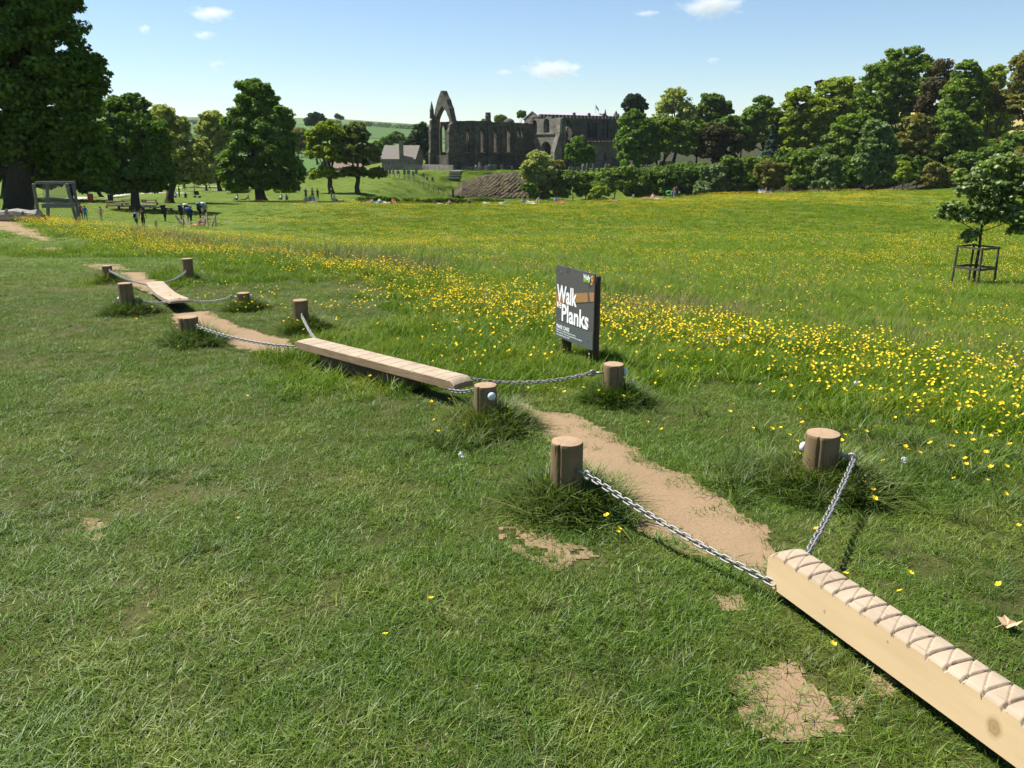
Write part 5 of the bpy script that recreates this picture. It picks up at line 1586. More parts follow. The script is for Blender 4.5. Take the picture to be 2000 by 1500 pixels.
def young_maple():
    foot = gp(1899, 558)
    D = depth_of(foot)
    t = thing('sycamore_sapling', 'young broad-leaved tree in a timber guard at the right edge', 'tree', foot)
    bl = pxblobs(D, [(1925, 340, 32, 28), (1965, 325, 38, 28), (1890, 365, 30, 32), (1935, 375, 45, 36), (1990, 370, 45, 42), (1860, 415, 38, 24), (1905, 420, 48, 28), (1960, 420, 50, 34), (1895, 462, 22, 16), (2030, 350, 45, 50), (2025, 420, 45, 40), (1845, 420, 20, 14), (1875, 345, 14, 18), (1985, 450, 20, 12)])
    C, N = crown_points(bl, 8200, 2.4, 0.3)
    sz = RNG.uniform(0.13, 0.26, len(C))
    V, F = maple_leaf_mesh(C - foot, N * np.array((1, 1, 1.3)), sz)
    top = at(1935, 330, D) - foot
    mb = MB().tube([(0, 0, -0.2), (0.02, 0, 0.5), (0.05, 0.02, 1.2), top * 0.5 + np.array((0, 0, 0.1)), top * 0.75, top], [0.055, 0.05, 0.045, 0.035, 0.02, 0.006], 9, jitter=0.05)
    for c, r in bl:
        e = c - foot; s0 = top * RNG.uniform(0.38, 0.7)
        mb.tube([s0, (s0 + e) / 2 + np.array((0, 0, 0.06)), e, e + rand_dirs(1)[0] * np.array(r) * 0.7], [0.018, 0.012, 0.007, 0.002], 6)
    mb.build('trunk', M['bark'], t, True)
    obj('crown', mesh_np('crown', V, F, 3), M['leaf_sap'], t)
    k = D / F_PX
    tree_guard('square timber guard round the young tree at the right edge', foot, 62 * k / 1.25, 73 * k / CP, post=0.07)
young_maple()

for lb, lg, fx, fy, el, leaf in (
        ('slim young tree in a guard, leftmost at the field edge', 'left of the three small guards at the field edge', 1546, 374, [(1547, 328, 9, 12), (1545, 345, 10, 8)], 'leaf_fresh'),
        ('young tree in a guard between the two others at the field edge', 'middle of the three small guards at the field edge', 1688, 370, [(1690, 330, 14, 14), (1692, 348, 14, 9)], 'leaf_mid'),
        ('bright round young tree in a guard, rightmost at the field edge', 'right of the three small guards at the field edge', 1763, 373, [(1766, 328, 16, 14), (1764, 345, 18, 12)], 'leaf_fresh')):
    f = gp(fx, fy); D = depth_of(f)
    make_tree('young_tree', lb, 'tree', f, pxblobs(D, el), M[leaf], 2600, 0.28, 0.07, sub=1.2, group='young trees at the field edge')
    k = D / F_PX
    tree_guard(lg, f, 12 * k, 17 * k, post=0.11)

# ------------------------------------------------------------------ the ruined church
def zrow(py, Y):
    return float(at_y(1000, py, Y)[2])

def make_church():
    A = at(886, 333, 214.0)
    ang = math.atan2(0.6, 0.8)
    zb = gz(A[0], A[1]) - 0.3
    origin = np.array((A[0], A[1], 0.0))
    ca, sa = math.cos(ang), math.sin(ang)
    def Yw(u, y): return A[1] + u * sa + y * ca
    def zz(py, u=0.0, y=0.0): return zrow(py, Yw(u, y))
    t = thing('ruined_church', 'ruined dark stone priory with a tall empty pointed window arch and roofed nave', 'church', origin, ang)
    S, SL = M['stone'], M['stone_light']
    def wall(name, outline, holes, thick, org, axis, mat=S):
        return obj(name, wall_poly(outline, holes, thick, org, axis), mat, t)
    zt = zz(238, 12)
    # --- east gable with the great window (plane x = 0, run along y, thickness towards +x)
    W = 10.0
    ap = zz(178, 0, 4.5); ai = zz(207, 0, 4.5); sill = zz(303, 0, 4.5); ze = zz(240, 0, 4)
    def curve(y0, z0, y1, z1, n, bulge):
        out = []
        for k in range(1, n):
            q = k / n
            ny, nz = (z1 - z0), -(y1 - y0)
            l = math.hypot(ny, nz)
            b = bulge * math.sin(q * math.pi) + random.uniform(-0.12, 0.12)
            out.append((y0 + (y1 - y0) * q - ny / l * b, z0 + (z1 - z0) * q - nz / l * b))
        return out
    outer = [(0, zb), (W, zb), (W, ze - 0.3)] + [(W - 0.35, ze)] + curve(W - 0.35, ze, W / 2 + 0.45, ap, 7, -0.5) + [(W / 2 + 0.45, ap), (W / 2 - 0.2, ap + 0.15), (W / 2 - 0.5, ap - 0.2)] + curve(W / 2 - 0.5, ap - 0.2, 0.2, ze, 7, -0.5) + [(0.2, ze), (0, ze - 0.4)]
    inner = [(1.15, sill), (W - 1.05, sill), (W - 1.05, ze - 1.2)] + curve(W - 1.05, ze - 1.2, W / 2, ai, 6, -0.8) + [(W / 2, ai)] + curve(W / 2, ai, 1.15, ze - 1.2, 6, -0.8) + [(1.15, ze - 1.2)]
    wall('window_gable', outer, [inner], 1.5, (0, 0, 0), 'y')
    MB().box((0.7, 1.2 + 0.45, (sill + zb) / 2 + 0.4), (0.9, 0.08, 0.5)).build('string_course', SL, t)
    # buttresses with sloping offsets, ends lit by the sun
    for y0, top in ((0.05, zz(244)), (W - 1.05, zz(236, 0, W))):
        z1, z2 = zz(297, 0, y0), zz(256, 0, y0)
        prof = [(0, zb), (-1.5, zb), (-1.5, z1), (-1.2, z1 + 0.6), (-1.2, z2), (-0.85, z2 + 0.7), (-0.85, top), (0, top + 0.5)]
        o = wall('buttress', prof, [], 0.95, (-0.02, y0, 0), 'x')
        for zq, pr in ((z1, -1.5), (z2, -1.2)):
            MB().box((pr + 0.1, y0 + 0.47, zq - 0.05), (0.42, 1.2, 0.22)).build('drip_course', SL, t)
    # pinnacle on the far buttress
    pz = zz(232, 0, W); ptop = zz(198, 0, W)
    MB().lathe([(0.62, 0), (0.55, (ptop - pz) * 0.45), (0.66, (ptop - pz) * 0.47), (0.5, (ptop - pz) * 0.56), (0.36, (ptop - pz) * 0.7), (0.05, ptop - pz)], 8, (-0.3, W - 0.5, pz)).build('pinnacle', S, t)
    # --- choir north wall (plane y = 0) with four tall lancets
    L = 26.0
    top = [(L, zz(241, L))] + ragged((L, zz(241, L)), (13.5, zz(238.5, 13)), 12, 0.10)[1:] + [(13.5, zz(238.5, 13)), (11.6, zz(238.5, 13)), (11.6, zz(236, 11))] + ragged((11.6, zz(236, 11)), (1.9, zz(236, 3)), 8, 0.06)[1:] + [(1.9, zz(236, 2))]
    def upx(px):                 # u on the plane y=0 seen at picture column px
        d = ray(px, 290)
        # A + u*(ca,sa) proportional to d.xy
        return (A[1] * d[0] - A[0] * d[1]) / (ca * d[1] - sa * d[0])
    holes = []
    lanc = []
    for px, wd, ys in ((913, 1.35, 254), (941, 1.35, 252), (967, 1.3, 254), (992, 1.6, 251)):
        u = upx(px)
        hl = lancet(u, zz(297, u), zz(ys + 7, u), wd)
        holes.append(hl); lanc.append((u, wd, zz(297, u), zz(ys + 7, u)))
    u5 = upx(1017)
    holes.append(lancet(u5 - 0.75, zz(267, u5), zz(256, u5), 0.85)); holes.append(lancet(u5 + 0.55, zz(267, u5), zz(256, u5), 0.85))
    wall('choir_wall', [(1.9, zb), (L, zb)] + top, holes, 1.5, (0, 0.0, 0), 'x')
    for (u, wd, z0, z1) in lanc:
        MB().box((u + wd * 0.28, 0.55, (z0 + z1) / 2), (0.14, 0.25, z1 - z0 - 0.02)).build('mullion', SL, t)
        MB().box((u, -0.12, z0 - 0.12), (wd + 0.7, 0.35, 0.22)).build('window_sill', SL, t)
        MB().box((u, -0.12, zz(303, u) - 0.1), (wd + 1.6, 0.2, 0.16)).build('string_course', S, t)
    MB().box((u5 - 0.1, -0.1, zz(268.5, u5)), (3.4, 0.35, 0.25)).build('window_sill', SL, t)
    # shallow buttresses between the windows
    for px in (899, 927, 954, 980, 1004):
        u = upx(px)
        MB().box((u, -0.42, (zb + zz(262, u)) / 2), (0.9, 0.85, zz(262, u) - zb)).build('buttress', S, t)
        MB().box((u, -0.22, zz(250, u)), (0.9, 0.45, zz(240, u) - zz(262, u) - 0.6)).build('buttress', S, t)
        MB().box((u, -0.62, zz(303, u) + 0.0), (1.05, 0.6, 0.25)).build('drip_course', S, t)
    # chimney-like turret and rounded stub on the wall top
    u = upx(961)
    zc0, zc1 = zz(239, u, 9), zz(217, u, 9)
    MB().lathe([(0.75, 0), (0.72, (zc1 - zc0) * 0.62), (0.85, (zc1 - zc0) * 0.66), (0.72, (zc1 - zc0) * 0.75), (0.68, zc1 - zc0)], 8, (upx(961) - 0.5, 1.0, zc0 - 0.6)).build('turret', S, t)
    u = upx(998)
    MB().lathe([(1.5, 0), (1.45, 0.5), (1.1, 1.0), (0.4, 1.35)], 12, (u, 0.8, zz(240, u) - 0.2)).build('turret', S, t)
    # --- south choir wall (inside seen through the great window)
    h2 = [lancet(3.0 + 4.6 * k, zz(297, 4, 9), zz(258, 4, 9), 1.7) for k in range(5)]
    wall('choir_wall', [(1.9, zb), (L, zb)] + ragged((L, zz(241, L, 9)), (1.9, zz(238, 2, 9)), 14, 0.12) + [(1.9, zz(238, 2, 9))], h2, 1.4, (0, W - 1.4, 0), 'x')
    # --- transept: wall facing the sun (plane x = L, running towards the viewer, -y)
    def vpx(px):                # y on the plane x=L at picture column px
        d = ray(px, 290)
        bx, by = A[0] + L * ca, A[1] + L * sa
        return (by * d[0] - bx * d[1]) / (-sa * d[1] - ca * d[0])
    def q(px, py):
        y = vpx(px); return (y, zz(py, L, y))
    y_end = vpx(1097)
    out = [q(1031, 340), q(1031, 240), q(1036, 234), q(1046, 233), q(1052, 232), q(1062, 231.5), q(1072, 231), q(1083, 230.5), q(1090, 229.5), q(1097, 231), q(1098, 340),
           q(1085, 340), q(1083, 315), q(1080, 300), q(1077, 288), q(1072, 279), q(1066, 276), q(1060, 279), q(1056, 288), q(1057, 300), q(1053, 312), q(1046, 300), q(1044, 285), q(1038, 268), q(1035, 262), q(1034, 300), q(1033, 340)]
    def wq(px0, px1, py0, pys):
        y0, y1 = vpx(px0), vpx(px1); yc = (y0 + y1) / 2
        return lancet(yc, zz(py0, L, yc), zz(pys, L, yc), abs(y1 - y0), rise=0.8)
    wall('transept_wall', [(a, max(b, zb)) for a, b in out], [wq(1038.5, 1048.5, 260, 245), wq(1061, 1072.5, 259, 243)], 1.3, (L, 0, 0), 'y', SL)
    for px in (1042, 1045.5):
        y = vpx(px)
        MB().box((L + 0.6, y, (zz(260, L, y) + zz(243, L, y)) / 2), (0.2, 0.22, zz(243, L, y) - zz(260, L, y))).build('mullion', SL, t)
    for px in (1065, 1069):
        y = vpx(px)
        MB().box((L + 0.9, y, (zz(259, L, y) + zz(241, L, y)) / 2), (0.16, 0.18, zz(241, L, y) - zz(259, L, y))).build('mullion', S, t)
    ya, yb = vpx(1036), vpx(1083)
    MB().box((L - 0.12, (ya + yb) / 2, zz(261.5, L, (ya + yb) / 2)), (0.3, abs(yb - ya), 0.28)).build('string_course', SL, t)
    # wall seen through the broken opening and the standing shaft in it
    y = vpx(1075)
    wall('inner_wall', [(vpx(1100), zb), (vpx(1036), zb), (vpx(1036), zz(268, L, y)), (vpx(1100), zz(262, L, y))], [], 1.0, (L + 7.5, 0.4, 0), 'y')
    MB().box((L + 0.5, vpx(1076), (zb + zz(286, L, y)) / 2), (0.6, 0.6, zz(286, L, y) - zb)).build('shaft', SL, t)
    # corner buttress with a sloped foot
    prof = [(0, zb), (-2.6, zb), (-2.6, zz(296, L, y_end)), (-0.9, zz(262, L, y_end)), (-0.9, zz(258, L, y_end)), (-0.7, zz(240, L, y_end)), (-0.7, zz(233, L, y_end)), (0, zz(232, L, y_end))]
    wall('buttress', prof, [], 1.6, (L, y_end - 0.2, 0), 'x', SL)
    # --- transept north wall with the tall broken lancet
    yN = y_end - 0.25
    def upy(px, yy):
        d = ray(px, 290)
        bx, by = A[0] - yy * sa, A[1] + yy * ca
        return (by * d[0] - bx * d[1]) / (ca * d[1] - sa * d[0])
    def n_(px, py):
        u = upy(px, yN); return (u, max(zz(py, u, yN), zb))
    ln = []
    ua, ub = upy(1101, yN), upy(1116, yN)
    hole = lancet((ua + ub) / 2, zz(295, ua, yN), zz(252, ua, yN), ub - ua, rise=0.9)
    wall('transept_end_wall', [n_(1098, 345), n_(1136, 345), n_(1135, 300), n_(1133, 262), n_(1137, 248), n_(1134, 234)] + [n_(1126, 232), n_(1116, 231.5), n_(1106, 231), n_(1098, 230)], [hole], 1.4, (0, yN, 0), 'x')
    # pale inner pier standing in that opening
    up = upy(1106, yN + 2.5)
    ztop = zz(246, up, yN)
    MB().tube([(up, yN + 2.2, zb), (up, yN + 2.2, ztop - 1.2), (up + 0.15, yN + 2.2, ztop - 0.4), (up + 0.6, yN + 2.2, ztop), (up + 1.0, yN + 2.2, ztop + 0.1)], [0.62, 0.6, 0.58, 0.55, 0.4], 10, jitter=0.05).build('pier', SL, t)
    MB().tube([(upy(1117, yN - 0.6), yN - 0.5, zb), (upy(1117, yN - 0.6), yN - 0.5, zz(256, ua, yN))], [0.22, 0.12], 6).build('shaft', SL, t)
    # --- roofed nave behind
    yv = 0.0
    def uN(px, yy=0.0): return upy(px, yy)
    u0, u1 = uN(1040, -0.0) + 0.0, uN(1212)
    zr = zz(231.5, uN(1140)); 
    nave = [(u0, zb), (u1, zb), (u1, zr)]
    # crenellations
    un = u1
    cren = []
    span = 1.35
    x = u1
    while x > u0 + span * 2:
        cren += [(x, zr + 0.85), (x - span * 0.62, zr + 0.85), (x - span * 0.62, zr), (x - span, zr)]
        x -= span
    wall('nave_wall', [(u0, zb), (u1, zb), (u1, zr)] + cren + [(u0, zr)], [], 1.0, (0, 0, 0), 'x')
    for k in range(4):
        ub_ = u0 + (u1 - u0) * (0.45 + 0.17 * k)
        MB().box((ub_, -0.25, (zb + zr) / 2), (0.5, 0.5, zr - zb - 0.8)).build('buttress', S, t)
        MB().box((ub_ + 0.1, 0.3, zr + 1.15), (0.6, 0.6, 0.75)).build('merlon', S, t)
    # blind windows of the nave, set in the wall as dark glass with frames
    for px in (1150, 1160, 1182):
        u = uN(px)
        MB().box((u, -0.03, zz(262, u) + 1.0), (2.0, 0.12, 4.2)).build('window', M['glass'], t)
        MB().box((u, -0.07, zz(262, u) + 1.0), (0.16, 0.18, 4.2)).build('mullion', S, t)
    MB().box(((u0 + u1) / 2 + 8, -0.1, zz(270.5, uN(1180))), (u1 - u0 - 18, 0.3, 0.3)).build('string_course', SL, t)
    # nave roof with its east gable
    ug = uN(1010, 4.5) 
    ge, gr_ = zz(233, 34, 4), zz(217.5, 34, 4.5)
    ridge0, ridge1 = uN(1041, 4.5), uN(1207, 4.5)
    wall('roof_gable', [(0.8, ge - 6), (8.6, ge - 6), (8.6, ge), (4.7, gr_), (0.8, ge)], [], 0.8, (ridge0, 0, 0), 'y', SL)
    zr1 = zz(228, uN(1200), 4.5)
    MB().add([(ridge0 - 0.2, 0.3, ge + 0.05), (ridge1, 0.3, ge - 0.2), (ridge1, 4.7, gr_ + 0.12), (ridge0 - 0.2, 4.7, gr_ + 0.12), (ridge1, 9.1, ge - 0.2), (ridge0 - 0.2, 9.1, ge + 0.05),
              (ridge0 - 0.2, 0.3, ge - 0.15), (ridge1, 0.3, ge - 0.4), (ridge1, 4.7, gr_ - 0.1), (ridge0 - 0.2, 4.7, gr_ - 0.1), (ridge1, 9.1, ge - 0.4), (ridge0 - 0.2, 9.1, ge - 0.15)],
             [(0, 1, 2, 3), (3, 2, 4, 5), (6, 9, 8, 7), (9, 11, 10, 8), (0, 3, 9, 6), (3, 5, 11, 9), (1, 7, 8, 2), (2, 8, 10, 4), (0, 6, 7, 1), (5, 4, 10, 11)]).build('lead_roof', M['lead'], t)
    # flagpole with a small flag
    uf = uN(1162, 4.5)
    MB().tube([(uf, 4.7, gr_ - 0.5), (uf, 4.7, zz(203, uf, 4.5))], [0.09, 0.06], 6).build('flagpole', M['white'], t)
    fl = plain('flag_cloth', (0.55, 0.45, 0.50), 0.8)
    zf = zz(205, uf, 4.5)
    MB().add([(uf + 0.1, 4.7, zf), (uf + 0.7, 4.6, zf - 0.6), (uf + 1.4, 4.75, zf - 1.2), (uf + 1.35, 4.75, zf - 1.9), (uf + 0.7, 4.6, zf - 1.35), (uf + 0.1, 4.7, zf - 0.8),
              (uf + 0.1, 4.74, zf), (uf + 0.7, 4.64, zf - 0.6), (uf + 1.4, 4.79, zf - 1.2), (uf + 1.35, 4.79, zf - 1.9), (uf + 0.7, 4.64, zf - 1.35), (uf + 0.1, 4.74, zf - 0.8)],
             [(0, 1, 4, 5), (1, 2, 3, 4), (6, 11, 10, 7), (7, 10, 9, 8)]).build('flag', fl, t)
    # west front stub: lower roof, pinnacles
    us = uN(1180, 3)
    wall('west_gable', [(0.5, zr - 1), (6.0, zr - 1), (6.0, zr + 0.3), (3.2, zz(222, us, 3)), (0.5, zr + 0.3)], [], 0.6, (us, 0.4, 0), 'y', SL)
    for px, py0, py1, r in ((1180, 228, 213, 0.35), (1201, 232, 216, 0.8)):
        u = uN(px, 3)
        z0, z1 = zz(py0, u, 3) - 1, zz(py1, u, 3)
        MB().lathe([(r, 0), (r * 0.9, (z1 - z0) * 0.45), (r * 1.15, (z1 - z0) * 0.5), (r * 0.6, (z1 - z0) * 0.75), (0.05, z1 - z0)], 8, (u, 3, z0)).build('pinnacle', S, t)
    # aisle in front of the nave
    yA = -4.5
    ua0, ua1 = upy(1146, yA), upy(1216, yA)
    za = zz(277, ua0, yA); zh = zz(268, ua0, -0.1)
    wall('aisle_wall', [(ua0, zb), (ua1, zb), (ua1, za), (ua0, za)], [lancet(ua0 + 3 + 4.2 * k, zb + 2.2, zb + 3.4, 1.1) for k in range(int((ua1 - ua0 - 4) / 4.2))], 0.8, (0, yA, 0), 'x', SL)
    MB().add([(ua0, yA - 0.3, za), (ua1, yA - 0.3, za), (ua1, 0.0, zh), (ua0, 0.0, zh), (ua0, yA - 0.3, za - 0.25), (ua1, yA - 0.3, za - 0.25), (ua1, 0.0, zh - 0.25), (ua0, 0.0, zh - 0.25)],
             [(0, 1, 2, 3), (4, 7, 6, 5), (0, 4, 5, 1), (1, 5, 6, 2), (3, 2, 6, 7), (0, 3, 7, 4)]).build('aisle_roof', M['plank_dark'], t)
    n = int((ua1 - ua0) / 1.4)
    for k in range(n):
        MB().box((ua0 + 0.7 + 1.4 * k, yA - 0.2, za + 0.1), (0.85, 0.5, 0.22)).build('coping', SL, t)
    wall('aisle_end_wall', [(yA, zb), (0.1, zb), (0.1, zh), (yA, za)], [], 0.7, (ua0 - 0.72, 0, 0), 'y', S)
    # low wall across the foot of the great window
    MB().box((-2.3, 4.0, zb + 0.95), (0.5, 15, 1.5)).build('foot_wall', M['stone_cott'], t)
make_church()

# ------------------------------------------------------------------ cottage, barns, walls
def make_house(name, label, cat, foot, D, w, d, eave, ridge, rz, wall_mat, roof_m, wins=(), chimney=True):
    p = at(foot[0], foot[1], D)
    base = np.array((p[0], p[1], gz(p[0], p[1]) - 0.2))
    t = thing(name, label, cat, base, rz)
    hw, hd = w / 2, d / 2
    MB().add([(-hw, -hd, 0), (hw, -hd, 0), (hw, hd, 0), (-hw, hd, 0), (-hw, -hd, eave), (hw, -hd, eave), (hw, hd, eave), (-hw, hd, eave), (-hw, 0, ridge - 0.1), (hw, 0, ridge - 0.1)],
             [(0, 1, 5, 4), (2, 3, 7, 6), (1, 2, 6, 9, 5), (3, 0, 4, 8, 7), (3, 2, 1, 0), (4, 5, 9, 8), (6, 7, 8, 9)]).build('wall', wall_mat, t)
    o = 0.35
    k = (ridge - eave) / hd
    e2 = eave - o * k
    vs = []
    for dz in (0.0, 0.22):
        vs += [(-hw - o, -hd - o, e2 + dz), (hw + o, -hd - o, e2 + dz), (hw + o, 0, ridge + dz), (-hw - o, 0, ridge + dz), (hw + o, hd + o, e2 + dz), (-hw - o, hd + o, e2 + dz)]
    rf = MB().add(vs, [(0, 3, 2, 1), (3, 5, 4, 2), (6, 7, 8, 9), (9, 8, 10, 11), (0, 1, 7, 6), (1, 2, 8, 7), (2, 4, 10, 8), (4, 5, 11, 10), (5, 3, 9, 11), (3, 0, 6, 9)]).build('roof', roof_m, t)
    if chimney:
        MB().box((w * 0.1, -hd + 0.1, (eave + ridge) / 2 + 0.6), (0.9, 0.9, ridge - eave + 1.6)).build('chimney', wall_mat, rf)
    for (x, z, ww, hh) in wins:
        f = MB().box((x, -hd - 0.03, z), (ww, 0.1, hh)).build('window', M['glass'], t)
        MB().box((x, -hd - 0.09, z - hh / 2 - 0.08), (ww + 0.3, 0.16, 0.14)).build('sill', M['white'], f)
        MB().box((x, -hd - 0.1, z), (0.08, 0.06, hh)).build('glazing_bar', M['white'], f)
    return t
make_house('stone_cottage', 'grey stone cottage with a stone slate roof left of the ruin', 'cottage', (787, 332), 226, 9.5, 6.5, 3.0, 6.2, rad(-14), M['stone_cott'], M['slate'],
           [(-3.0, 1.5, 0.8, 1.1), (-1.4, 1.5, 0.8, 1.1), (2.8, 1.5, 0.8, 1.1)])
M['tileroof'] = roof_mat('brown_tile_roof', (0.16, 0.105, 0.075), (0.27, 0.19, 0.14))
make_house('stone_barn', 'long brown roofed barn half hidden behind the park trees', 'barn', (672, 298), 300, 15, 8, 2.6, 5.6, rad(-10), M['stone_cott'], M['tileroof'], [(-4, 1.5, 1, 1)], False)
make_house('stone_barn', 'barn with a brown roof on the slope above the cottage', 'barn', (728, 290), 310, 10, 8, 3.4, 8.0, rad(-35), M['stone_cott'], M['tileroof'], [(0, 1.6, 1, 1)], False)
make_house('farmhouse', 'tiny white farmhouse on the far hillside', 'house', (366, 249), 1150, 14, 8, 5, 8, rad(10), M['white'], M['slate'], [(-3, 3, 1.2, 1.6), (3, 3, 1.2, 1.6)], True)

def run_wall(name, label, pts, hgt, thick, mat):
    base = pts[0]
    t = thing(name, label, 'wall', base)
    mb = MB()
    for (a, b) in zip(pts[:-1], pts[1:]):
        d = b - a; n = np.array((-d[1], d[0], 0)); n = n / np.linalg.norm(n) * thick / 2
        h = np.array((0, 0, hgt)); dn = np.array((0, 0, -0.5))
        vs = [a + n + dn, a - n + dn, b - n + dn, b + n + dn, a + n + h, a - n + h, b - n + h, b + n + h]
        mb.add([v - base for v in vs], [(3, 2, 1, 0), (4, 5, 6, 7), (0, 1, 5, 4), (1, 2, 6, 5), (2, 3, 7, 6), (3, 0, 4, 7)])
    mb.build('wall_run', mat, t)
    cb = MB()
    for (a, b) in zip(pts[:-1], pts[1:]):
        L = np.linalg.norm(b - a); n = max(2, int(L / 0.9))
        for k in range(n):
            c = a + (b - a) * (k + 0.5) / n - base
            cb.box(c + np.array((0, 0, hgt + 0.09)), (L / n * 0.86, thick * 1.15, 0.18), math.atan2(b[1] - a[1], b[0] - a[0]))
    cb.build('coping', mat, t)
def gpts(lst, D): 
    out = []
    for px, py in lst:
        p = at(px, py, D); out.append(np.array((p[0], p[1], gz(p[0], p[1]))))
    return out
run_wall('stone_wall', 'low grey stone garden wall in front of the cottage', gpts([(752, 338), (775, 336), (800, 332), (822, 330)], 219), 1.3, 0.5, M['stone_cott'])

# ------------------------------------------------------------------ fences, steps, headstones
def rail_fence(label, pts, posts, hgt, rails=(0.45, 0.85), every=1, pw=0.12, mat=None):
    mat = mat or M['greywood']
    base = pts[0]
    t = thing('rail_fence', label, 'fence', base, 0, 'rail fences of the churchyard')
    P_ = np.array(pts); seg = np.concatenate([[0], np.cumsum(np.linalg.norm(np.diff(P_, axis=0), axis=1))])
    prev = None
    for k in range(posts):
        s = seg[-1] * k / (posts - 1)
        c = np.array([np.interp(s, seg, P_[:, i]) for i in range(3)]); c[2] = gz(c[0], c[1])
        h = hgt * random.uniform(0.95, 1.15)
        MB().box(c - base + np.array((0, 0, h / 2 - 0.15)), (pw, pw, h + 0.3), random.uniform(0, 0.6)).build('post', mat, t)
        if prev is not None:
            for q in rails:
                a, b = prev - base + np.array((0, 0, hgt * q)), c - base + np.array((0, 0, hgt * q))
                MB().tube([a, b], pw * 0.32, 5).build('rail', mat, t)
        prev = c
rail_fence('long rail fence along the foot of the churchyard slope', gpts([(600, 372), (660, 374), (720, 371), (780, 366), (840, 360), (884, 354)], 182), 30, 1.25)
rail_fence('upper rail fence below the cottage wall', gpts([(786, 341), (810, 338), (836, 336)], 212), 9, 1.1)
rail_fence('handrail climbing beside the top of the rock face', gpts([(905, 349), (920, 345), (935, 339), (952, 336)], 205), 7, 1.2)
p = gpts([(884, 356)], 182)[0]
tag(MB().box((0, 0, 0.9), (0.45, 0.45, 2.2), 0.3, 0.92).box((0, 0, 2.05), (0.55, 0.55, 0.14), 0.3).build('gate_post', M['plank_dark'], None, loc=p), 'stout dark gate post at the end of the long fence', 'post')

def make_steps():
    a = gpts([(886, 353)], 198)[0]; b = gpts([(898, 340)], 210)[0]
    t = thing('stone_steps', 'pale stone steps climbing the slope to the ruin', 'steps', a)
    d = b - a; n = 12; ang = math.atan2(d[1], d[0])
    for k in range(n):
        c = d * (k + 0.5) / n
        c[2] = gz(a[0] + c[0], a[1] + c[1]) - a[2]
        MB().box(c + np.array((0, 0, 0.05)), (np.linalg.norm(d[:2]) / n * 1.15, 2.6, 0.34), ang).build('step', M['stone_cott'], t)
make_steps()

def strip(name, label, pts, width, mat, lift=0.03):
    P_ = np.array(pts)
    seg = np.concatenate([[0], np.cumsum(np.linalg.norm(np.diff(P_[:, :2], axis=0), axis=1))])
    n = max(8, int(seg[-1] / 1.0)); n = min(n, 160)
    vs, fs = [], []
    for k in range(n + 1):
        s = seg[-1] * k / n
        x, y = np.interp(s, seg, P_[:, 0]), np.interp(s, seg, P_[:, 1])
        x2, y2 = np.interp(min(s + 0.5, seg[-1]), seg, P_[:, 0]), np.interp(min(s + 0.5, seg[-1]), seg, P_[:, 1])
        x1, y1 = np.interp(max(s - 0.5, 0), seg, P_[:, 0]), np.interp(max(s - 0.5, 0), seg, P_[:, 1])
        d = np.array((x2 - x1, y2 - y1)); d /= np.linalg.norm(d) + 1e-9
        for q in (-1, 0, 1):
            w = width / 2 * (1 + 0.2 * math.sin(k * 1.3 + q))
            a, b = x - d[1] * w * q, y + d[0] * w * q
            vs.append((a, b, gz(a, b) + lift))
        if k:
            o = 3 * k
            fs += [(o - 3, o - 2, o + 1, o), (o - 2, o - 1, o + 2, o + 1)]
    me = MB().add(vs, fs).mesh(name, True)
    if me.polygons[0].normal.z < 0: me.flip_normals()
    tag(obj(name, me, mat), label, 'path', kind='structure')
strip('gravel_path', 'pale riverside footpath behind the walkers', [gp(130, 391), gp(240, 380), gp(330, 376), gp(450, 371)], 2.2, M['gravel'])
strip('gravel_path', 'second pale footpath farther back', [gp(330, 367.5), gp(400, 365), gp(470, 363)], 2.6, M['gravel'])

GR = []
def headstone_meshes():
    def slab(w, h, t, kind):
        if kind == 'round': out = [(-w / 2, -0.3), (w / 2, -0.3), (w / 2, h * 0.78)] + [(w / 2 * math.cos(a), h * 0.78 + h * 0.22 * math.sin(a)) for a in np.linspace(0.2, math.pi - 0.2, 7)] + [(-w / 2, h * 0.78)]
        elif kind == 'flat': out = [(-w / 2, -0.3), (w / 2, -0.3), (w / 2, h), (-w / 2, h)]
        elif kind == 'point': out = [(-w / 2, -0.3), (w / 2, -0.3), (w / 2, h * 0.75), (0, h), (-w / 2, h * 0.75)]
        else: out = [(-w * .15, -0.3), (w * .15, -0.3), (w * .15, h * 0.55), (w * .5, h * .55), (w * .5, h * .72), (w * .15, h * .72), (w * .15, h), (-w * .15, h), (-w * .15, h * .72), (-w * .5, h * .72), (-w * .5, h * .55), (-w * .15, h * .55)]
        me = wall_poly(out, [], t, (0, -t / 2, 0), 'x'); me.materials.append(M['grave']); me.name = 'headstone'
        return me
    return [slab(0.75, 1.2, 0.16, 'round'), slab(0.8, 1.0, 0.18, 'flat'), slab(0.7, 1.4, 0.16, 'point'), slab(0.9, 1.7, 0.2, 'cross'), slab(0.6, 1.6, 0.16, 'round')]
HS = headstone_meshes()
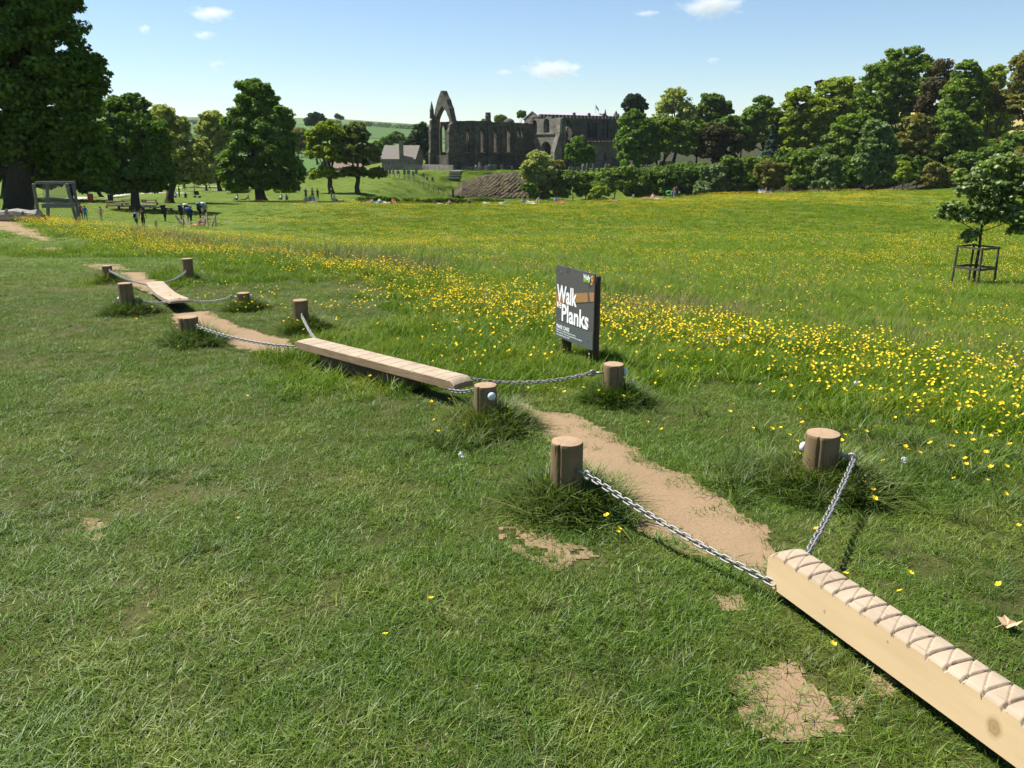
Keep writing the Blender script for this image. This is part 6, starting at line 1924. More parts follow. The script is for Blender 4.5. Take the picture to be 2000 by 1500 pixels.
def headstones(spots, D, label, group, kinds=(0, 1, 2, 4), sc=1.0):
    words = ['first', 'second', 'third', 'fourth', 'fifth', 'sixth', 'seventh', 'eighth', 'ninth', 'tenth', 'eleventh', 'twelfth', 'thirteenth']
    shape = {0: 'rounded', 1: 'square-topped', 2: 'pointed', 3: 'cross', 4: 'tall rounded'}
    full = label
    for i_, (px, py) in enumerate(sorted(spots)):
        p = at(px, py, D + random.uniform(-3, 3))
        kk = random.choice(kinds)
        if len(spots) <= 13: label = shape[kk] + ' ' + full + ', ' + words[i_] + ' from left'
        o = obj('headstone', HS[kk], None, None, (p[0], p[1], gz(p[0], p[1])))
        o.rotation_euler = (random.uniform(-0.08, 0.08), random.uniform(-0.06, 0.06), random.uniform(-0.4, 0.7))
        s = sc * random.uniform(0.85, 1.25); o.scale = (s, s, s)
        tag(o, label, 'headstone', group)
headstones([(930, 333), (938, 332), (951, 332), (957, 331), (963, 331), (968, 331), (980, 331), (1000, 331)], 211, 'headstone under the long shaded church wall', 'headstones under the church wall', (0, 2, 4), 1.15)
headstones([(x + random.uniform(-3, 3), 331) for x in (1112, 1122, 1132, 1142, 1150, 1162, 1170, 1182, 1190, 1200, 1208, 1218, 1226)], 203, 'headstone on the bank right of the shrub', 'headstones along the bank', (0, 1, 2, 4), 1.1)
headstones([(x + random.uniform(-3, 3), 320) for x in (1276, 1284, 1292, 1300, 1308, 1318, 1328, 1336, 1344, 1352, 1360, 1368, 1376)], 197, 'headstone between trunks left of the yew', 'headstones near the yew', (0, 1, 4), 1.1)
headstones([(x + random.uniform(-3, 3), 312) for x in (1475, 1490, 1503, 1517, 1530, 1542)], 190, 'headstone above the bushes right of the van', 'headstones right of the van', (0, 1), 1.1)
headstones([(600 + 9.0 * k + random.uniform(-3, 3), 360 - 0.02 * k + random.uniform(-4, 3)) for k in range(28)], 196, 'headstone on the slope behind the long fence', 'headstones behind the long fence', (0, 1, 2, 4), 0.8)
headstones([(1294, 314), (1312, 314)], 205, 'tall pale stone monument under the feathery tree', 'tall stone monuments', (1,), 2.6)

# ------------------------------------------------------------------ rock face of the river bank
def make_cliff():
    nx, nz = 190, 70
    t = NT('shale_rock')
    P_ = t.pos(True)
    ds = t.mapped(P_, (1.0, 1.0, 1.0), (0, rad(38), 0))
    b = t.noise(t.mapped(ds, (0.12, 0.3, 2.2)), 2.0, 5, 0.6); f = t.noise(P_, 1.1, 4)
    col = t.ramp(b, [(0.3, (0.026, 0.020, 0.014)), (0.5, (0.055, 0.040, 0.028)), (0.62, (0.12, 0.092, 0.066)), (0.75, (0.035, 0.027, 0.02))])
    col = t.mix(t.ramp(f, [(0.50, 0.0), (0.60, 0.9)]), col, (0.075, 0.085, 0.025))
    t.principled(col, 0.95, 0, t.bump(b, 0.8, 0.2), 0.1)
    # top edge and foot given in picture pixels
    tx = [872, 885, 900, 915, 935, 960, 985, 1005, 1030, 1060]
    ty = [380, 371, 352, 350, 344, 339, 336, 336, 338, 340]
    by = [382, 381, 384, 386, 389, 391, 395, 398, 401, 403]
    vs = []
    base = at(960, 390, 187.0)
    for i in range(nx):
        q = i / (nx - 1)
        px = 872 + q * (1060 - 872)
        y0, y1 = np.interp(px, tx, ty), np.interp(px, tx, by)
        for j in range(nz):
            r = j / (nz - 1)
            py = y1 + (y0 - y1) * r
            D = 184 + 15 * (r ** 1.15) + (px < 900) * (900 - px) * 0.12
            p = at(px, py, D)
            # tilted beds: ridges running up to the right
            s = (px - 872) * 0.117 * 0.8 + (1 - r) * 7.0
            k = s * 1.25 + 1.1 * (float(fbm(px * 0.035, py * 0.05, 13)) - 0.5)
            saw = (k % 1.0)
            saw2 = ((k * 2.7 + 0.3) % 1.0)
            amp = 0.95 * math.sin(math.pi * min(1, r * 1.05)) ** 0.5 if 0 < r < 1 else 0
            nn = float(fbm(px * 0.09, py * 0.12, 17, 4))
            dn = -(amp * (saw ** 1.6) * 2.2 * nn + 0.5 * amp * saw2 * (1.3 - nn) + 1.6 * (nn - 0.5) + 0.5 * (float(vnoise(px * 0.45, py * 0.6, 5)) - 0.5))
            vs.append((p[0] - base[0] + dn * -0.25, p[1] - base[1] + dn, p[2] - base[2]))
    fs = [(i * nz + j, (i + 1) * nz + j, (i + 1) * nz + j + 1, i * nz + j + 1) for i in range(nx - 1) for j in range(nz - 1)]
    # close the back so it is a solid bank
    me = MB().add(vs, fs).mesh('river_cliff', False)
    o = obj('river_cliff', me, t.m, None, base)
    tag(o, 'bare tilted rock face of the river bank below the ruin', 'cliff', kind='structure')
make_cliff()

# ------------------------------------------------------------------ van behind the bushes
def make_van():
    p = at(1465, 312, 196)
    base = np.array((p[0], p[1], gz(p[0], p[1])))
    base[2] = at(1462, 313, 197)[2]
    gzz = gz(base[0], base[1]); base[2] = gzz
    t = thing('parked_van', 'pale van parked above the bushes beside the headstones', 'van', base, rad(4))
    prof = [(-2.4, 0.35), (2.3, 0.35), (2.4, 0.5), (2.4, 2.35), (2.25, 2.5), (-1.1, 2.5), (-1.5, 2.35), (-2.2, 1.45), (-2.95, 1.15), (-3.05, 0.8), (-3.0, 0.4)]
    body = wall_poly(prof, [], 1.95, (0, -0.98, 0), 'x')
    paint = plain('van_paint', (0.55, 0.60, 0.58), 0.35, 0, 0.05)
    obj('body', body, paint, t)
    MB().box((-1.55, -1.0, 1.85), (0.85, 0.04, 0.55)).build('window', M['glass'], t)
    MB().box((-1.85, 0, 1.9), (0.06, 1.6, 0.75), 0, 1, 0, rad(-36)).build('windscreen', M['glass'], t)
    MB().box((2.41, 0, 1.2), (0.04, 1.5, 1.7)).build('rear_door', paint, t)
    for x in (-2.1, 1.5):
        for y in (-0.9, 0.9):
            w = MB().tube([(x, y - 0.11, 0.34), (x, y + 0.11, 0.34)], 0.34, 18).build('wheel', M['glass'], t, False)
            MB().tube([(x, y - 0.12, 0.34), (x, y + 0.12, 0.34)], 0.19, 14).build('rim', M['steel'], w, False)
    for y in (-0.7, 0.7):
        MB().box((-3.03, y, 0.85), (0.06, 0.3, 0.18)).build('headlight', M['white'], t)
make_van()

# ------------------------------------------------------------------ play trail on the left
def make_net_frame():
    g = at(119, 432, 50.0); g[2] = gz(g[0], g[1]); D = 50.0; print('frame foot row', 750 - F_PX * (SP - (1.65 - g[2]) / 50.0) / CP)
    k = D / F_PX
    t = thing('climbing_frame', 'grey timber climbing frame with a net beneath the oak', 'climbing frame', g, rad(6))
    w = 56 * k; h = 80 * k; dp = 1.1
    for x in (-w / 2, w / 2):
        for s in (-1, 1):
            MB().box((x * 1.06 + (0.12 if x < 0 else -0.05) * s, s * dp * 0.42, h * 0.49), (0.15, 0.13, h * 1.02), 0, 1, rad(-8 * s), rad(3 if x < 0 else -4)).build('post', M['greywood'], t)
    MB().box((0, 0, h + 0.02), (w * 1.28, 0.28, 0.16)).build('top_beam', M['greywood'], t)
    MB().box((0, -0.30, h * 0.47), (w * 0.95, 0.12, 0.24)).build('middle_beam', M['greywood'], t)
    MB().box((0, 0.30, h * 0.47), (w * 0.95, 0.12, 0.2)).build('middle_beam', M['greywood'], t)
    net = MB()
    rope = plain('net_rope', (0.22, 0.21, 0.19), 0.9)
    n = 11
    z0, z1 = h * 0.52, h * 0.97
    def yy(z): return -0.30 + 0.22 * (z - z0) / (z1 - z0)
    for i in range(-n, n + 1):
        for sgn in (1, -1):
            pts = []
            for q in np.linspace(0, 1, 12):
                z = z0 + (z1 - z0) * q
                x = (i / n) * w * 0.9 + sgn * (q - 0.5) * (z1 - z0)
                if abs(x) <= w * 0.46: pts.append((x, yy(z), z))
            if len(pts) > 1: net.tube(pts, 0.011, 4, False)
    net.build('net', rope, t)
make_net_frame()

def make_rope_walk():
    spots = dict(a=(343, 420), b=(362, 444), c=(378, 442), d=(360, 420), e=(397, 440), f=(403, 418), g=(408, 440), h=(412, 440), i=(420, 418), j=(420, 440))
    g0 = at(385, 441, 80.0); D = 80.0; k = D / F_PX
    g0[2] = gz(g0[0], g0[1])
    t = thing('rope_obstacle', 'wooden poles and ropes of a low obstacle in the meadow', 'obstacle', g0)
    def wp(px, py): return at(px, py, D) - g0
    def pole(a, b, r=0.07, dy0=0.0, dy1=0.0):
        A_, B_ = wp(*a), wp(*b); A_[1] += dy0; B_[1] += dy1
        A_[2] -= 0.15
        MB().tube([A_, B_], [r, r * 0.9], 8).build('pole', M['palewood'], t)
    pole((358, 442), (358, 421), 0.09); pole((375, 444), (359, 425), 0.08, -0.5, 0)
    pole((352, 437), (342, 420), 0.09, 0.5, 0); pole((396, 439), (405, 420), 0.08, 0.3, 0); pole((408, 441), (403, 416), 0.08, -0.3, 0)
    pole((411, 440), (421, 422), 0.09, 0.3, 0); pole((421, 439), (420, 418), 0.09)
    rp = plain('hemp_rope', (0.50, 0.44, 0.33), 0.9)
    for a, b in (((330, 444), (357, 433)), ((357, 437), (345, 428)), ((345, 428), (357, 431)), ((358, 438), (404, 424)), ((370, 434), (402, 428)), ((375, 441), (410, 434)), ((404, 430), (420, 424)), ((421, 437), (452, 433)), ((396, 436), (420, 430)), ((345, 440), (358, 440)), ((362, 425), (345, 436))):
        A_, B_ = wp(*a), wp(*b)
        m = (A_ + B_) / 2; m[2] -= 0.08
        MB().tube([A_, m, B_], 0.032, 5, False).build('rope', rp, t)
make_rope_walk()

def make_beams():
    rows = [(215, 396, 245, 395), (212, 401, 238, 400), (225, 399, 262, 399), (243, 393, 275, 392), (255, 391, 285, 392), (262, 405, 292, 403), (250, 398, 268, 397), (285, 399, 302, 397), (210, 404, 232, 403),
            (232, 405, 254, 405), (256, 405, 276, 406), (278, 407, 305, 405), (300, 408, 322, 407), (318, 409, 334, 410), (268, 400, 286, 402), (290, 393, 300, 392)]
    for i, (x0, y0, x1, y1) in enumerate(rows):
        a, b = gp(x0, y0 + 3), gp(x1, y1 + 3)
        c = (a + b) / 2; d = b - a
        L = min(max(np.linalg.norm(d[:2]), 1.5), 3.4)
        t = thing('balance_beam', 'low wooden balance beam laid on the grass in the zigzag trail', 'beam', (c[0], c[1], gz(c[0], c[1])), math.atan2(d[1], d[0]) if abs(d[1]) < abs(d[0]) * 2 else 0.5, 'balance beams of the zigzag trail')
        MB().box((0, 0, 0.34), (L, 0.26, 0.14)).build('beam_top', M['palewood'], t)
        for s in (-1, 1):
            MB().box((s * L * 0.42, 0, 0.13), (0.2, 0.24, 0.32)).build('foot_block', M['plank_dark'], t)
make_beams()

def make_log():
    g = at(35, 428, 46.0); g[2] = gz(g[0], g[1])
    t = thing('fallen_log', 'grey dead log with broken ends lying at the foot of the oak', 'log', g)
    k = depth_of(g) / F_PX
    dead = wood_mat('dead_wood', (0.20, 0.18, 0.155), (0.36, 0.33, 0.29), (0.05, 0.045, 0.04), (0.1, 1, 1), 0.9, 0.0, 0.5)
    MB().tube([(-62 * k, 0.3, 0.25), (-30 * k, 0.1, 0.34), (0, 0, 0.38), (28 * k, -0.1, 0.3), (48 * k, -0.2, 0.42)], [0.28, 0.33, 0.36, 0.36, 0.30], 12, jitter=0.14).build('log_trunk', dead, t)
    for a, b in (((-20 * k, -0.1, 0.5), (-8 * k, -0.5, 0.75)), ((10 * k, -0.1, 0.5), (26 * k, -0.7, 0.62)), ((-45 * k, 0, 0.4), (-52 * k, -0.6, 0.3))):
        MB().tube([a, b], [0.12, 0.05], 7, jitter=0.15).build('branch_stub', dead, t)
    g = at(76, 430, 46.0); g[2] = gz(g[0], g[1])
    st = thing('tree_stump', 'dark rotten stump between the log and the climbing frame', 'stump', g)
    def wob(tt, z): return 1 + 0.12 * math.sin(3 * tt) + 0.07 * math.sin(7 * tt + 2)
    MB().lathe([(0.5, -0.2), (0.42, 0.12), (0.34, 0.3), (0.3, 0.45), (0.12, 0.42)], 22, wob=wob).build('stump_body', M['bark'], st, False)
    for a in (0.4, 2.6, 4.5):
        MB().tube([(0.3 * math.cos(a), 0.3 * math.sin(a), 0.15), (0.8 * math.cos(a), 0.8 * math.sin(a), -0.05)], [0.12, 0.05], 7).build('root', M['bark'], st)
make_log()

def make_dead_leaf():
    g = gp(1966, 1232)
    t = thing('dead_leaf', 'dry curled brown leaf lying on the grass beside the near plank', 'leaf', g + np.array((0, 0, 0.012)), 0.5)
    n = 13
    ang = np.radians([0, 22, 48, 80, 110, 150, 180, 210, 250, 280, 312, 338])
    rr = np.array([1.0, 0.58, 0.95, 0.52, 0.75, 0.45, 0.3, 0.45, 0.75, 0.52, 0.95, 0.58]) * 0.05
    vs = [(0, 0, 0.012)]
    for a, r in zip(ang, rr):
        vs.append((r * math.cos(a), r * math.sin(a), 0.012 + 18 * (r * math.sin(a)) ** 2 + 0.008 * math.sin(5 * a)))
    vs2 = [(x, y, z - 0.0015) for x, y, z in vs]
    m = len(ang)
    fs = [(0, 1 + k, 1 + (k + 1) % m) for k in range(m)]
    dm = plain('dry_leaf', (0.50, 0.34, 0.20), 0.8, 0, 0.2)
    MB().add(vs, fs).add(vs2, [f[::-1] for f in fs]).build('blade', dm, t)
    MB().tube([(0, 0, 0.012), (-0.03, 0.004, 0.02), (-0.06, 0.012, 0.012)], 0.0015, 6).build('stalk', dm, t)
make_dead_leaf()

# ------------------------------------------------------------------ people
def body_mesh(pose):
    """one continuous skinned figure, 1.74 m tall, facing +y; returns mesh with slots skin, top, legs, shins, shoes"""
    J, R, E, kind = {}, {}, [], {}
    def j(n, p, r): J[n] = p; R[n] = r
    def e(a, b, k): E.append((a, b, k))
    if pose in ('stand', 'walk', 'pack'):
        ln = -0.10 if pose == 'pack' else 0.0
        j('pelvis', (0, 0, .96), .155); j('waist', (0, -ln * .3, 1.10), .135); j('chest', (0, -ln * .8, 1.34), .165); j('neck', (0, -ln * 1.2, 1.49), .06); j('head', (0, .02 - ln * 1.5, 1.60), .095); j('crown', (0, .01 - ln * 1.5, 1.70), .075)
        st = 0.0 if pose == 'stand' else 1.0
        for s, n, f in ((-1, 'l', 1), (1, 'r', -1)):
            j('hip' + n, (.10 * s, 0, .88), .10); j('knee' + n, (.105 * s, .03 + .13 * f * st, .50), .066); j('ankle' + n, (.11 * s, (.14 if f > 0 else -.24) * st, .10 + (.05 if f < 0 else 0) * st), .045)
            j('toe' + n, (.12 * s, (.28 if f > 0 else -.10) * st + .13 * (1 - st), .04), .038)
            j('sh' + n, (.19 * s, -ln * .9, 1.42), .062); j('elb' + n, (.255 * s, -.04 - .10 * f * st, 1.15), .045); j('wri' + n, (.25 * s, .08 - .10 * f * st, .93), .033); j('hand' + n, (.245 * s, .11 - .10 * f * st, .83), .034)
    elif pose == 'sit':
        j('pelvis', (0, 0, .15), .16); j('waist', (0, -.05, .30), .14); j('chest', (0, -.07, .53), .165); j('neck', (0, -.04, .68), .06); j('head', (0, -.01, .79), .095); j('crown', (0, -.02, .89), .075)
        for s, n in ((-1, 'l'), (1, 'r')):
            j('hip' + n, (.11 * s, .10, .15), .10); j('knee' + n, (.16 * s, .43, .42), .066); j('ankle' + n, (.13 * s, .68, .08), .045); j('toe' + n, (.14 * s, .80, .05), .038)
            j('sh' + n, (.19 * s, -.07, .60), .062); j('elb' + n, (.27 * s, .10, .40), .045); j('wri' + n, (.20 * s, .32, .42), .033); j('hand' + n, (.17 * s, .40, .45), .034)
    elif pose == 'lean':
        j('pelvis', (0, 0, .13), .155); j('waist', (0, -.13, .24), .135); j('chest', (0, -.30, .40), .165); j('neck', (0, -.38, .53), .06); j('head', (0, -.38, .64), .095); j('crown', (0, -.39, .74), .075)
        for s, n in ((-1, 'l'), (1, 'r')):
            j('hip' + n, (.10 * s, .10, .12), .10); j('knee' + n, (.11 * s, .50, .18), .066); j('ankle' + n, (.10 * s, .92, .06), .045); j('toe' + n, (.12 * s, .98, .14), .038)
            j('sh' + n, (.19 * s, -.34, .47), .062); j('elb' + n, (.26 * s, -.50, .26), .045); j('wri' + n, (.26 * s, -.54, .05), .033); j('hand' + n, (.27 * s, -.46, .03), .034)
    else:   # lie
        j('pelvis', (0, 0, .12), .15); j('waist', (0, -.15, .13), .13); j('chest', (0, -.40, .14), .155); j('neck', (0, -.56, .13), .06); j('head', (0, -.66, .14), .095); j('crown', (0, -.76, .13), .075)
        for s, n in ((-1, 'l'), (1, 'r')):
            j('hip' + n, (.10 * s, .09, .11), .10); j('knee' + n, (.13 * s, .47, .14 if s < 0 else .34), .066); j('ankle' + n, (.14 * s, .88 if s < 0 else .62, .05), .045); j('toe' + n, (.15 * s, .92 if s < 0 else .74, .13 if s < 0 else .04), .038)
            j('sh' + n, (.19 * s, -.48, .13), .062); j('elb' + n, (.33 * s, -.35, .06), .045); j('wri' + n, (.30 * s, -.12, .05), .033); j('hand' + n, (.27 * s, -.03, .05), .034)
    e('pelvis', 'waist', 1); e('waist', 'chest', 1); e('chest', 'neck', 1); e('neck', 'head', 0); e('head', 'crown', 0)
    for n in 'lr':
        e('pelvis', 'hip' + n, 2); e('hip' + n, 'knee' + n, 2); e('knee' + n, 'ankle' + n, 3); e('ankle' + n, 'toe' + n, 4)
        e('chest', 'sh' + n, 1); e('sh' + n, 'elb' + n, 1); e('elb' + n, 'wri' + n, 0); e('wri' + n, 'hand' + n, 0)
    names = list(J); idx = {n: i for i, n in enumerate(names)}
    me = bpy.data.meshes.new('sk'); me.from_pydata([J[n] for n in names], [(idx[a], idx[b]) for a, b, _ in E], [])
    o = bpy.data.objects.new('sk', me); COL.objects.link(o)
    o.modifiers.new('s', 'SKIN'); sd = o.modifiers.new('d', 'SUBSURF'); sd.levels = 1; sd.render_levels = 1
    for i, n in enumerate(names):
        v = me.skin_vertices[0].data[i]; v.radius = (R[n], R[n] * (0.72 if n in ('pelvis', 'waist', 'chest') and pose in ('stand', 'walk', 'pack') else 0.95)); v.use_root = (n == 'pelvis')
    bpy.context.view_layer.update()
    ev = o.evaluated_get(bpy.context.evaluated_depsgraph_get())
    out = bpy.data.meshes.new_from_object(ev)
    bpy.data.objects.remove(o)
    out.name = 'body'
    for m in range(len(out.materials)): out.materials.pop()
    for _ in range(5): out.materials.append(None)
    segs = [(np.array(J[a]), np.array(J[b]), k) for a, b, k in E]
    for p in out.polygons:
        c = np.array(p.center); best = (9, 0)
        for a, b, k in segs:
            d = b - a; q = np.clip((c - a) @ d / (d @ d), 0, 1); dist = np.linalg.norm(c - a - q * d) - 0.0
            if dist < best[0]: best = (dist, k)
        p.material_index = best[1]
        p.use_smooth = True
    return out, np.array(J['head']), np.array(J['crown'])

BODIES = {k: body_mesh(k) for k in ('stand', 'walk', 'pack', 'sit', 'lean', 'lie')}
_cloth = {}
def cloth(name, c):
    if name not in _cloth: _cloth[name] = plain(name, c, 0.85, 0, 0.15)
    return _cloth[name]
CL = dict(skin=(0.52, 0.33, 0.24), black=(0.018, 0.018, 0.022), navy=(0.02, 0.03, 0.075), white=(0.72, 0.72, 0.72), red=(0.42, 0.06, 0.07), pink=(0.55, 0.22, 0.26), blue=(0.04, 0.13, 0.45), maroon=(0.10, 0.025, 0.045), grey=(0.22, 0.22, 0.23),
          orange=(0.65, 0.2, 0.06), green=(0.12, 0.5, 0.12), denim=(0.07, 0.11, 0.2), tan=(0.35, 0.25, 0.16), brown=(0.05, 0.03, 0.02), blond=(0.5, 0.36, 0.16), teal=(0.15, 0.40, 0.50), lilac=(0.45, 0.38, 0.55))
def C_(n): return cloth('cloth_' + n if n != 'skin' else 'skin', CL[n])
def hair_mesh(pose):
    _, h, c = BODIES[pose]
    up = (c - h) / np.linalg.norm(c - h)
    vs, fs = [], []
    mb = MB().lathe([(0.02, 0.108), (0.07, 0.10), (0.105, 0.06), (0.112, 0.01), (0.10, -0.045), (0.06, -0.06)][::-1], 12)
    rot = Vector((0, 0, 1)).rotation_difference(Vector(up)).to_matrix()
    mid = (h * 0.4 + c * 0.6)
    back = np.array((0, -0.022, 0)) if pose in ('stand', 'walk', 'pack', 'sit', 'lean') else np.array((0, -0.02, -0.01))
    mb.v = [tuple(rot @ Vector(v) + Vector(mid + back)) for v in mb.v]
    return mb.mesh('hair', True)
HAIR = {k: hair_mesh(k) for k in BODIES}

def person(label, foot, pose, rz, hgt, top, legs, shins=None, shoes='brown', hair='brown', pack=None, group=None, on_px=True):
    if on_px and len(foot) == 3:
        g = at(*foot); g[2] = gz(g[0], g[1])
    else:
        g = gp(*foot) if on_px else np.asarray(foot)
        if on_px and foot[0] > 700:
            yl = float(np.interp(g[0], EDGE_X, EDGE_Y))
            for _ in range(3):
                if g[1] > yl + 0.5:
                    g = at_y(foot[0], foot[1], yl - 1.0); yl = float(np.interp(g[0], EDGE_X, EDGE_Y))
            g[2] = gz(g[0], g[1])
    s = hgt / 1.74
    o = bpy.data.objects.new('person', None); COL.objects.link(o); o.location = tuple(g); o.rotation_euler = (0, 0, rz); o.scale = (s, s, s); o.empty_display_size = 0.1
    tag(o, label, 'person', group)
    b = bpy.data.objects.new('body', BODIES[pose][0]); COL.objects.link(b); b.parent = o
    for i, m in enumerate((C_('skin'), C_(top), C_(legs), C_(shins or legs), C_(shoes))):
        b.material_slots[i].link = 'OBJECT'; b.material_slots[i].material = m
    h = bpy.data.objects.new('hair', HAIR[pose]); COL.objects.link(h); h.parent = o
    if not h.data.materials: h.data.materials.append(None)
    h.material_slots[0].link = 'OBJECT'; h.material_slots[0].material = C_(hair)
    if pack: backpack(label, g, rz, s, pack)
    return o

def backpack(owner, g, rz, s, spec):
    size, col, roll, lb = spec
    t = thing('backpack', lb, 'backpack', g, rz); t.scale = (s, s, s)
    w, d, h = (0.40, 0.30, 0.72) if size == 'big' else (0.30, 0.18, 0.42)
    z = 1.28 if size == 'big' else 1.25
    y = -0.12 - d / 2
    mb = MB()
    prof = [(0.7, -0.5), (0.95, -0.42), (1.0, 0.1), (0.95, 0.38), (0.6, 0.5)]
    vs = []
    for q, zz_ in prof:
        for k in range(12):
            a = 2 * math.pi * k / 12
            vs.append((w / 2 * q * math.copysign(abs(math.cos(a)) ** 0.5, math.cos(a)), y + d / 2 * q * math.copysign(abs(math.sin(a)) ** 0.5, math.sin(a)), z + zz_ * h))
    fs = [(i * 12 + k, i * 12 + (k + 1) % 12, (i + 1) * 12 + (k + 1) % 12, (i + 1) * 12 + k) for i in range(4) for k in range(12)] + [tuple(range(12))[::-1], tuple(48 + k for k in range(12))]
    mb.add(vs, fs).build('bag', C_(col), t, True)
    for sx in (-1, 1):
        MB().tube([(0.11 * sx, y + d / 2, z + 0.18), (0.13 * sx, 0.10, z + 0.16), (0.14 * sx, 0.14, z), (0.13 * sx, 0.0, z - 0.2), (0.11 * sx, y + d / 2, z - 0.22)], 0.022, 6).build('strap', C_('black'), t, True)
    if roll:
        MB().tube([(-0.27, y - 0.02, z + roll[0]), (0.27, y - 0.02, z + roll[0])], 0.10, 12).build('sleeping_mat', C_(roll[1]), t, True)

R_ = rad
person('person in a red top beside the climbing frame', (160, 433, 80), 'stand', R_(20), 1.62, 'red', 'maroon', hair='brown')
person('child in a bright blue jacket beside the climbing frame', (169, 434, 80), 'stand', R_(10), 1.45, 'blue', 'denim', hair='brown')
person('child in a pink dress walking alone in the shade', (199, 433, 82), 'walk', R_(10), 1.35, 'pink', 'pink', 'skin', hair='brown')
person('walker in a white shirt with a small blue rucksack', (268, 443, 76), 'walk', R_(-5), 1.66, 'white', 'black', 'skin', 'white', 'black', pack=('small', 'navy', None, 'small dark blue rucksack on the walker in a white shirt'))
person('tall walker in a maroon shirt beside the white shirt', (281, 443, 76), 'walk', R_(8), 1.84, 'maroon', 'black', 'skin', 'black', 'black')
person('small fair-haired child in pale clothes on the grass', (305, 441, 76), 'stand', R_(-10), 0.95, 'tan', 'tan', 'skin', hair='blond')
person('hiker with a dark pack, leftmost of the group', (323, 430, 86), 'pack', R_(0), 1.72, 'black', 'black', pack=('big', 'black', (0.40, 'black'), 'bulky black pack on the leftmost hiker'))
person('hiker with a dark pack, second from the left of the group', (355, 426, 88), 'pack', R_(5), 1.72, 'black', 'black', pack=('big', 'black', (0.42, 'grey'), 'dark pack with a grey roll on the second hiker from the left'))
person('hiker at the back with a blue and white roll on the pack', (367, 421, 90), 'pack', R_(-5), 1.74, 'navy', 'black', pack=('big', 'navy', (0.38, 'white'), 'navy pack with a pale roll on the hiker at the back'))
person('hiker in front with a blue roll on the pack', (373, 431, 84), 'pack', R_(-12), 1.78, 'black', 'black', pack=('big', 'navy', (0.30, 'blue'), 'navy pack with a blue roll on the front hiker'))
person('hiker with a blue-topped pack, second from the right', (391, 418, 92), 'pack', R_(0), 1.76, 'black', 'black', pack=('big', 'black', (0.36, 'blue'), 'black pack with a blue roll, second from the right'))
person('hiker with a pale pack, rightmost of the group', (401, 416, 93), 'pack', R_(-8), 1.74, 'grey', 'navy', pack=('big', 'grey', (0.40, 'white'), 'grey pack on the rightmost hiker'))
person('person sitting behind the rope obstacle', (397, 429, 82), 'sit', R_(100), 1.75, 'skin', 'white', 'skin', 'skin')
person('person leaning back on the grass beside the rope obstacle', (386, 432, 82), 'lean', R_(60), 1.7, 'red', 'orange', 'skin', 'skin')
# farther walkers and sitters by the path
person('dark figure standing by the far path under the trees', (351, 386), 'stand', R_(90), 1.75, 'black', 'black')
person('person in a light top sitting on the grass near the dark figure', (344, 387), 'sit', R_(150), 1.7, 'teal', 'denim')
person('person in dark clothes sitting close to the hikers', (363, 387), 'sit', R_(200), 1.7, 'black', 'black')
person('person in an orange top pushing a pushchair on the far path', (381, 385), 'walk', R_(-90), 1.74, 'orange', 'tan', 'skin')
person('pair of walkers on the far path, left one', (359, 372), 'walk', R_(90), 1.7, 'grey', 'navy')
person('pair of walkers on the far path, right one', (362, 372), 'walk', R_(90), 1.75, 'maroon', 'black')
person('walker with a pale top on the right of the far path', (410, 371), 'walk', R_(-90), 1.7, 'white', 'navy')
person('person sitting beside the far path', (402, 372), 'sit', R_(180), 1.7, 'red', 'denim')
def pushchair():
    g = gp(386, 386)
    t = thing('pushchair', 'dark pushchair beside the person in orange', 'pushchair', g, R_(-90))
    MB().add([(-.25, -.3, .4), (.25, -.3, .4), (.25, .25, .45), (-.25, .25, .45), (-.25, -.42, .95), (.25, -.42, .95), (.25, .1, 1.05), (-.25, .1, 1.05)],
             [(0, 1, 2, 3), (0, 4, 5, 1), (4, 7, 6, 5), (0, 3, 7, 4), (1, 5, 6, 2)]).build('seat', C_('black'), t)
    MB().tube([(-.2, -.35, .5), (-.2, -.75, 1.05), (.2, -.75, 1.05), (.2, -.35, .5)], .02, 6).build('handle', M['steel'], t)
    for x in (-.25, .25):
        for y in (-.4, .35):
            MB().tube([(x - .02, y, .13), (x + .02, y, .13)], .13, 14).build('wheel', C_('black'), t)
            MB().tube([(x, y, .13), (x * .9, y * .5, .45)], .015, 5).build('strut', M['steel'], t)
pushchair()
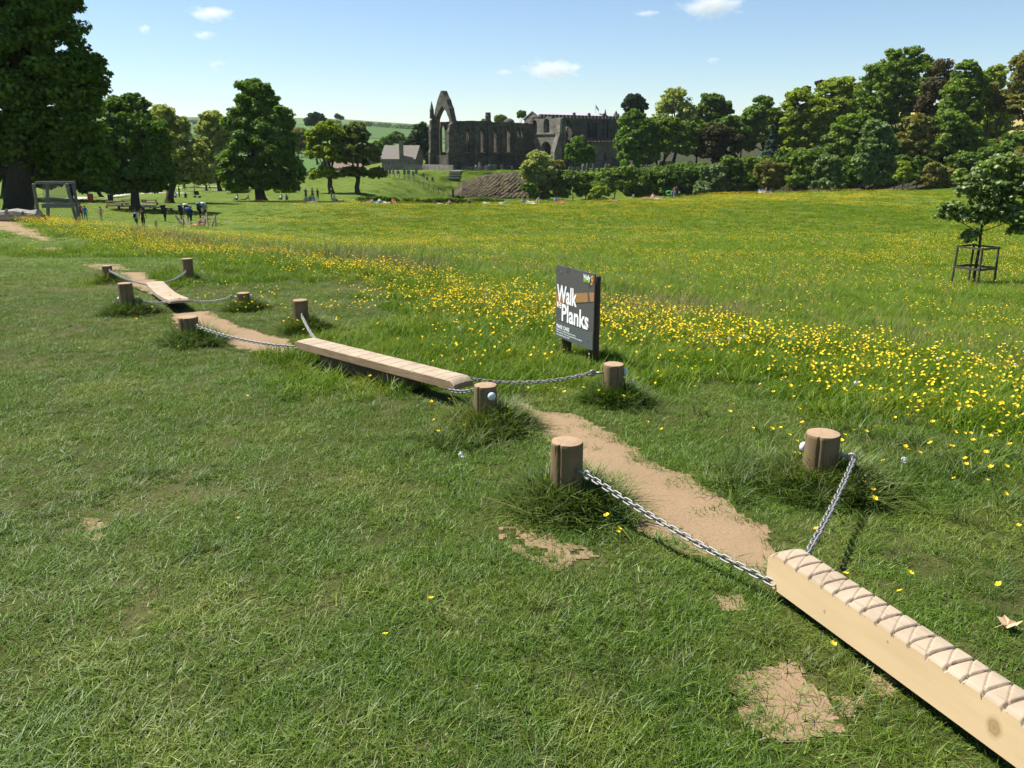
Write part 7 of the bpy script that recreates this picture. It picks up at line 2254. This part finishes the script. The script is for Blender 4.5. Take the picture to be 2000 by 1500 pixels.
# under the lime tree
for lb, ft, ps, rz, hh, tp, lg in (
        ('person sitting in the shade of the lime tree, left of its trunk', (464, 392), 'sit', 150, 1.7, 'white', 'denim'),
        ('person resting by the trunk of the lime tree', (480, 391), 'lean', 100, 1.7, 'black', 'black'),
        ('person in a white top sitting right of the lime trunk', (550, 391), 'sit', 170, 1.7, 'white', 'navy'),
        ('second person sitting right of the lime trunk', (560, 391), 'sit', 200, 1.7, 'grey', 'black'),
        ('dark figure standing in the picnic group, left', (598, 391), 'stand', 170, 1.8, 'navy', 'black'),
        ('figure in a grey top standing in the picnic group, middle', (611, 391), 'stand', 180, 1.8, 'grey', 'black'),
        ('dark figure standing in the picnic group, right', (621, 391), 'stand', 200, 1.7, 'black', 'black'),
        ('person in a lilac top sitting at the front of the picnic group', (599, 394), 'sit', 160, 1.7, 'lilac', 'pink'),
        ('person in tan sitting in the middle of the picnic group', (606, 394), 'sit', 190, 1.65, 'tan', 'denim'),
        ('person in pale blue sitting at the right of the picnic group', (613, 394), 'sit', 200, 1.7, 'teal', 'white'),
        ('person standing by the forked tree trunk', (648, 390), 'stand', 90, 1.7, 'maroon', 'black'),
        ('person sitting below the forked tree', (653, 393), 'sit', 180, 1.7, 'white', 'grey'),
        ('person lying below the forked tree', (661, 393), 'lie', 80, 1.7, 'grey', 'black'),
        # along the far edge of the meadow, from left to right
        ('sunbather in a lilac top, first from the left of the row', (723, 396), 'lean', 80, 1.72, 'lilac', 'pink'),
        ('person in pale clothes sitting, second in the riverside row', (742, 396), 'sit', 160, 1.7, 'white', 'teal'),
        ('person lying on a pale towel, third in the riverside row', (755, 398), 'lie', 85, 1.7, 'skin', 'white'),
        ('person in an orange top sitting alone by the river', (769, 398), 'sit', 200, 1.7, 'orange', 'pink'),
        ('person in navy sitting with legs stretched by the river', (853, 400), 'lean', -80, 1.75, 'navy', 'white'),
        ('person with bare shoulders sitting beside an orange bag', (878, 400), 'sit', 150, 1.7, 'tan', 'navy'),
        ('bare-chested child standing in front of the river bank', (917, 404), 'stand', 170, 1.35, 'skin', 'navy'),
        ('sunbather lying flat left of the rock face foot', (950, 399), 'lie', 80, 1.7, 'pink', 'white'),
        ('sunbather lying on a white towel below the rock face', (982, 399), 'lie', -85, 1.7, 'white', 'teal'),
        ('person sitting below the bright shrub', (1022, 397), 'sit', 190, 1.7, 'grey', 'denim'),
        ('person in white lying below the bright shrub', (1036, 397), 'lie', 80, 1.7, 'white', 'white'),
        ('bare-shouldered person sitting up among the sunbathers', (1052, 396), 'sit', 170, 1.75, 'tan', 'brown'),
        ('person in pale blue sitting right of the sunbathers', (1085, 394), 'sit', 190, 1.7, 'teal', 'denim'),
        ('sunbather in pink lying beside the pale blue sitter', (1094, 395), 'lie', 85, 1.7, 'pink', 'red'),
        ('sunbather lying alone right of the low bright bush', (1198, 391), 'lie', 80, 1.72, 'skin', 'orange'),
        ('small child in a pale top standing at the meadow edge', (1237, 391), 'stand', 180, 1.0, 'white', 'grey'),
        ('sunbather in pink lying left of the standing pair', (1263, 389), 'lie', 85, 1.7, 'pink', 'skin'),
        ('bare-shouldered person sitting near the standing pair', (1275, 388), 'sit', 150, 1.7, 'skin', 'white'),
        ('sunbather lying close to the standing pair', (1290, 387), 'lie', -85, 1.7, 'skin', 'tan'),
        ('child in blue with a bright green float', (1312, 388), 'stand', 170, 1.2, 'blue', 'blue'),
        ('tallest of the standing pair at the meadow edge', (1321, 386), 'stand', 180, 1.78, 'maroon', 'brown'),
        ('lighter dressed of the standing pair at the meadow edge', (1317, 386), 'stand', 170, 1.7, 'tan', 'skin'),
        ('child in dark shorts beside the standing pair', (1326, 386), 'stand', 190, 1.1, 'white', 'navy'),
        ('person sitting left in the group near the young trees', (1484, 375), 'sit', 170, 1.7, 'teal', 'white'),
        ('person in a pink top sitting in the group near the young trees', (1490, 375), 'sit', 190, 1.7, 'pink', 'white'),
        ('person sitting upright in the group near the young trees', (1496, 375), 'sit', 200, 1.8, 'grey', 'denim'),
        ('person in red sitting right in the group near the young trees', (1502, 375), 'lean', -80, 1.7, 'red', 'pink'),
        ('walker in a pale yellow top on the path above the rock face', (929, 345), 'walk', 90, 1.75, 'white', 'grey'),
        ('walker in dark clothes on the path above the rock face', (937, 345), 'walk', 90, 1.75, 'grey', 'black')):
    if ft[1] == 345:
        p = at(ft[0], ft[1], 207); p[2] = gz(p[0], p[1])
        person(lb, p, ps, R_(rz), hh, tp, lg, None, on_px=False)
    else:
        person(lb, ft, ps, R_(rz), hh, tp, lg, 'skin' if tp in ('skin', 'tan', 'pink', 'orange', 'lilac') else None, 'skin' if ps in ('lie', 'lean') else 'brown', random.choice(('brown', 'brown', 'black', 'blond')))

def towels():
    for lb, px, py, col, rz in (('pale picnic rug spread under the lilac sitter', 606, 395.5, 'white', 0), ('white towel under the sunbather below the rock face', 981, 400.5, 'white', 5), ('white towel left of the dark leaning person', 1040, 398.5, 'white', 0),
                                ('pale blue towel in the riverside row', 735, 397.5, 'teal', 0), ('red towel beside the pale blue sitter', 1096, 396.5, 'red', 0), ('white towel near the standing pair', 1281, 389.5, 'white', 0)):
        g = gp(px, py)
        vs, fs = [], []
        for i in range(9):
            for k in range(5):
                x, y = (i / 8 - .5) * 1.9, (k / 4 - .5) * 1.0
                wx, wy = g[0] + x, g[1] + y
                vs.append((x, y, gz(wx, wy) - g[2] + 0.10 + 0.03 * math.sin(5 * x + 3 * y)))
        fs = [(i * 5 + k, (i + 1) * 5 + k, (i + 1) * 5 + k + 1, i * 5 + k + 1) for i in range(8) for k in range(4)]
        tag(MB().add(vs, fs).build('towel', C_(col), None, True, g), lb, 'towel')
    g = gp(886, 400)
    t = thing('bag', 'orange beach bag beside the bare-shouldered sitter', 'bag', g)
    MB().lathe([(.22, 0), (.3, .2), (.26, .42), (.2, .45)], 12).build('sack', C_('orange'), t, True)
    MB().tube([(-.15, 0, .43), (-.1, 0, .62), (.1, 0, .62), (.15, 0, .43)], .015, 5).build('handle', C_('brown'), t)
    g = gp(1306, 386.5); g[2] += 0.75
    t = thing('pool_float', 'bright green float held by the child in blue', 'float', g, R_(-10))
    ring = [(0.42 * math.cos(a), 0.12 * math.sin(2 * a), 0.28 * math.sin(a)) for a in np.linspace(0, 2 * math.pi, 18)]
    MB().tube(ring, 0.10, 8, False).build('ring', C_('green'), t, True)
towels()

# small red and dark rubbish bins by the far path
for px, py, col, lb in ((178, 396, 'red', 'small red bin under the trees by the far path'), (217, 397, 'black', 'dark waste bin by the far path')):
    g = gp(px, py)
    t = thing('litter_bin', lb, 'bin', g)
    MB().lathe([(.30, 0), (.34, .9), (.36, .92), (.36, 1.0)], 14).build('barrel', C_(col), t, True)
    MB().lathe([(.37, 1.0), (.30, 1.12), (.08, 1.18)], 14).build('lid', C_('black'), t, True)

# ------------------------------------------------------------------ clouds
def make_clouds():
    t = NT('cloud_vapour')
    tc = t.n('ShaderNodeTexCoord')
    P_ = tc.outputs['Object']
    ln = t.n('ShaderNodeVectorMath', operation='LENGTH'); t.l(P_, ln.inputs[0])
    nz = t.noise(t.mapped(P_, (1.0, 1.0, 0.7)), 2.3, 5, 0.6)
    f = t.math('SUBTRACT', t.math('ADD', 1.0, t.math('MULTIPLY', t.math('SUBTRACT', nz, 0.5), 2.6)), t.math('MULTIPLY', ln.outputs['Value'], 1.25))
    d = t.math('MULTIPLY', t.math('MULTIPLY', f, 1.6, True), 0.010)
    v = t.n('ShaderNodeVolumePrincipled')
    v.inputs['Color'].default_value = (0.97, 0.97, 0.98, 1); v.inputs['Anisotropy'].default_value = 0.3
    t.l(d, v.inputs['Density']); t.l(v.outputs[0], t.out.inputs['Volume'])
    bm = bmesh.new(); bmesh.ops.create_icosphere(bm, subdivisions=3, radius=1.0)
    me = bpy.data.meshes.new('cloud'); bm.to_mesh(me); bm.free(); me.materials.append(t.m)
    names = [('small white puff high above the oak', 411, 27, 42, 13, 0.9), ('brightest white cloud at the top right of centre', 1387, 12, 60, 19, 1.3), ('long white cloud above the church roof', 1078, 136, 56, 17, 1.3), ('faint tiny puff right of the oak', 282, 57, 14, 9, 0.7),
             ('faint small pair of puffs below the high one', 400, 69, 24, 8, 0.7), ('faint round puff above the lime tree', 425, 126, 18, 9, 0.6), ('faint wisp left of the long cloud', 985, 141, 18, 6, 0.5), ('faint wisp at the top centre right', 1262, 26, 26, 5, 0.45), ('tiny wisp above the right trees', 1392, 118, 14, 6, 0.45)]
    for lb, px, py, rx, ry, dens in names:
        D = 5200.0
        o = bpy.data.objects.new('cloud', me); COL.objects.link(o)
        c = at(px, py, D); o.location = tuple(c)
        k = D / F_PX
        o.scale = (rx * k * 1.25, rx * k * 0.8, ry * k * 1.35)
        o.rotation_euler = (0, 0, random.uniform(-0.3, 0.3))
        tag(o, lb, 'cloud', 'clouds in the blue sky', kind='structure')
make_clouds()

# ------------------------------------------------------------------ summer haze in the air
def make_haze():
    t = NT('haze_air')
    v = t.n('ShaderNodeVolumePrincipled')
    v.inputs['Color'].default_value = (0.80, 0.90, 1.0, 1); v.inputs['Density'].default_value = 0.00005; v.inputs['Anisotropy'].default_value = 0.1
    t.l(v.outputs[0], t.out.inputs['Volume'])
    me = bpy.data.objects['ground'].data
    co = np.zeros(len(me.vertices) * 3, np.float32); me.vertices.foreach_get('co', co); co = co.reshape(-1, 3)
    z0, z1 = float(co[:, 2].min()) - 1.0, float(co[:, 2].max()) + 25.0
    o = MB().box((0, 0, (z0 + z1) / 2), (14600, 14600, z1 - z0)).build('haze', t.m)
    print('haze', z0, z1)
    tag(o, 'faint pale summer haze over the valley and hills', 'haze', kind='stuff')
HAZE = True
if HAZE: make_haze()
